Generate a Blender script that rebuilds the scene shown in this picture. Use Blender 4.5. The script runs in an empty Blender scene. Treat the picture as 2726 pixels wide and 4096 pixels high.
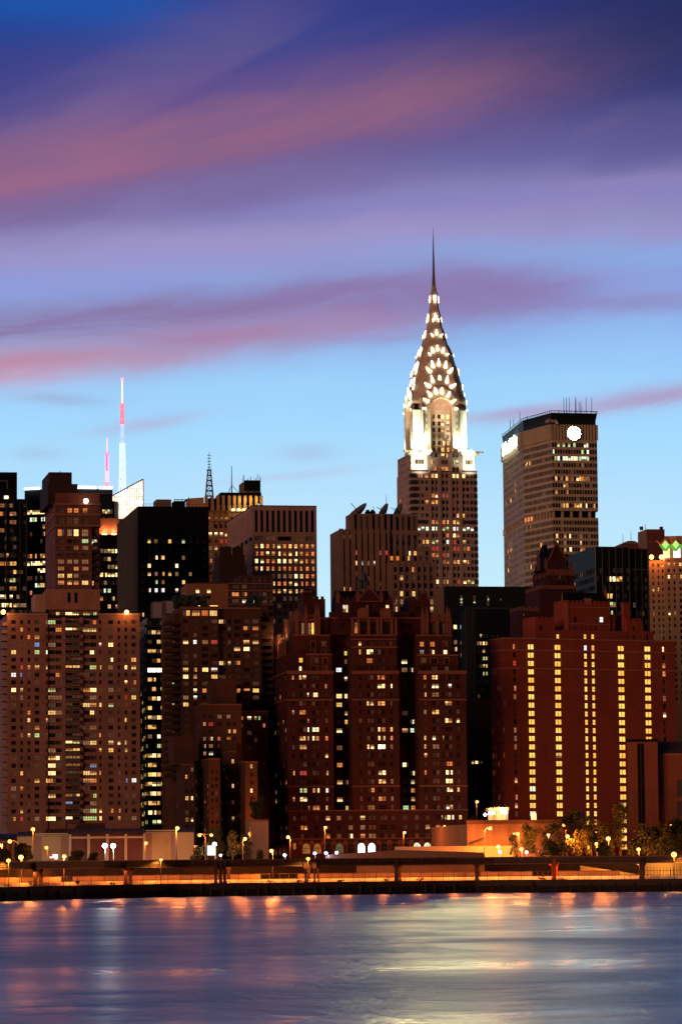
import bpy, math, random
import numpy as np
from mathutils import Matrix, Vector
S = bpy.context.scene
COL = S.collection
rad = math.radians

# ------------------------------------------------------------------ camera
F = 14000.0; CX = 1363.0; CY = 2048.0; H0 = 9.0          # focal length and centre in photo pixels
PITCH = math.atan((3440 - 2048) / F); ROLL = -0.009
cam_data = bpy.data.cameras.new('camera')
cam = bpy.data.objects.new('camera', cam_data); COL.objects.link(cam); S.camera = cam
cam_data.sensor_fit = 'VERTICAL'; cam_data.sensor_height = 24.0; cam_data.lens = F / 4096 * 24.0
cam_data.clip_start = 1.0; cam_data.clip_end = 30000
RM = Matrix.Rotation(math.pi / 2 + PITCH, 3, 'X') @ Matrix.Rotation(ROLL, 3, 'Z')
cam.matrix_world = Matrix.Translation((0, 0, H0)) @ RM.to_4x4()
RMI = RM.transposed()

# ------------------------------------------------------------------ exposure
S.view_settings.view_transform = 'Standard'; S.view_settings.look = 'None'
S.view_settings.exposure = 0.0; S.view_settings.gamma = 1.0
S.cycles.use_denoising = True
S.cycles.max_bounces = 5; S.cycles.diffuse_bounces = 2; S.cycles.glossy_bounces = 3
S.cycles.sample_clamp_indirect = 6.0; S.cycles.sample_clamp_direct = 0.0
S.cycles.caustics_reflective = False; S.cycles.caustics_refractive = False

def lin(r, g, b):
    f = lambda c: (c / 255 / 12.92) if c <= 10.3 else ((c / 255 + 0.055) / 1.055) ** 2.4
    return (f(r), f(g), f(b), 1.0)

# ------------------------------------------------------------------ node maths
class NT:
    def __init__(s, tree): s.t = tree
    def n(s, typ, **kw):
        x = s.t.nodes.new(typ)
        for k, v in kw.items(): setattr(x, k, v)
        return x
    def put(s, sock, v):
        if isinstance(v, E): s.t.links.new(v.s, sock)
        elif hasattr(v, 'links'): s.t.links.new(v, sock)
        else: sock.default_value = v
    def m(s, op, a, b=0.0, c=0.0, clamp=False):
        x = s.n('ShaderNodeMath', operation=op, use_clamp=clamp)
        s.put(x.inputs[0], a); s.put(x.inputs[1], b)
        if len(x.inputs) > 2: s.put(x.inputs[2], c)
        return E(s, x.outputs[0])
    def mix(s, f, a, b, blend='MIX'):
        x = s.n('ShaderNodeMix', data_type='RGBA', blend_type=blend)
        s.put(x.inputs[0], f); s.put(x.inputs[6], a); s.put(x.inputs[7], b)
        return x.outputs[2]
    def noise(s, vec, scale, detail=3.0, rough=.5, dist=0.0):
        x = s.n('ShaderNodeTexNoise'); s.put(x.inputs['Vector'], vec)
        x.inputs['Scale'].default_value = scale; x.inputs['Detail'].default_value = detail
        x.inputs['Roughness'].default_value = rough; x.inputs['Distortion'].default_value = dist
        return E(s, x.outputs['Fac'])
    def ramp(s, f, stops, interp='LINEAR'):
        x = s.n('ShaderNodeValToRGB'); cr = x.color_ramp; cr.interpolation = interp
        while len(cr.elements) < len(stops): cr.elements.new(0.5)
        for e, (p, c) in zip(cr.elements, stops): e.position = p; e.color = c
        s.put(x.inputs[0], f); return x.outputs[0]
    def xyz(s, x, y, z):
        c = s.n('ShaderNodeCombineXYZ'); s.put(c.inputs[0], x); s.put(c.inputs[1], y); s.put(c.inputs[2], z)
        return c.outputs[0]
class E:
    def __init__(s, t, sock): s.t = t; s.s = sock
    def __add__(s, o): return s.t.m('ADD', s, o)
    __radd__ = __add__
    def __sub__(s, o): return s.t.m('SUBTRACT', s, o)
    def __rsub__(s, o): return s.t.m('SUBTRACT', o, s)
    def __mul__(s, o): return s.t.m('MULTIPLY', s, o)
    __rmul__ = __mul__
    def __truediv__(s, o): return s.t.m('DIVIDE', s, o)
    def gauss(s): return s.t.m('EXPONENT', s.t.m('MULTIPLY', s.t.m('MULTIPLY', s, s), -1.0))
    def sstep(s, a, b):
        x = s.t.n('ShaderNodeMapRange', interpolation_type='SMOOTHSTEP'); s.t.put(x.inputs[0], s)
        x.inputs[1].default_value = a; x.inputs[2].default_value = b
        return E(s.t, x.outputs[0])
    def cl(s): return s.t.m('MAXIMUM', s.t.m('MINIMUM', s, 1.0), 0.0)

# ------------------------------------------------------------------ world: dusk sky seen to the west
W = bpy.data.worlds.new('World'); S.world = W; W.use_nodes = True
wt = NT(W.node_tree); W.node_tree.nodes.clear()
geo = wt.n('ShaderNodeTexCoord'); sep = wt.n('ShaderNodeSeparateXYZ')
W.node_tree.links.new(geo.outputs['Generated'], sep.inputs[0])
dx, dy, dz = (E(wt, sep.outputs[i]) for i in range(3))
hor = wt.m('SQRT', dx * dx + dy * dy)
az = wt.m('ARCTAN2', dx, dy)                       # 0 = straight west over the city
el = wt.m('ARCTAN2', dz, wt.m('MAXIMUM', hor, 1e-4))
ex = az * 8.053 ; ey = el * 8.053                  # thousandths of the old chart: x right, y up from the horizon
X = ex + 0.784 ; Yd = 1.979 - ey                   # chart coordinates (x 0..1.568, y 0..1.98 downwards)
n_big = wt.noise(wt.xyz(X * 0.9 + ey * 0.35, ey * 3.0 + X * -1.0, 0.3), 1.6, 4, .5, .3)
n_fin = wt.noise(wt.xyz(X * 1.1 - Yd * .3, (Yd + X * .30) * 7.0 + (n_big - .5) * 1.5, 1.7), 1.9, 8, .60, .55)
n_low = wt.noise(wt.xyz(X * 1.0, (Yd + X * .09) * 8.0 + (n_big - .5) * 1.6, 4.7), 1.8, 8, .60, .6)
n_mid = wt.noise(wt.xyz(X * 1.1, Yd * 4.5 + X * 0.4, 7.7), 2.4, 5, .55, .4)
Yw = Yd + (n_big - .5) * 0.09 + (n_mid - .5) * 0.035
base = wt.ramp(Yw / 2.0, [(0.0, lin(26, 54, 136)), (0.09, lin(54, 68, 138)), (0.16, lin(84, 84, 150)), (0.22, lin(134, 128, 182)),
     (0.275, lin(154, 150, 202)), (0.33, lin(142, 160, 222)), (0.385, lin(146, 186, 240)), (0.44, lin(158, 208, 252)),
     (0.50, lin(166, 218, 254)), (0.58, lin(184, 226, 254)), (0.70, lin(200, 238, 252)), (0.99, lin(214, 236, 240))])
colr = base
def band(colr, a, b, c, w, rgb, amt, xm=None, nz=None, wob=.06):
    """a soft cloud streak along y = a + b x + c x^2"""
    line = X * (X * c + b) + a
    d = (Yd - line + (n_mid - .5) * wob + (n_big - .5) * wob)
    f = (d / w).gauss() * amt
    if nz is not None: f = f * nz
    if xm is not None:
        if xm[0] is not None: f = f * X.sstep(*xm[0])
        if xm[1] is not None: f = f * (1.0 - X.sstep(*xm[1]))
    return wt.mix(f.cl(), colr, lin(*rgb))
def band2(colr, a, b, c, wu, wd, rgb, amt, xm=None, nz=None, wob=.06):
    """the same with a different softness above (wu) and below (wd) the line"""
    line = X * (X * c + b) + a
    d = (Yd - line + (n_mid - .5) * wob + (n_big - .5) * wob)
    f = ((wt.m('MINIMUM', d, 0.0) / wu).gauss() * (wt.m('MAXIMUM', d, 0.0) / wd).gauss()) * amt
    if nz is not None: f = f * nz
    if xm is not None:
        if xm[0] is not None: f = f * X.sstep(*xm[0])
        if xm[1] is not None: f = f * (1.0 - X.sstep(*xm[1]))
    return wt.mix(f.cl(), colr, lin(*rgb))
def blob(colr, cx, cy, wx, wy, rgb, amt, sl=0.0):
    u = (X - cx + (n_mid - .5) * .08) / wx; v = (Yd - cy - (X - cx) * sl + (n_fin - .5) * .04 + (n_mid - .5) * .03) / wy
    return wt.mix((u.gauss() * v.gauss() * amt).cl(), colr, lin(*rgb))
nzf = (n_fin - .5) * 1.5 + 1.0
nzl = (n_low - .5) * 1.5 + 1.0
# top left clear blue, top right indigo
colr = band(colr, -0.02, 0.05, 0, .10, (32, 88, 176), .85, (None, (.25, .75)), wob=.05)
colr = band(colr, 0.02, 0, 0, .16, (30, 44, 102), .8, ((.8, 1.6), None), wob=.05)
colr = band2(colr, .24, -.10, 0, .12, .10, (66, 66, 140), .7, (None, (.0, .5)))
colr = band(colr, .02, .06, 0, .07, (48, 66, 150), .7, ((.35, .7), (1.0, 1.5)))
# mauve veil with a fine lower edge, rising to the right
colr = band2(colr, .405, -.46, -.03, .13, .020, (124, 100, 148), .80, (None, (.5, 1.0)), nzf, .03)
colr = band2(colr, .235, -.24, 0, .09, .09, (78, 80, 146), .6, ((.2, .5), (.9, 1.3)), nzf)
colr = band(colr, .31, -.20, .0, .05, (92, 74, 146), .6, ((.2, .5), (1.0, 1.5)), wob=.04)
# the large rose band
colr = band2(colr, .445, -.235, .0, .10, .12, (100, 88, 144), .75, None, nzf)
colr = band2(colr, .415, -.18, .0, .095, .085, (146, 100, 134), .88, (None, (1.05, 1.65)), nzf)
colr = band2(colr, .46, -.30, .0, .06, .05, (158, 106, 140), .6, (None, (.15, .5)), nzf)
colr = band2(colr, .515, -.11, .0, .05, .035, (116, 98, 152), .45, (None, (.7, 1.2)), nzf)
colr = band2(colr, .36, -.03, .0, .06, .05, (118, 104, 160), .6, ((.8, 1.3), None), nzf)
colr = blob(colr, 1.60, .02, .66, .26, (36, 44, 90), .94, .05)
colr = blob(colr, .95, .0, .45, .09, (44, 58, 136), .6, .05)
# lavender sheets
colr = band(colr, .60, -.10, .0, .045, (166, 146, 196), .35, None, nzl)
colr = band(colr, .50, -.03, .0, .03, (132, 128, 192), .5, ((.2, .7), None), nzf)
colr = band(colr, .60, .0, .0, .035, (136, 172, 228), .8, ((.7, 1.3), None), nzl)
colr = band(colr, .66, -.02, .0, .022, (140, 172, 228), .6, ((.35, .6), (.8, 1.0)), nzl)
# lower rose-grey bank
colr = band2(colr, .740, -.07, .0, .048, .085, (138, 118, 166), .82, (None, (1.0, 1.45)), nzl)
colr = band2(colr, .70, -.03, .0, .04, .05, (142, 120, 172), .75, ((.5, .8), (1.2, 1.5)), nzl)
colr = band2(colr, .845, -.07, .0, .05, .035, (190, 132, 158), .80, (None, (.0, .9)), nzl)
colr = band2(colr, .80, -.06, .0, .035, .03, (172, 128, 166), .7, ((.2, .5), (.8, 1.1)), nzl)
colr = band(colr, .665, .03, .0, .028, (142, 128, 182), .5, ((.9, 1.2), (1.5, 1.9)), nzl)
# small low wisps
colr = blob(colr, 1.22, .962, .16, .018, (178, 158, 196), .75, -.10)
colr = blob(colr, 1.52, .925, .22, .024, (176, 152, 192), .85, -.14)
colr = blob(colr, .34, .975, .13, .020, (178, 178, 214), .6, -.15)
colr = blob(colr, .13, .920, .10, .014, (158, 168, 204), .55, .05)
colr = blob(colr, .09, 1.050, .06, .018, (166, 192, 222), .5, 0)
colr = blob(colr, .71, 1.040, .07, .020, (168, 190, 224), .55, 0)
colr = blob(colr, .68, 1.095, .16, .012, (184, 192, 224), .45, -.10)
colr = blob(colr, .02, .87, .16, .030, (206, 140, 166), .55, -.05)
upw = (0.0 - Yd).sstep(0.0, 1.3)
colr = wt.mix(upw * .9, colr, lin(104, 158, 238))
# darker away from the afterglow: overhead and over the east behind the viewer
west = dy.sstep(0.05, 0.92); low = 1.0 - dz.sstep(.45, 1.0) * .85
east_col = wt.ramp(dz.sstep(0.0, .9), [(0, lin(30, 22, 26)), (.4, lin(14, 15, 26)), (1, lin(20, 26, 52))])
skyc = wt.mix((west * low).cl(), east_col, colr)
below = dz.sstep(-.03, -.002)
skyc = wt.mix(below, lin(14, 13, 16), skyc)
bg = wt.n('ShaderNodeBackground'); bg.inputs[1].default_value = 1.0
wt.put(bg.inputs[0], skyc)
wo = wt.n('ShaderNodeOutputWorld'); W.node_tree.links.new(bg.outputs[0], wo.inputs[0])

# added sun lamp standing in for the warm city glow behind the viewer
sd = bpy.data.lights.new('sun', 'SUN'); sd.energy = .80; sd.color = (1.0, .50, .32); sd.angle = rad(25)
sun = bpy.data.objects.new('sun', sd); COL.objects.link(sun)
sun.rotation_euler = (rad(80), 0, rad(-38))

# ------------------------------------------------------------------ pixel <-> world
def ray(x, y): return RM @ Vector(((x - CX) / F, (CY - y) / F, -1.0))
def P(x, y, Y):
    d = ray(x, y); k = Y / d.y
    return Vector((d.x * k, Y, H0 + d.z * k))
def proj(p):
    q = RMI @ (Vector(p) - Vector((0, 0, H0)))
    return (CX - q.x / q.z * F, CY + q.y / q.z * F)
CR = {'A': (0, 1850, 2.24), 'B': (650, 1850, 2.24), 'C': (1250, 1950, 2.24), 'D': (1550, 880, 2.265), 'E': (1950, 1550, 2.0206),
      'F': (0, 2350, 2.24), 'G': (0, 2900, 2.24), 'H': (550, 2350, 2.24), 'I': (550, 2900, 2.24), 'J': (1050, 2350, 1.8447),
      'K': (1050, 2900, 1.8447), 'L': (1800, 2350, 1.6933), 'M': (1800, 2900, 1.6933), 'N': (0, 0, 1.0),
      'Q': (0, 1450, 2.24), 'R': (0, 3280, 4.48), 'T': (700, 3280, 3.92), 'U': (1850, 3200, 3.4844), 'V': (2250, 3200, 3.2941)}
def c(k, x, y=0):
    a, b, s = CR[k]; return (a + x / s, b + y / s)
def cx(k, x): return c(k, x)[0]
def cy(k, y): return c(k, 0, y)[1]

# ------------------------------------------------------------------ materials
MATS = {}
def mat_base(name):
    m = bpy.data.materials.new(name); m.use_nodes = True; t = NT(m.node_tree)
    return m, t, m.node_tree.nodes['Principled BSDF']
def wallmat(name, rgb, var=.22, rough=.85, scale=.12, grain=2.5, streak=.25, metal=0.0, blocks=None):
    if name in MATS: return MATS[name]
    m, t, b = mat_base(name)
    co = t.n('ShaderNodeTexCoord').outputs['Object']
    sp = t.n('ShaderNodeSeparateXYZ'); m.node_tree.links.new(co, sp.inputs[0])
    x, y, z = (E(t, sp.outputs[i]) for i in range(3))
    n1 = t.noise(co, scale, 4); n2 = t.noise(co, grain, 3, .6)
    n3 = t.noise(t.xyz((x + y) * 1.0, z * 0.04, 0.0), .8, 3)
    f = (n1 - .5) * var * 2 + (n2 - .5) * var * 1.4 + (n3 - .5) * streak + 1.0
    if blocks:
        br = t.n('ShaderNodeTexBrick'); t.put(br.inputs['Vector'], t.xyz(x + y, z, 0.0))
        br.inputs['Scale'].default_value = 1.0; br.inputs['Brick Width'].default_value = blocks[0]; br.inputs['Row Height'].default_value = blocks[1]
        br.inputs['Mortar Size'].default_value = .04; br.inputs['Color1'].default_value = (1, 1, 1, 1); br.inputs['Color2'].default_value = (.8, .8, .8, 1)
        br.inputs['Mortar'].default_value = (.6, .6, .6, 1)
        f = f * E(t, br.outputs['Color'])
    g = t.n('ShaderNodeMix', data_type='RGBA', blend_type='MULTIPLY'); g.inputs[0].default_value = 1.0
    g.inputs[6].default_value = (*rgb, 1); t.put(g.inputs[7], f)
    m.node_tree.links.new(g.outputs[2], b.inputs['Base Color'])
    b.inputs['Roughness'].default_value = rough; b.inputs['Metallic'].default_value = metal; b.inputs['Specular IOR Level'].default_value = .12 if not metal else .5
    bp = t.n('ShaderNodeBump'); bp.inputs['Strength'].default_value = .35; bp.inputs['Distance'].default_value = .15
    t.put(bp.inputs['Height'], n2); m.node_tree.links.new(bp.outputs[0], b.inputs['Normal'])
    MATS[name] = m; return m
def emat(name, rgb, s, var=.0, frame=True):
    """a lamp, lit sign or lit window: curtains and furniture vary it inside each pane"""
    if name in MATS: return MATS[name]
    m, t, b = mat_base(name)
    b.inputs['Base Color'].default_value = (.03, .03, .03, 1); b.inputs['Roughness'].default_value = .4
    b.inputs['Emission Color'].default_value = (*rgb, 1)
    if var:
        tc = t.n('ShaderNodeTexCoord'); oi = t.n('ShaderNodeObjectInfo')
        ge = t.n('ShaderNodeNewGeometry')
        sp = t.n('ShaderNodeSeparateXYZ'); m.node_tree.links.new(ge.outputs['Position'], sp.inputs[0])
        x, y, z = (E(t, sp.outputs[i]) for i in range(3))
        n = t.noise(t.xyz((x + y) * 1.3, z * .35, 0.0), 1.0, 2, .7).sstep(.34, .62)
        n2 = t.noise(t.xyz(x * .9, y * .9, z * 1.0), .8, 3, .6).sstep(.30, .66)
        k = (n * .6 + n2 * .5 + .25)
        lo = 1.0 - var
        t.put(b.inputs['Emission Strength'], (k * var + lo) * s)
        hue = t.noise(t.xyz(x * .3, y * .3, z * .33), 1.0, 1).sstep(.3, .7)
        t.put(b.inputs['Emission Color'], t.mix(hue, (rgb[0], rgb[1] * .72, rgb[2] * .55, 1), (rgb[0], min(1, rgb[1] * 1.12), min(1, rgb[2] * 1.35), 1)))
    else:
        b.inputs['Emission Strength'].default_value = s
    MATS[name] = m; return m
def plain(name, rgb, rough=.5, metal=0.0, spec=.5):
    if name in MATS: return MATS[name]
    m, t, b = mat_base(name)
    co = t.n('ShaderNodeTexCoord').outputs['Object']
    n = t.noise(co, 1.3, 3)
    t.put(b.inputs['Base Color'], t.mix(n, (rgb[0] * .8, rgb[1] * .8, rgb[2] * .8, 1), (*[min(1, v * 1.2) for v in rgb], 1)))
    b.inputs['Roughness'].default_value = rough; b.inputs['Metallic'].default_value = metal
    b.inputs['Specular IOR Level'].default_value = spec
    MATS[name] = m; return m

LIT = {
 'y': emat('window_light_yellow', (1, .60, .17), 1.15, .8),
 'Y': emat('window_light_gold', (1, .60, .10), 1.35, .35),
 'o': emat('window_light_orange', (1, .34, .08), .85, .7),
 'w': emat('window_light_warm_white', (1, .72, .30), 2.3, .65),
 'b': emat('window_light_cool_white', (.80, .86, 1.0), 1.5, .5),
 'B': emat('window_light_blue', (.25, .40, 1.0), .8, .5),
 'r': emat('window_light_red', (1, .10, .07), .5, .5),
 'd': emat('window_light_dim', (1, .52, .22), .26, .8),
 'k': emat('window_light_faint', (1, .50, .26), .075, .8),
 'g': emat('window_light_green', (.62, .95, .35), .9, .6),
 'G': emat('window_light_pale_green', (.70, .95, .70), 1.6, .6),
 'H': emat('window_light_glare', (1, .92, .62), 8.0, .4),
}
GL = {
 'dark': plain('window_glass_dark', (.012, .013, .017), .2, 0, .03),
 'blind': plain('window_blind_grey', (.10, .085, .08), .6),
 'curtain': plain('window_curtain_pale', (.22, .18, .16), .8),
 'blue': plain('window_glass_blue', (.10, .105, .12), .4, 0, .03),
}
FR = plain('window_frame_brown', (.06, .045, .04), .6)
FRL = plain('window_frame_pale', (.25, .20, .17), .6)
BLACK = plain('black_metal', (.015, .015, .017), .5)
LITNAME = {'y': 'lit window with yellow light', 'Y': 'lit window with golden light', 'o': 'lit window with orange light', 'w': 'bright lit window with warm white light',
           'b': 'lit window with cool white light', 'B': 'window with blue light', 'r': 'window with red light', 'd': 'dimly lit window', 'g': 'lit window with greenish light',
           'G': 'lit window with pale green light', 'H': 'very bright window with glaring light', 'k': 'faintly lit window'}

# ------------------------------------------------------------------ mesh builder
class MB:
    def __init__(s): s.v = []; s.f = []; s.mi = []
    def face(s, pts, mi=0):
        k = len(s.v); s.v += [tuple(p) for p in pts]; s.f.append(tuple(range(k, k + len(pts)))); s.mi.append(mi)
    def box(s, x0, x1, y0, y1, z0, z1, mi=0):
        if x1 < x0: x0, x1 = x1, x0
        if y1 < y0: y0, y1 = y1, y0
        if z1 < z0: z0, z1 = z1, z0
        k = len(s.v)
        s.v += [(x, y, z) for z in (z0, z1) for (x, y) in ((x0, y0), (x1, y0), (x1, y1), (x0, y1))]
        for f in ((3, 2, 1, 0), (4, 5, 6, 7), (0, 1, 5, 4), (1, 2, 6, 5), (2, 3, 7, 6), (3, 0, 4, 7)):
            s.f.append(tuple(k + i for i in f)); s.mi.append(mi)
        return s
    def prism(s, poly, z0, z1, mi=0, top=None, off=(0, 0)):
        """poly counter-clockwise seen from above; top = other polygon for the top"""
        top = top or poly; n = len(poly); k = len(s.v)
        s.v += [(x, y, z0) for x, y in poly] + [(x, y, z1) for x, y in top]
        for i in range(n):
            j = (i + 1) % n; s.f.append((k + i, k + j, k + n + j, k + n + i)); s.mi.append(mi)
        s.f.append(tuple(k + n + i for i in range(n))); s.mi.append(mi)
        s.f.append(tuple(k + i for i in reversed(range(n)))); s.mi.append(mi)
        return s
    def tube(s, p0, p1, r0, r1=None, n=6, mi=0):
        r1 = r0 if r1 is None else r1
        p0, p1 = Vector(p0), Vector(p1); d = (p1 - p0).normalized()
        a = d.cross(Vector((0, 0, 1)) if abs(d.z) < .9 else Vector((1, 0, 0))).normalized(); b = d.cross(a)
        k = len(s.v)
        for p, r in ((p0, r0), (p1, r1)):
            for i in range(n):
                t = 2 * math.pi * i / n; s.v.append(tuple(p + a * (r * math.cos(t)) + b * (r * math.sin(t))))
        for i in range(n):
            j = (i + 1) % n; s.f.append((k + i, k + n + i, k + n + j, k + j)); s.mi.append(mi)
        s.f.append(tuple(k + i for i in range(n))); s.mi.append(mi)
        s.f.append(tuple(k + n + i for i in reversed(range(n)))); s.mi.append(mi)
        return s
    def extr(s, outline, y0, y1, mi=0):
        """outline of (x, z) points, extruded along y"""
        n = len(outline); k = len(s.v)
        s.v += [(x, y0, z) for x, z in outline] + [(x, y1, z) for x, z in outline]
        for i in range(n):
            j = (i + 1) % n; s.f.append((k + i, k + j, k + n + j, k + n + i)); s.mi.append(mi)
        s.f.append(tuple(k + n + i for i in range(n))); s.mi.append(mi)
        s.f.append(tuple(k + i for i in reversed(range(n)))); s.mi.append(mi)
        return s
    def ball(s, p, r, n=8, m=5, mi=0, sq=1.0):
        k = len(s.v)
        for i in range(m + 1):
            a = math.pi * i / m
            for j in range(n):
                b = 2 * math.pi * j / n
                s.v.append((p[0] + r * math.sin(a) * math.cos(b), p[1] + r * math.sin(a) * math.sin(b), p[2] + r * sq * math.cos(a)))
        for i in range(m):
            for j in range(n):
                jj = (j + 1) % n
                s.f.append((k + i * n + j, k + (i + 1) * n + j, k + (i + 1) * n + jj, k + i * n + jj)); s.mi.append(mi)
        return s
    def mesh(s, name, mats):
        me = bpy.data.meshes.new(name); me.from_pydata(s.v, [], s.f); me.update()
        for m in mats: me.materials.append(m)
        if len(mats) > 1: me.polygons.foreach_set('material_index', s.mi)
        return me
    def pieces(s):
        """the mesh split into its separate solids (groups of faces whose boxes touch)"""
        par = {}
        def find(a):
            while par[a] != a: par[a] = par[par[a]]; a = par[a]
            return a
        for i in range(len(s.v)): par[i] = i
        for f in s.f:
            for j in f[1:]: par[find(j)] = find(f[0])
        comp = {}
        for i, f in enumerate(s.f): comp.setdefault(find(f[0]), []).append(i)
        bx = []
        for fs in comp.values():
            vs = np.array([s.v[j] for i in fs for j in s.f[i]]); bx.append([vs.min(0) - .06, vs.max(0) + .06, list(fs)])
        ch = True
        while ch:
            ch = False; out = []
            for b in bx:
                for o in out:
                    if (b[0] <= o[1]).all() and (o[0] <= b[1]).all():
                        o[0] = np.minimum(o[0], b[0]); o[1] = np.maximum(o[1], b[1]); o[2] += b[2]; ch = True; break
                else: out.append(b)
            bx = out
        res = []
        for b in bx:
            m = MB()
            for i in b[2]: m.face([s.v[j] for j in s.f[i]], s.mi[i])
            res.append((float(np.prod(b[1] - b[0])), m))
        res.sort(key=lambda r: -r[0]); return [m for _, m in res]
    def build_split(s, name, mats, parent=None, maxn=60):
        ps = s.pieces(); o = None
        for m in ps[:maxn]: o = m.build(name, mats, parent)
        if len(ps) > maxn:
            r = MB()
            for m in ps[maxn:]:
                for i, f in enumerate(m.f): r.face([m.v[j] for j in f], m.mi[i])
            o = r.build(name, mats, parent); o['kind'] = 'stuff'
        return o
    def build(s, name, mats, parent=None, loc=(0, 0, 0), smooth=False):
        if not isinstance(mats, (list, tuple)): mats = [mats]
        o = bpy.data.objects.new(name, s.mesh(name, mats)); COL.objects.link(o); o.location = loc
        if parent: o.parent = parent
        if smooth: o.data.polygons.foreach_set('use_smooth', [True] * len(o.data.polygons))
        return o
def tag(o, label=None, cat=None, group=None, kind=None):
    if label: o['label'] = label
    if cat: o['category'] = cat
    if group: o['group'] = group
    if kind: o['kind'] = kind
    return o
def empty(name, loc, rz=0.0):
    o = bpy.data.objects.new(name, None); COL.objects.link(o); o.location = loc; o.rotation_euler = (0, 0, rz); o.empty_display_size = 2
    return o

# ------------------------------------------------------------------ buildings
def hit2(o, d, x, y):
    """where the sight line through photo pixel (x, y) crosses the vertical plane o + t d; returns t, z"""
    r = ray(x, y); den = r.x * d[1] - r.y * d[0]
    # r*k = o + t d
    t = (r.y * o[0] - r.x * o[1]) / den
    k = (o[0] * d[1] - o[1] * d[0]) / den
    return t, H0 + r.z * k
WINM = {}
def win_mesh(w, h, kind, var=0):
    w = round(w, 2); h = round(h, 2); key = (w, h, kind, var)
    if key in WINM: return WINM[key]
    b = MB(); R_ = lambda x0, x1, z0, z1, mi: b.face([(x0, 0, z0), (x1, 0, z0), (x1, 0, z1), (x0, 0, z1)], mi)
    a_, d_ = w / 2, h / 2
    if var == 0: R_(-a_, a_, -d_, d_, 0)
    elif var == 1: R_(-a_, a_, -d_, d_ * .15, 0); R_(-a_, a_, d_ * .15, d_, 2)
    elif var == 2: R_(-a_, 0, -d_, d_, 2); R_(0, a_, -d_, d_, 0)
    elif var == 3: R_(-a_, a_, -d_, -d_ * .1, 2); R_(-a_, a_, -d_ * .1, d_, 0)
    else: R_(-a_, a_ * .25, -d_, d_, 0); R_(a_ * .25, a_, -d_, d_, 2)
    nv, rail = kind
    t = .05 if w < 2 else .08
    for i in range(nv):
        x = -w / 2 + w * (i + 1) / (nv + 1); b.box(x - t, x + t, -.07, -.01, -h / 2, h / 2, 1)
    if rail: b.box(-w / 2, w / 2, -.06, -.012, -.05, .05, 1)
    me = b.mesh('window', [GL['dark'], FR, LIT['k'] if var in (2, 4) else LIT['d']]); WINM[key] = me; return me
rng = random.Random(7)
SPLIT = {'pinnacle', 'stone_dormer', 'corner_band', 'stone_band', 'string_course', 'vertical_pier', 'pier', 'shaft_pier', 'battlement', 'turret', 'recessed_column', 'dormer', 'corner_pier', 'finial', 'upper_tier', 'groove', 'louvre_panel', 'cornice', 'roof_vent', 'coping'}
ALLB = []
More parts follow.
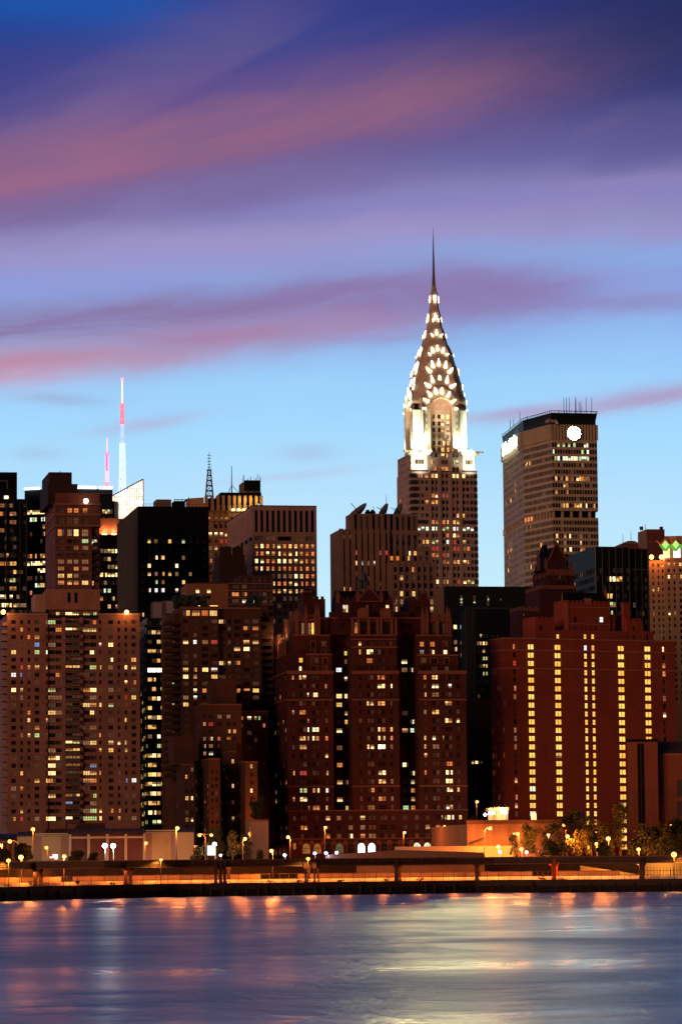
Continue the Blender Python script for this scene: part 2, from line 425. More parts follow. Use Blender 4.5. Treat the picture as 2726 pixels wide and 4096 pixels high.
class Bld:
    def __init__(s, name, label, cat, mat, xl, xr, yt, Y, a=10.0, xs=None, dep=18.0, zb=3.4, group=None, trim=None, frame=None,
                 dark=(('dark', .6), ('blind', .3), ('curtain', .1)), faint=.1):
        s.a = rad(a); s.mat = mat; s.zb = zb; s.dark = dark; s.frame = frame or FR; s.faint = faint
        p = P(xl, yt, Y); s.C = Vector((p.x, p.y)); s.e = Vector((math.cos(s.a), math.sin(s.a))); s.n = Vector((-math.sin(s.a), math.cos(s.a)))
        s.W = hit2(s.C, s.e, xr, yt)[0]
        s.D = dep
        if xs is not None: s.D = max(8.0, min(90.0, hit2(s.C, s.n, xs, yt)[0]))
        s.top = p.z - zb
        s.root = empty(name, (s.C.x, s.C.y, zb), s.a); tag(s.root, label, cat, group)
        s.wall = MB(); s.parts = {}; s.wins = []; s.trim = trim or mat
        ALLB.append(s)
    def uz(s, x, y, v=0.0):
        t, z = hit2(s.C + s.n * v, s.e, x, y); return t, z - s.zb
    def u(s, x, y, v=0.0): return s.uz(x, y, v)[0]
    def z(s, y, x=None, v=0.0):
        if x is None: x = proj((s.C.x, s.C.y, 60))[0]
        return s.uz(x, y, v)[1]
    def vz(s, x, y, u=0.0):
        t, z = hit2(s.C + s.e * u, s.n, x, y); return t, z - s.zb
    def part(s, name, mat=None, key=None):
        key = key or name
        if key not in s.parts: s.parts[key] = (name, mat or s.trim, MB())
        return s.parts[key][2]
    def one(s, name, mat, mb, label=None):
        o = mb.build(name, mat, s.root)
        if label: o['label'] = label
        return o
    def facade(s, p0, p1, z0, z1, ops, kind=(0, True), dep=.3, mb=None):
        """a wall from p0 to p1 (local plan points, outside on the right) with real openings; ops = list of (c0, c1, z0, z1[, kind])"""
        mb = mb or s.wall
        d = Vector((p1[0] - p0[0], p1[1] - p0[1])); L = d.length; d /= L; nn = Vector((d.y, -d.x)); phi = math.atan2(d.y, d.x)
        ops = [o for o in ops if o[0] > .05 and o[1] < L - .05 and o[2] > z0 + .02 and o[3] < z1 - .02]
        q = lambda t, z, k=0.0: (p0[0] + d.x * t - nn.x * k, p0[1] + d.y * t - nn.y * k, z)
        if not ops:
            mb.face([q(0, z0), q(L, z0), q(L, z1), q(0, z1)]); return
        r4 = lambda v: round(v, 4)
        xs = sorted({0.0, r4(L)} | {r4(o[0]) for o in ops} | {r4(o[1]) for o in ops})
        zs = sorted({r4(z0), r4(z1)} | {r4(o[2]) for o in ops} | {r4(o[3]) for o in ops})
        xi = {v: i for i, v in enumerate(xs)}; zi = {v: i for i, v in enumerate(zs)}
        g = np.zeros((len(zs) - 1, len(xs) - 1), bool)
        for o in ops: g[zi[r4(o[2])]:zi[r4(o[3])], xi[r4(o[0])]:xi[r4(o[1])]] = True
        for r in range(len(zs) - 1):
            cidx = 0
            while cidx < len(xs) - 1:
                if g[r, cidx]: cidx += 1; continue
                e = cidx
                while e < len(xs) - 1 and not g[r, e]: e += 1
                mb.face([q(xs[cidx], zs[r]), q(xs[e], zs[r]), q(xs[e], zs[r + 1]), q(xs[cidx], zs[r + 1])]); cidx = e
        for o in ops:
            a, b, u, w = o[:4]
            mb.face([q(a, u), q(a, u, dep), q(a, w, dep), q(a, w)]); mb.face([q(b, u, dep), q(b, u), q(b, w), q(b, w, dep)])
            mb.face([q(a, u), q(b, u), q(b, u, dep), q(a, u, dep)]); mb.face([q(a, w, dep), q(b, w, dep), q(b, w), q(a, w)])
            m = q((a + b) / 2, (u + w) / 2, dep)
            s.wins.append({'p': m, 'phi': phi, 'w': b - a, 'h': w - u, 'k': o[4] if len(o) > 4 else kind, 'lit': None, 'nn': (nn.x, nn.y)})
    def prism(s, poly, z0, z1, ops=None, kind=(0, True), roof=True, inset=0.0, dep=.3):
        """poly counter-clockwise in local plan"""
        ops = ops or {}; n = len(poly)
        for i in range(n):
            s.facade(poly[i], poly[(i + 1) % n], z0, z1, ops.get(i, []), kind, dep)
        if roof: s.wall.face([(x, y, z1) for x, y in poly])
    def box(s, u0, u1, v0, v1, z0, z1, front=(), left=(), right=(), kind=(0, True), roof=True, dep=.3):
        """edge 0 = front, 1 = right, 2 = back, 3 = left; left openings are given as (v from the front)"""
        L = v1 - v0
        lf = [(L - (o[1] - v0), L - (o[0] - v0), o[2], o[3]) + tuple(o[4:]) for o in left]
        s.prism([(u0, v0), (u1, v0), (u1, v1), (u0, v1)], z0, z1, {0: [(o[0] - u0, o[1] - u0) + tuple(o[2:]) for o in front], 1: [(o[0] - v0, o[1] - v0) + tuple(o[2:]) for o in right], 3: lf}, kind, roof, dep=dep)
    def grid(s, cols, rows, kinds=None):
        return [(a, b, c_, d_) + ((kinds[i],) if kinds else ()) for i, (a, b) in enumerate(cols) for (c_, d_) in rows]
    def cols(s, k, y, lst, v=0.0):
        return [(s.u(*c(k, x0, y), v), s.u(*c(k, x1, y), v)) for x0, x1 in lst]
    def colsn(s, k, y, x0, x1, n, w, v=0.0):
        r = []
        for i in range(n):
            x = x0 + (x1 - x0) * i / max(1, n - 1); r.append((s.u(*c(k, x - w / 2, y), v), s.u(*c(k, x + w / 2, y), v)))
        return r
    def rows(s, k, x, ya, yb, n, h, v=0.0):
        za = s.uz(*c(k, x, ya), v)[1]; zb = s.uz(*c(k, x, yb), v)[1]
        hh = (s.uz(*c(k, x, ya - h / 2), v)[1] - s.uz(*c(k, x, ya + h / 2), v)[1]) / 2
        return [(za + (zb - za) * i / max(1, n - 1) - hh, za + (zb - za) * i / max(1, n - 1) + hh) for i in range(n)]
    def litpx(s, k, txt, tol=9.0):
        """'x,y,c x,y,c ...' in the frame k: nearest opening gets that light"""
        if not s.wins: return
        for w in s.wins:
            if 'px' not in w:
                p = s.root_mat() @ Vector(w['p']); w['px'] = proj(p)
        arr = np.array([w['px'] for w in s.wins])
        for tkn in txt.split():
            x, y, col = tkn.split(','); X_, Y_ = c(k, float(x), float(y))
            d = np.hypot(arr[:, 0] - X_, arr[:, 1] - Y_); i = int(d.argmin())
            if d[i] < tol + max(s.wins[i]['w'], s.wins[i]['h']) * 6: s.wins[i]['lit'] = col
    def root_mat(s): return Matrix.Translation((s.C.x, s.C.y, s.zb)) @ Matrix.Rotation(s.a, 4, 'Z')
    def random_lit(s, p, cols='yyod', sel=None):
        for w in s.wins:
            if w['lit'] is None and (sel is None or sel(w)) and rng.random() < p: w['lit'] = rng.choice(cols)
    def lit_strip(s, p): pass
    def finish(s, maxn=100):
        if s.wall.f: s.wall.build('wall', s.mat, s.root)
        for key, (name, mat, mb) in s.parts.items():
            if mb.f:
                if name in SPLIT: mb.build_split(name, mat, s.root)
                else: mb.build(name, mat, s.root)
        RMt = s.root_mat()
        for w in s.wins:
            if w['lit'] is None and rng.random() < s.faint: w['lit'] = 'k'
        def big(w):
            vis = 1.0 if (RMt.to_3x3() @ Vector((w['nn'][0], w['nn'][1], 0))).y < 0.3 else .2
            fac = abs((RMt.to_3x3() @ Vector((w['nn'][0], w['nn'][1], 0))).y)
            return -(w['w'] * w['h'] * fac * vis * (1.3 if w['lit'] not in (None, 'k') else 1.0))
        s.wins.sort(key=big)
        names = [k for k, _ in s.dark]; wts = [v for _, v in s.dark]
        rest = MB(); rmats = []
        for i, w in enumerate(s.wins):
            m = LIT[w['lit']] if w['lit'] else GL[rng.choices(names, wts)[0]]
            var = rng.choice([0, 0, 0, 1, 1, 2, 3, 4]) if w['lit'] in list('ywobgGB') else 0
            if i < maxn:
                o = bpy.data.objects.new('window', win_mesh(w['w'], w['h'], w['k'], var)); COL.objects.link(o)
                o.parent = s.root; o.location = w['p']; o.rotation_euler = (0, 0, w['phi'])
                o.material_slots[0].link = 'OBJECT'; o.material_slots[0].material = m
                if s.frame is not FR: o.material_slots[1].link = 'OBJECT'; o.material_slots[1].material = s.frame
                if w['lit'] and w['lit'] != 'k': o['label'] = LITNAME[w['lit']]
            else:
                m2 = LIT['k'] if var in (2, 4) else LIT['d']
                for mm in (m, s.frame, m2):
                    if mm not in rmats: rmats.append(mm)
                me = win_mesh(w['w'], w['h'], w['k'], var); cs, sn = math.cos(w['phi']), math.sin(w['phi']); px, py, pz = w['p']
                for pg in me.polygons:
                    pts = [me.vertices[j].co for j in pg.vertices]
                    rest.face([(px + q.x * cs - q.y * sn, py + q.x * sn + q.y * cs, pz + q.z) for q in pts], rmats.index((m, s.frame, m2)[pg.material_index]))
        if rest.f:
            o = rest.build('window', rmats, s.root); o['kind'] = 'stuff'
def mast(b, x, y0, y1, Y, r=.12):
    """thin roof aerial on building b between photo heights y0 (base) and y1 (tip) at distance Y"""
    p0 = P(x, y0, Y); p1 = P(x, y1, Y); inv = b.root_mat().inverted()
    p0, p1 = inv @ p0, inv @ p1; p1 = Vector((p0.x, p0.y, p1.z))
    MB().tube(p0 - Vector((0, 0, 1)), p1, r, r * .6, 5).build('aerial', BLACK, b.root)
def crenel(mb, u0, u1, v0, v1, z, h=1.0, step=1.6, t=.4):
    """battlements around the edge of a rectangular roof"""
    mb.box(u0, u1, v0 - .05, v0 + t, z, z + h * .4)
    n = max(2, int((u1 - u0) / step))
    for i in range(n):
        a = u0 + (u1 - u0) * (i + .2) / n; mb.box(a, a + (u1 - u0) / n * .55, v0 - .05, v0 + t, z + h * .4, z + h)
    mb.box(u0 - .05, u0 + t, v0 + t, v1, z, z + h * .4); m = max(2, int((v1 - v0) / step))
    for i in range(m):
        a = v0 + t + (v1 - v0 - t) * (i + .2) / m; mb.box(u0 - .05, u0 + t, a, a + (v1 - v0) / m * .55, z + h * .4, z + h)
def pinnacle(mb, u, v, z0, z1, r=.5):
    k = z0 + (z1 - z0) * .55
    mb.box(u - r, u + r, v - r, v + r, z0, k)
    mb.prism([(u - r * 1.25, v - r * 1.25), (u + r * 1.25, v - r * 1.25), (u + r * 1.25, v + r * 1.25), (u - r * 1.25, v + r * 1.25)], k, k + .35)
    mb.prism([(u - r, v - r), (u + r, v - r), (u + r, v + r), (u - r, v + r)], k + .35, z1, top=[(u - .05, v - .05), (u + .05, v - .05), (u + .05, v + .05), (u - .05, v + .05)])

# ================================================================== wall materials
M_slab = wallmat('speckled_pink_brick', (.38, .18, .125), .55, grain=1.1)
M_slabpent = wallmat('beige_render', (.40, .25, .18), .18)
M_redtower = wallmat('dark_red_brick', (.22, .075, .052), .3)
M_redtrim = wallmat('pink_stone_trim', (.36, .18, .13), .2)
M_black = plain('black_curtain_wall', (.012, .013, .019), .4, 0, .02)
M_black2 = plain('black_glass_wall', (.012, .017, .022), .4, 0, .02)
M_green = wallmat('dark_green_metal_wall', (.018, .024, .026), .3, .5)
M_mull = plain('steel_mullion', (.22, .22, .24), .4, .6)
M_deco = wallmat('orange_buff_brick', (.50, .26, .13), .22)
M_beige = wallmat('patterned_beige_granite', (.46, .27, .20), .3, grain=1.2)
M_brown = wallmat('brown_buff_brick', (.30, .185, .14), .22)
M_brown2 = wallmat('spandrel_dark_brown', (.06, .045, .045), .3)
M_chr = wallmat('pale_grey_brick', (.52, .35, .285), .16)
M_chrd = wallmat('dark_grey_brick', (.05, .045, .05), .2)
M_met = wallmat('precast_concrete', (.62, .47, .30), .15)
M_tudor = wallmat('tudor_red_brick', (.072, .023, .019), .4, grain=1.2)
M_tudtrim = wallmat('tudor_terracotta_trim', (.21, .085, .06), .2)
M_hotel = wallmat('hotel_red_brick', (.32, .068, .038), .3, grain=1.1)
M_hoteltrim = wallmat('hotel_stone_trim', (.42, .17, .10), .15)
M_apt = wallmat('apartment_brown_brick', (.095, .045, .032), .4, grain=1.2)
M_roof = plain('roof_slate_black', (.012, .012, .016), .85, 0, .02)
M_concrete = wallmat('bare_concrete', (.30, .25, .22), .25, blocks=(4.0, 3.0))
M_dkbrick = wallmat('dark_brown_brick', (.055, .030, .026), .2)

# ================================================================== far left black glass towers
b = Bld('office_tower', 'tallest black glass office tower cut off by the left edge, flat roof against the sky', 'skyscraper', M_black, -90, cx('A', 155), cy('A', 85), 1480, 8, dep=30, group='black glass office towers')
b.box(0, b.W, 0, b.D, 0, b.top)
q = b.part('roof_louvre', M_roof); u0, z0 = b.uz(*c('A', 0, 240)); u1, z1 = b.uz(*c('A', 62, 170)); q.box(u0, u1, -.12, -.02, z0, z1)
q = b.part('louvre_frame', M_mull); q.box(u0, u1, -.2, -.125, z1, z1 + .5); q.box(u1, u1 + .5, -.2, -.01, z0, z1 + .5)
u0, z0 = b.uz(*c('A', 58, 318)); b.part('roof_lamp', LIT['w']).box(u0 - .9, u0 + .9, -.6, -.03, z0 - .9, z0 + .9)
b.finish()
b = Bld('office_tower', 'black glass office block with thin steel mullions before the taller tower at the left edge', 'skyscraper', M_black, -60, cx('A', 243), cy('A', 325), 1400, 9, dep=26, group='black glass office towers')
cl = b.cols('A', 600, [(0, 40), (46, 56), (60, 80), (90, 116), (123, 148), (150, 176), (184, 206), (208, 237)])
rw = b.rows('A', 100, 385, 1278, 13, 34)
b.box(0, b.W, 0, b.D, 0, b.top, b.grid(cl, rw), dep=.2)
q = b.part('mullion', M_mull)
for x in (57, 119, 181, 241):
    u = b.u(*c('A', x, 600)); q.box(u - .09, u + .09, -.3, -.02, 0, b.top)
b.litpx('A', '15,385,d 60,385,k 105,385,d 10,462,o 105,462,o 135,462,d 105,535,d 135,535,d 10,620,d 68,838,y 15,912,o 50,912,o 100,908,y 135,908,y 128,985,y 60,1055,d 105,1055,g 135,1055,g 105,1128,o 135,1128,o 20,1203,w 50,1203,y 105,1203,w 160,1203,d 20,1278,w 50,1278,w 70,1278,y 105,1278,w 135,1278,y 160,1278,d 195,1278,d 222,1278,d')
b.finish()

# ================================================================== curved office block with the bright roof strip
b = Bld('office_tower', 'dark office tower with angled front and brilliant white light strip along its roof edge', 'skyscraper', M_green, cx('A', 590), cx('A', 1010), cy('A', 232), 1500, 12, xs=cx('A', 220), dep=40)
b.D = 45
# plan: a blunt wedge, left wing runs back to the left
pA = (b.C, None)
tL, _ = hit2(b.C, Vector((-math.cos(rad(-16)), -math.sin(rad(-16)))), *c('A', 222, 268))
a_ = rad(-16) - b.a; left_pt = (-math.cos(a_) * tL, -math.sin(a_) * tL)
poly = [left_pt, (0, 0), (b.W, 0), (b.W - 10, 45), (left_pt[0] + 12, 50)]
ops0 = []; L0 = tL
rz = b.rows('A', 590, 435, 1290, 14, 36)
n0 = 16; n1 = 18
for r in rz:
    for i in range(n0): ops0.append((L0 * (i + .06) / n0, L0 * (i + .94) / n0, r[0], r[1]))
ops1 = [(b.W * (i + .06) / n1, b.W * (i + .94) / n1, r[0], r[1]) for r in rz for i in range(n1)]
b.prism(poly, 0, b.top, {0: ops0, 1: ops1}, dep=.2)
b.litpx('A', ' '.join('%d,%d,w' % (x, 435) for x in range(255, 420, 15)) + ' ' + ' '.join('%d,%d,%s' % (x, 895, 'w') for x in range(255, 415, 15)) + ' 270,510,G 300,510,g 335,510,G 375,495,G 405,495,G 290,830,o 325,830,y 375,830,o 400,830,y 350,957,w 375,957,w 400,957,w 320,1090,G 350,1090,g 375,1090,y 400,1090,y 290,1165,o 315,1240,y 395,565,o 395,630,o 920,465,y 945,465,y 975,465,g', 8)
q_m = emat('roof_strip_light', (.93, .88, 1.0), 9.0)
for t0, t1 in ((.0, .36), (.44, .62)):
    p0 = Vector(left_pt) * (1 - t0); p1 = Vector(left_pt) * (1 - t1)
    MB().tube((p0.x, p0.y - .3, b.top + .5), (p1.x, p1.y - .3, b.top + .5), .5).build('roof_light_strip', q_m, b.root)
for x0, x1 in ((700, 865), (888, 1005)):
    u0 = b.u(*c('A', x0, 260)); u1 = b.u(*c('A', x1, 285)); MB().tube((u0, -.3, b.top + .5), (u1, -.3, b.top + .5), .55).build('roof_light_strip', q_m, b.root)
q = b.part('roof_parapet', M_mull); q.box(0, b.W, -.25, -.02, b.top - 2.2, b.top - 2.0)
x_, z_ = b.uz(*c('A', 205, 290)); lb = MB(); lb.box(x_ - 4.5, x_ + 4.5, 40, 46, 0, z_ - .7); lb.build('side_block', M_green, b.root)
lb = MB(); lb.tube((x_ - 4, 39.6, z_), (x_ + 4, 39.6, z_), .8); lb.build('roof_light_strip', emat('roof_strip_light', (1, 1, 1), 9), b.root)
b.finish()

# ================================================================== Fourth mast: pink tube on a hidden roof
rp = P(cx('Q', 961), cy('Q', 1170), 1560)
r_ = empty('broadcast_mast', (rp.x, rp.y, 0)); tag(r_, 'slim mast lit magenta pink rising behind the roof light strip', 'mast')
MP = emat('mast_magenta_light', (1.0, .12, .34), 1.6); MPW = emat('mast_pink_white_light', (1.0, .50, .62), 1.5); MR = emat('mast_red_light', (1, .1, .15), 2.0)
zq = lambda y, Y=1560: P(cx('Q', 961), cy('Q', y), Y).z
MB().tube((0, 0, 0), (0, 0, rp.z - 4), 5.0, 5.0, 8).build('support_tower', M_green, r_)
MB().tube((0, 0, zq(1185)), (0, 0, zq(1090)), .6).build('lower_tube', MP, r_)
MB().tube((0, 0, zq(1090)), (0, 0, zq(970)), .62).build('middle_tube', MPW, r_)
MB().tube((0, 0, zq(970)), (0, 0, zq(830)), .6).build('upper_tube', MP, r_)
MB().tube((0, 0, zq(830)), (0, 0, zq(675)), .35, .25).build('tip_rod', MPW, r_)
for y in (1085, 828, 812):
    MB().tube((0, 0, zq(y)), (0, 0, zq(y - 6)), 1.5 if y > 1000 else 1.05, None, 8).build('platform_ring', MP, r_)
for i in range(4):
    a = i * math.pi / 2 + .4; MB().tube((.85 * math.cos(a), .85 * math.sin(a), zq(1180)), (.85 * math.cos(a), .85 * math.sin(a), zq(830)), .12).build('guide_rod', MPW, r_)

# ================================================================== crystal tower with glowing sloped top and the tall spire
b = Bld('crystal_skyscraper', 'skyscraper with glowing sloping glass crown and tall lattice spire lit blue, white and red', 'skyscraper', M_black2, cx('A', 1005), cx('A', 1283), cy('A', 300), 1780, 8, dep=40)
ub, zb_ = b.uz(*c('A', 1283, 505)); zt0 = b.uz(*c('A', 1005, 300))[1]; zt1 = b.uz(*c('A', 1280, 150))[1]
b.box(0, b.W, 0, b.D, 0, zb_)
cr = MB(); cr.extr([(0, zb_), (b.W, zb_), (b.W, zt1), (0, zt0)], 0.0, b.D)
cr.build('glass_crown', emat('crown_glass_light', (1, .90, .74), 2.2, .6), b.root)
mm_ = MB()
for i in range(15):
    u = b.W * i / 14; zt = zt0 + (zt1 - zt0) * i / 14; mm_.box(u - .12, u + .12, -.25, -.03, zb_, zt)
for z in np.arange(zb_ + 3, zt1, 4.2):
    us = 0 if z < zt0 else b.W * (z - zt0) / (zt1 - zt0)
    if us < b.W - 1: mm_.box(us, b.W, -.22, -.04, z - .08, z + .08)
mm_.build('crown_mullion', plain('crown_mullion_metal', (.42, .38, .3), .4, .3), b.root)
ed = MB(); ed.tube((0, -.2, zt0), (b.W, -.2, zt1), .35); ed.tube((b.W, -.2, zb_), (b.W, -.2, zt1), .3); ed.build('crown_edge', plain('edge_metal', (.3, .22, .2), .4, .4), b.root)
us, zs0 = b.uz(*c('Q', 1098, 1160), 30); sp_ = empty('spire', (us, 30, 0)); sp_.parent = b.root
zz = lambda y: b.uz(*c('Q', 1104, y), 30)[1]
def lattice(name, y0, y1, w0, w1, n, mat, core=None, par=sp_, r=.15):
    w0 *= .62; w1 *= .62
    q = MB(); z0, z1 = zz(y0), zz(y1)
    for i in range(n):
        za = z0 + (z1 - z0) * i / n; zb2 = z0 + (z1 - z0) * (i + 1) / n
        wa = w0 + (w1 - w0) * i / n; wb = w0 + (w1 - w0) * (i + 1) / n
        cs = [(-1, -1), (1, -1), (1, 1), (-1, 1)]
        for k in range(4):
            p, p2 = cs[k], cs[(k + 1) % 4]
            q.tube((p[0] * wa, p[1] * wa, za), (p[0] * wb, p[1] * wb, zb2), r * 1.3, None, 4)
            q.tube((p[0] * wa, p[1] * wa, za), (p2[0] * wb, p2[1] * wb, zb2), r, None, 4)
            q.tube((p2[0] * wa, p2[1] * wa, za), (p[0] * wb, p[1] * wb, zb2), r, None, 4)
            q.tube((p[0] * wb, p[1] * wb, zb2), (p2[0] * wb, p2[1] * wb, zb2), r, None, 4)
    q.build(name, mat, par)
    if core: MB().tube((0, 0, z0), (0, 0, z1), w0 * .45, w1 * .45, 6).build('core_light', core, par)
BW = emat('spire_blue_white_light', (.55, .78, 1.0), 1.9); BC = emat('spire_cyan_core', (.50, .80, 1.0), 1.15)
BL = emat('spire_blue_light', (.35, .45, 1.0), 1.5); RP = emat('spire_red_light', (1, .16, .24), 1.6); WP = emat('spire_pink_white', (1, .62, .72), 1.8)
lattice('lattice_section', 1260, 1000, 1.75 * 1.6, 1.4 * 1.6, 3, BW, BC)
lattice('lattice_section', 1000, 735, 1.4 * 1.6, 1.15 * 1.6, 3, BW, BC)
lattice('lattice_section', 735, 555, 1.15 * 1.6, .85 * 1.6, 2, BL, BC)
lattice('lattice_section', 555, 375, .85 * 1.6, .7 * 1.6, 2, RP, RP)
MB().tube((0, 0, zz(375)), (0, 0, zz(155)), .5, .42).build('spire_tube', WP, sp_)
MB().ball((0, 0, zz(147)), .8).build('spire_tip_lamp', emat('tip_lamp_red', (1, .2, .25), 2.5), sp_)
for y in (1000, 735, 555, 375):
    MB().box(-1.5, 1.5, -1.5, 1.5, zz(y), zz(y - 5)).build('spire_platform', BW if y > 600 else RP, sp_)
b.finish()

# ================================================================== uplit ribbed crown building
b = Bld('office_tower', 'narrow dark office tower with ribbed copper coloured crown lit from below', 'office building', M_black2, cx('A', 870), cx('A', 1075), cy('A', 500), 1440, 9, dep=24)
zc = b.z(cy('A', 650), cx('A', 900))
rw = b.rows('A', 950, 793, 1290, 8, 34)
cl = b.colsn('A', 900, 911, 1048, 5, 26)
b.box(0, b.W, 0, b.D, 0, zc, b.grid(cl, rw), dep=.25)
b.litpx('A', '911,793,d 945,793,d 980,793,y 1014,793,y 1048,793,w 980,870,y 980,935,d 1014,935,d 1048,935,y 911,998,w 945,998,w 980,998,w 1014,998,w 1048,998,w 945,1080,d 945,1138,G 980,1138,g 911,1205,o 1014,1205,y 980,1278,y 1048,1278,o', 8)
q = b.part('ribbed_crown', wallmat('copper_ribs', (.50, .20, .12), .1))
q.box(0, b.W, .5, b.D, zc, b.top)
n = 40
for i in range(n): q.box(b.W * (i + .25) / n, b.W * (i + .75) / n, -.1, .495, zc + .3, b.top)
q = b.part('crown_ledge', M_black2); q.box(0, b.W, -1.6, -.15, zc - .4, zc)
for x in (935, 1018):
    u = b.u(*c('A', x, 640)); MB().box(u - 1.0, u + 1.0, -1.3, -.7, zc + .02, zc + .5).build('floodlight', emat('flood_orange', (1, .55, .2), 6), b.root)
    ld = bpy.data.lights.new('flood_lamp', 'POINT'); ld.energy = 1400; ld.color = (1, .42, .18); ld.shadow_soft_size = .6
    lo = bpy.data.objects.new('flood_lamp', ld); COL.objects.link(lo); lo.parent = b.root; lo.location = (u, -1.6, zc + 1.4)
b.finish()

# ================================================================== red brick residential tower
b = Bld('residential_tower', 'red brick residential tower with stepped black penthouse rising above the pale brick apartment slab', 'apartment tower', M_redtower, cx('A', 498), cx('A', 905), cy('A', 365), 1240, 10, xs=cx('A', 410), dep=26, trim=M_redtrim,
        dark=(('curtain', .45), ('blind', .35), ('dark', .2)))
z575 = b.z(cy('A', 575)); u825 = b.u(*c('A', 825, 800)); u895 = b.u(*c('A', 895, 800))
zr = lambda ys, h: [(b.z(cy('A', y + h / 2)), b.z(cy('A', y - h / 2))) for y in ys]
topc = b.cols('A', 430, [(522, 577), (607, 647), (665, 705), (745, 783), (823, 902)])
b.box(0, b.W - .2, 0, b.D, z575, b.top, b.grid(topc, zr([428], 38), [(1, True), (1, True), (1, True), (1, True), (3, True)]) + b.grid(topc, zr([522], 58), [(1, True), (1, True), (1, True), (1, True), (3, True)]),
      left=[(v, v + 1.3, z[0], z[1]) for v in (5, 12) for z in zr([428, 522], 40)])
lowc = b.cols('A', 800, [(522, 577), (607, 647), (665, 705), (738, 793)])
ops = b.grid(lowc, zr([627], 58), [(2, True)] * 4)
ops += b.grid(lowc, zr([700, 762, 822, 887, 947, 1013, 1075], 36), [(2, False)] * 4)
b.box(0, u825, .4, b.D, 0, z575, ops, left=[(v, v + 1.6, z[0], z[1]) for v in (6, 14) for z in zr([700, 762, 822, 887, 947, 1013, 1075], 44)])
side = b.cols('A', 800, [(830, 846), (850, 874)])
b.box(u825 + .02, u895, 1.6, b.D, 0, z575, b.grid(side, zr([640, 705, 762, 822, 887, 947, 1013, 1075], 44)))
q = b.part('string_course', M_redtrim)
for y in (372, 466, 565): z = b.z(cy('A', y)); q.box(-.25, b.W, -.3, -.02, z - .25, z + .3); q.box(-.3, -.02, 0, b.D, z - .25, z + .3)
for y in (682, 743, 803, 866, 930, 994, 1055): z = b.z(cy('A', y)); q.box(0, u825, .2, .38, z - .12, z + .12)
for y in (682, 743, 803, 866, 930, 994, 1055):
    z = b.z(cy('A', y)); m = MB(); m.box(u825 + .2, u825 + 3.2, .1, 1.55, z - .1, z + .1); m.box(u825 + .2, u825 + 3.2, .1, .2, z + .1, z + 1.1); m.build('balcony', M_dkbrick, b.root)
b.litpx('A', '550,627,o 627,627,d 685,627,w 765,627,d 627,428,o 685,428,o 763,428,o 548,1013,y 630,1013,y 685,1013,d 548,1075,o 630,1075,y 685,1075,o 785,1077,y 840,705,G 862,705,g 550,887,d 627,887,d 685,887,d 765,887,d 550,947,d 685,947,o 765,947,d 840,1075,o 765,700,g 685,762,d 765,762,d')
for w in b.wins:
    if abs(w['nn'][0]) > .5 and w['lit'] is None: w['lit'] = rng.choice('ddy')
q = b.part('penthouse', M_redtower)
P_ = lambda x, y, v: b.uz(*c('A', x, y), v)
u0, z0 = P_(430, 270, 3); u1, _ = P_(905, 270, 3); q.box(0.3, u1 - .5, 3, b.D - 1, b.top, z0 - 0)
m = MB(); u0, z0 = P_(430, 190, 4); u1, _ = P_(697, 190, 4); m.box(u0, u1, 4, b.D - 3, b.top, z0); u2, z2 = P_(645, 88, 5); u3, _ = P_(441, 88, 5); m.box(u3, u2, 5, b.D - 5, z0, z2); m.build('roof_block', M_dkbrick, b.root)
m = MB(); u4, z4 = P_(541, 70, 6); m.tube((u4, 6, z2), (u4, 6, z4), .12); m.build('aerial', BLACK, b.root)
u0, z0 = P_(768, 348, .5); MB().ball((u0, -.6, z0), .9).build('terrace_lamp', LIT['H'], b.root)
b.finish()

# ================================================================== pale brick apartment slab with balconies
b = Bld('apartment_slab', 'wide pinkish brick apartment slab at the left edge with small windows and central balconies', 'apartment building', M_slab, cx('F', 70), cx('F', 1251), cy('F', 232), 1140, 9.5, xs=-28, dep=22, trim=M_slabpent,
        dark=(('dark', .62), ('blind', .3), ('curtain', .08)), faint=.16)
rw = b.rows('F', 650, 310, 310 + 67.7 * 26, 27, 34)
cw = [(104, 145), (185, 208), (250, 273), (314, 354)]; rwg = [(973, 1015), (1056, 1078), (1119, 1141), (1180, 1219)]
kd = [(1, True), (0, True), (0, True), (1, True)]
y0 = 780
cA = b.cols('F', y0, cw); cB = b.cols('F', y0, rwg); cM = b.cols('F', y0, [(435, 500), (503, 555), (748, 806), (810, 866)]); cN = b.cols('F', y0, [(415, 428), (890, 910)])
cS = b.cols('F', y0, [(592, 650), (656, 716)])
uA = b.u(*c('F', 430, y0)); uB = b.u(*c('F', 886, y0))
ops = b.grid(cA, rw, kd) + b.grid([cN[0]], rw)
ztop = b.top
b.box(0, uA, 0, b.D, 0, ztop, ops)
b.box(uA + .01, uB, .5, b.D, 0, b.z(cy('F', 278), cx('F', 650)), b.grid(cM, rw, [(2, True)] * 4) + b.grid(cS, [(z0 - .2, z1) for z0, z1 in rw], [(1, False)] * 2), dep=.5)
b.box(uB + .01, b.W, 0, b.D, 0, ztop, b.grid([cN[1]], rw) + b.grid(cB, rw, kd))
q = b.part('coping', M_slabpent); q.box(-.2, uA, -.2, -.02, ztop - .6, ztop + .1); q.box(uB, b.W + .1, -.2, -.02, ztop - .6, ztop + .1)
q = b.part('pier', M_slab)
for x0, x1 in ((556, 590), (717, 746)):
    u0 = b.u(*c('F', x0, y0)); u1 = b.u(*c('F', x1, y0)); q.box(u0, u1, .1, .495, 0, rw[0][1] + 1)
MBal = plain('balcony_panel_grey', (.11, .085, .07), .6)
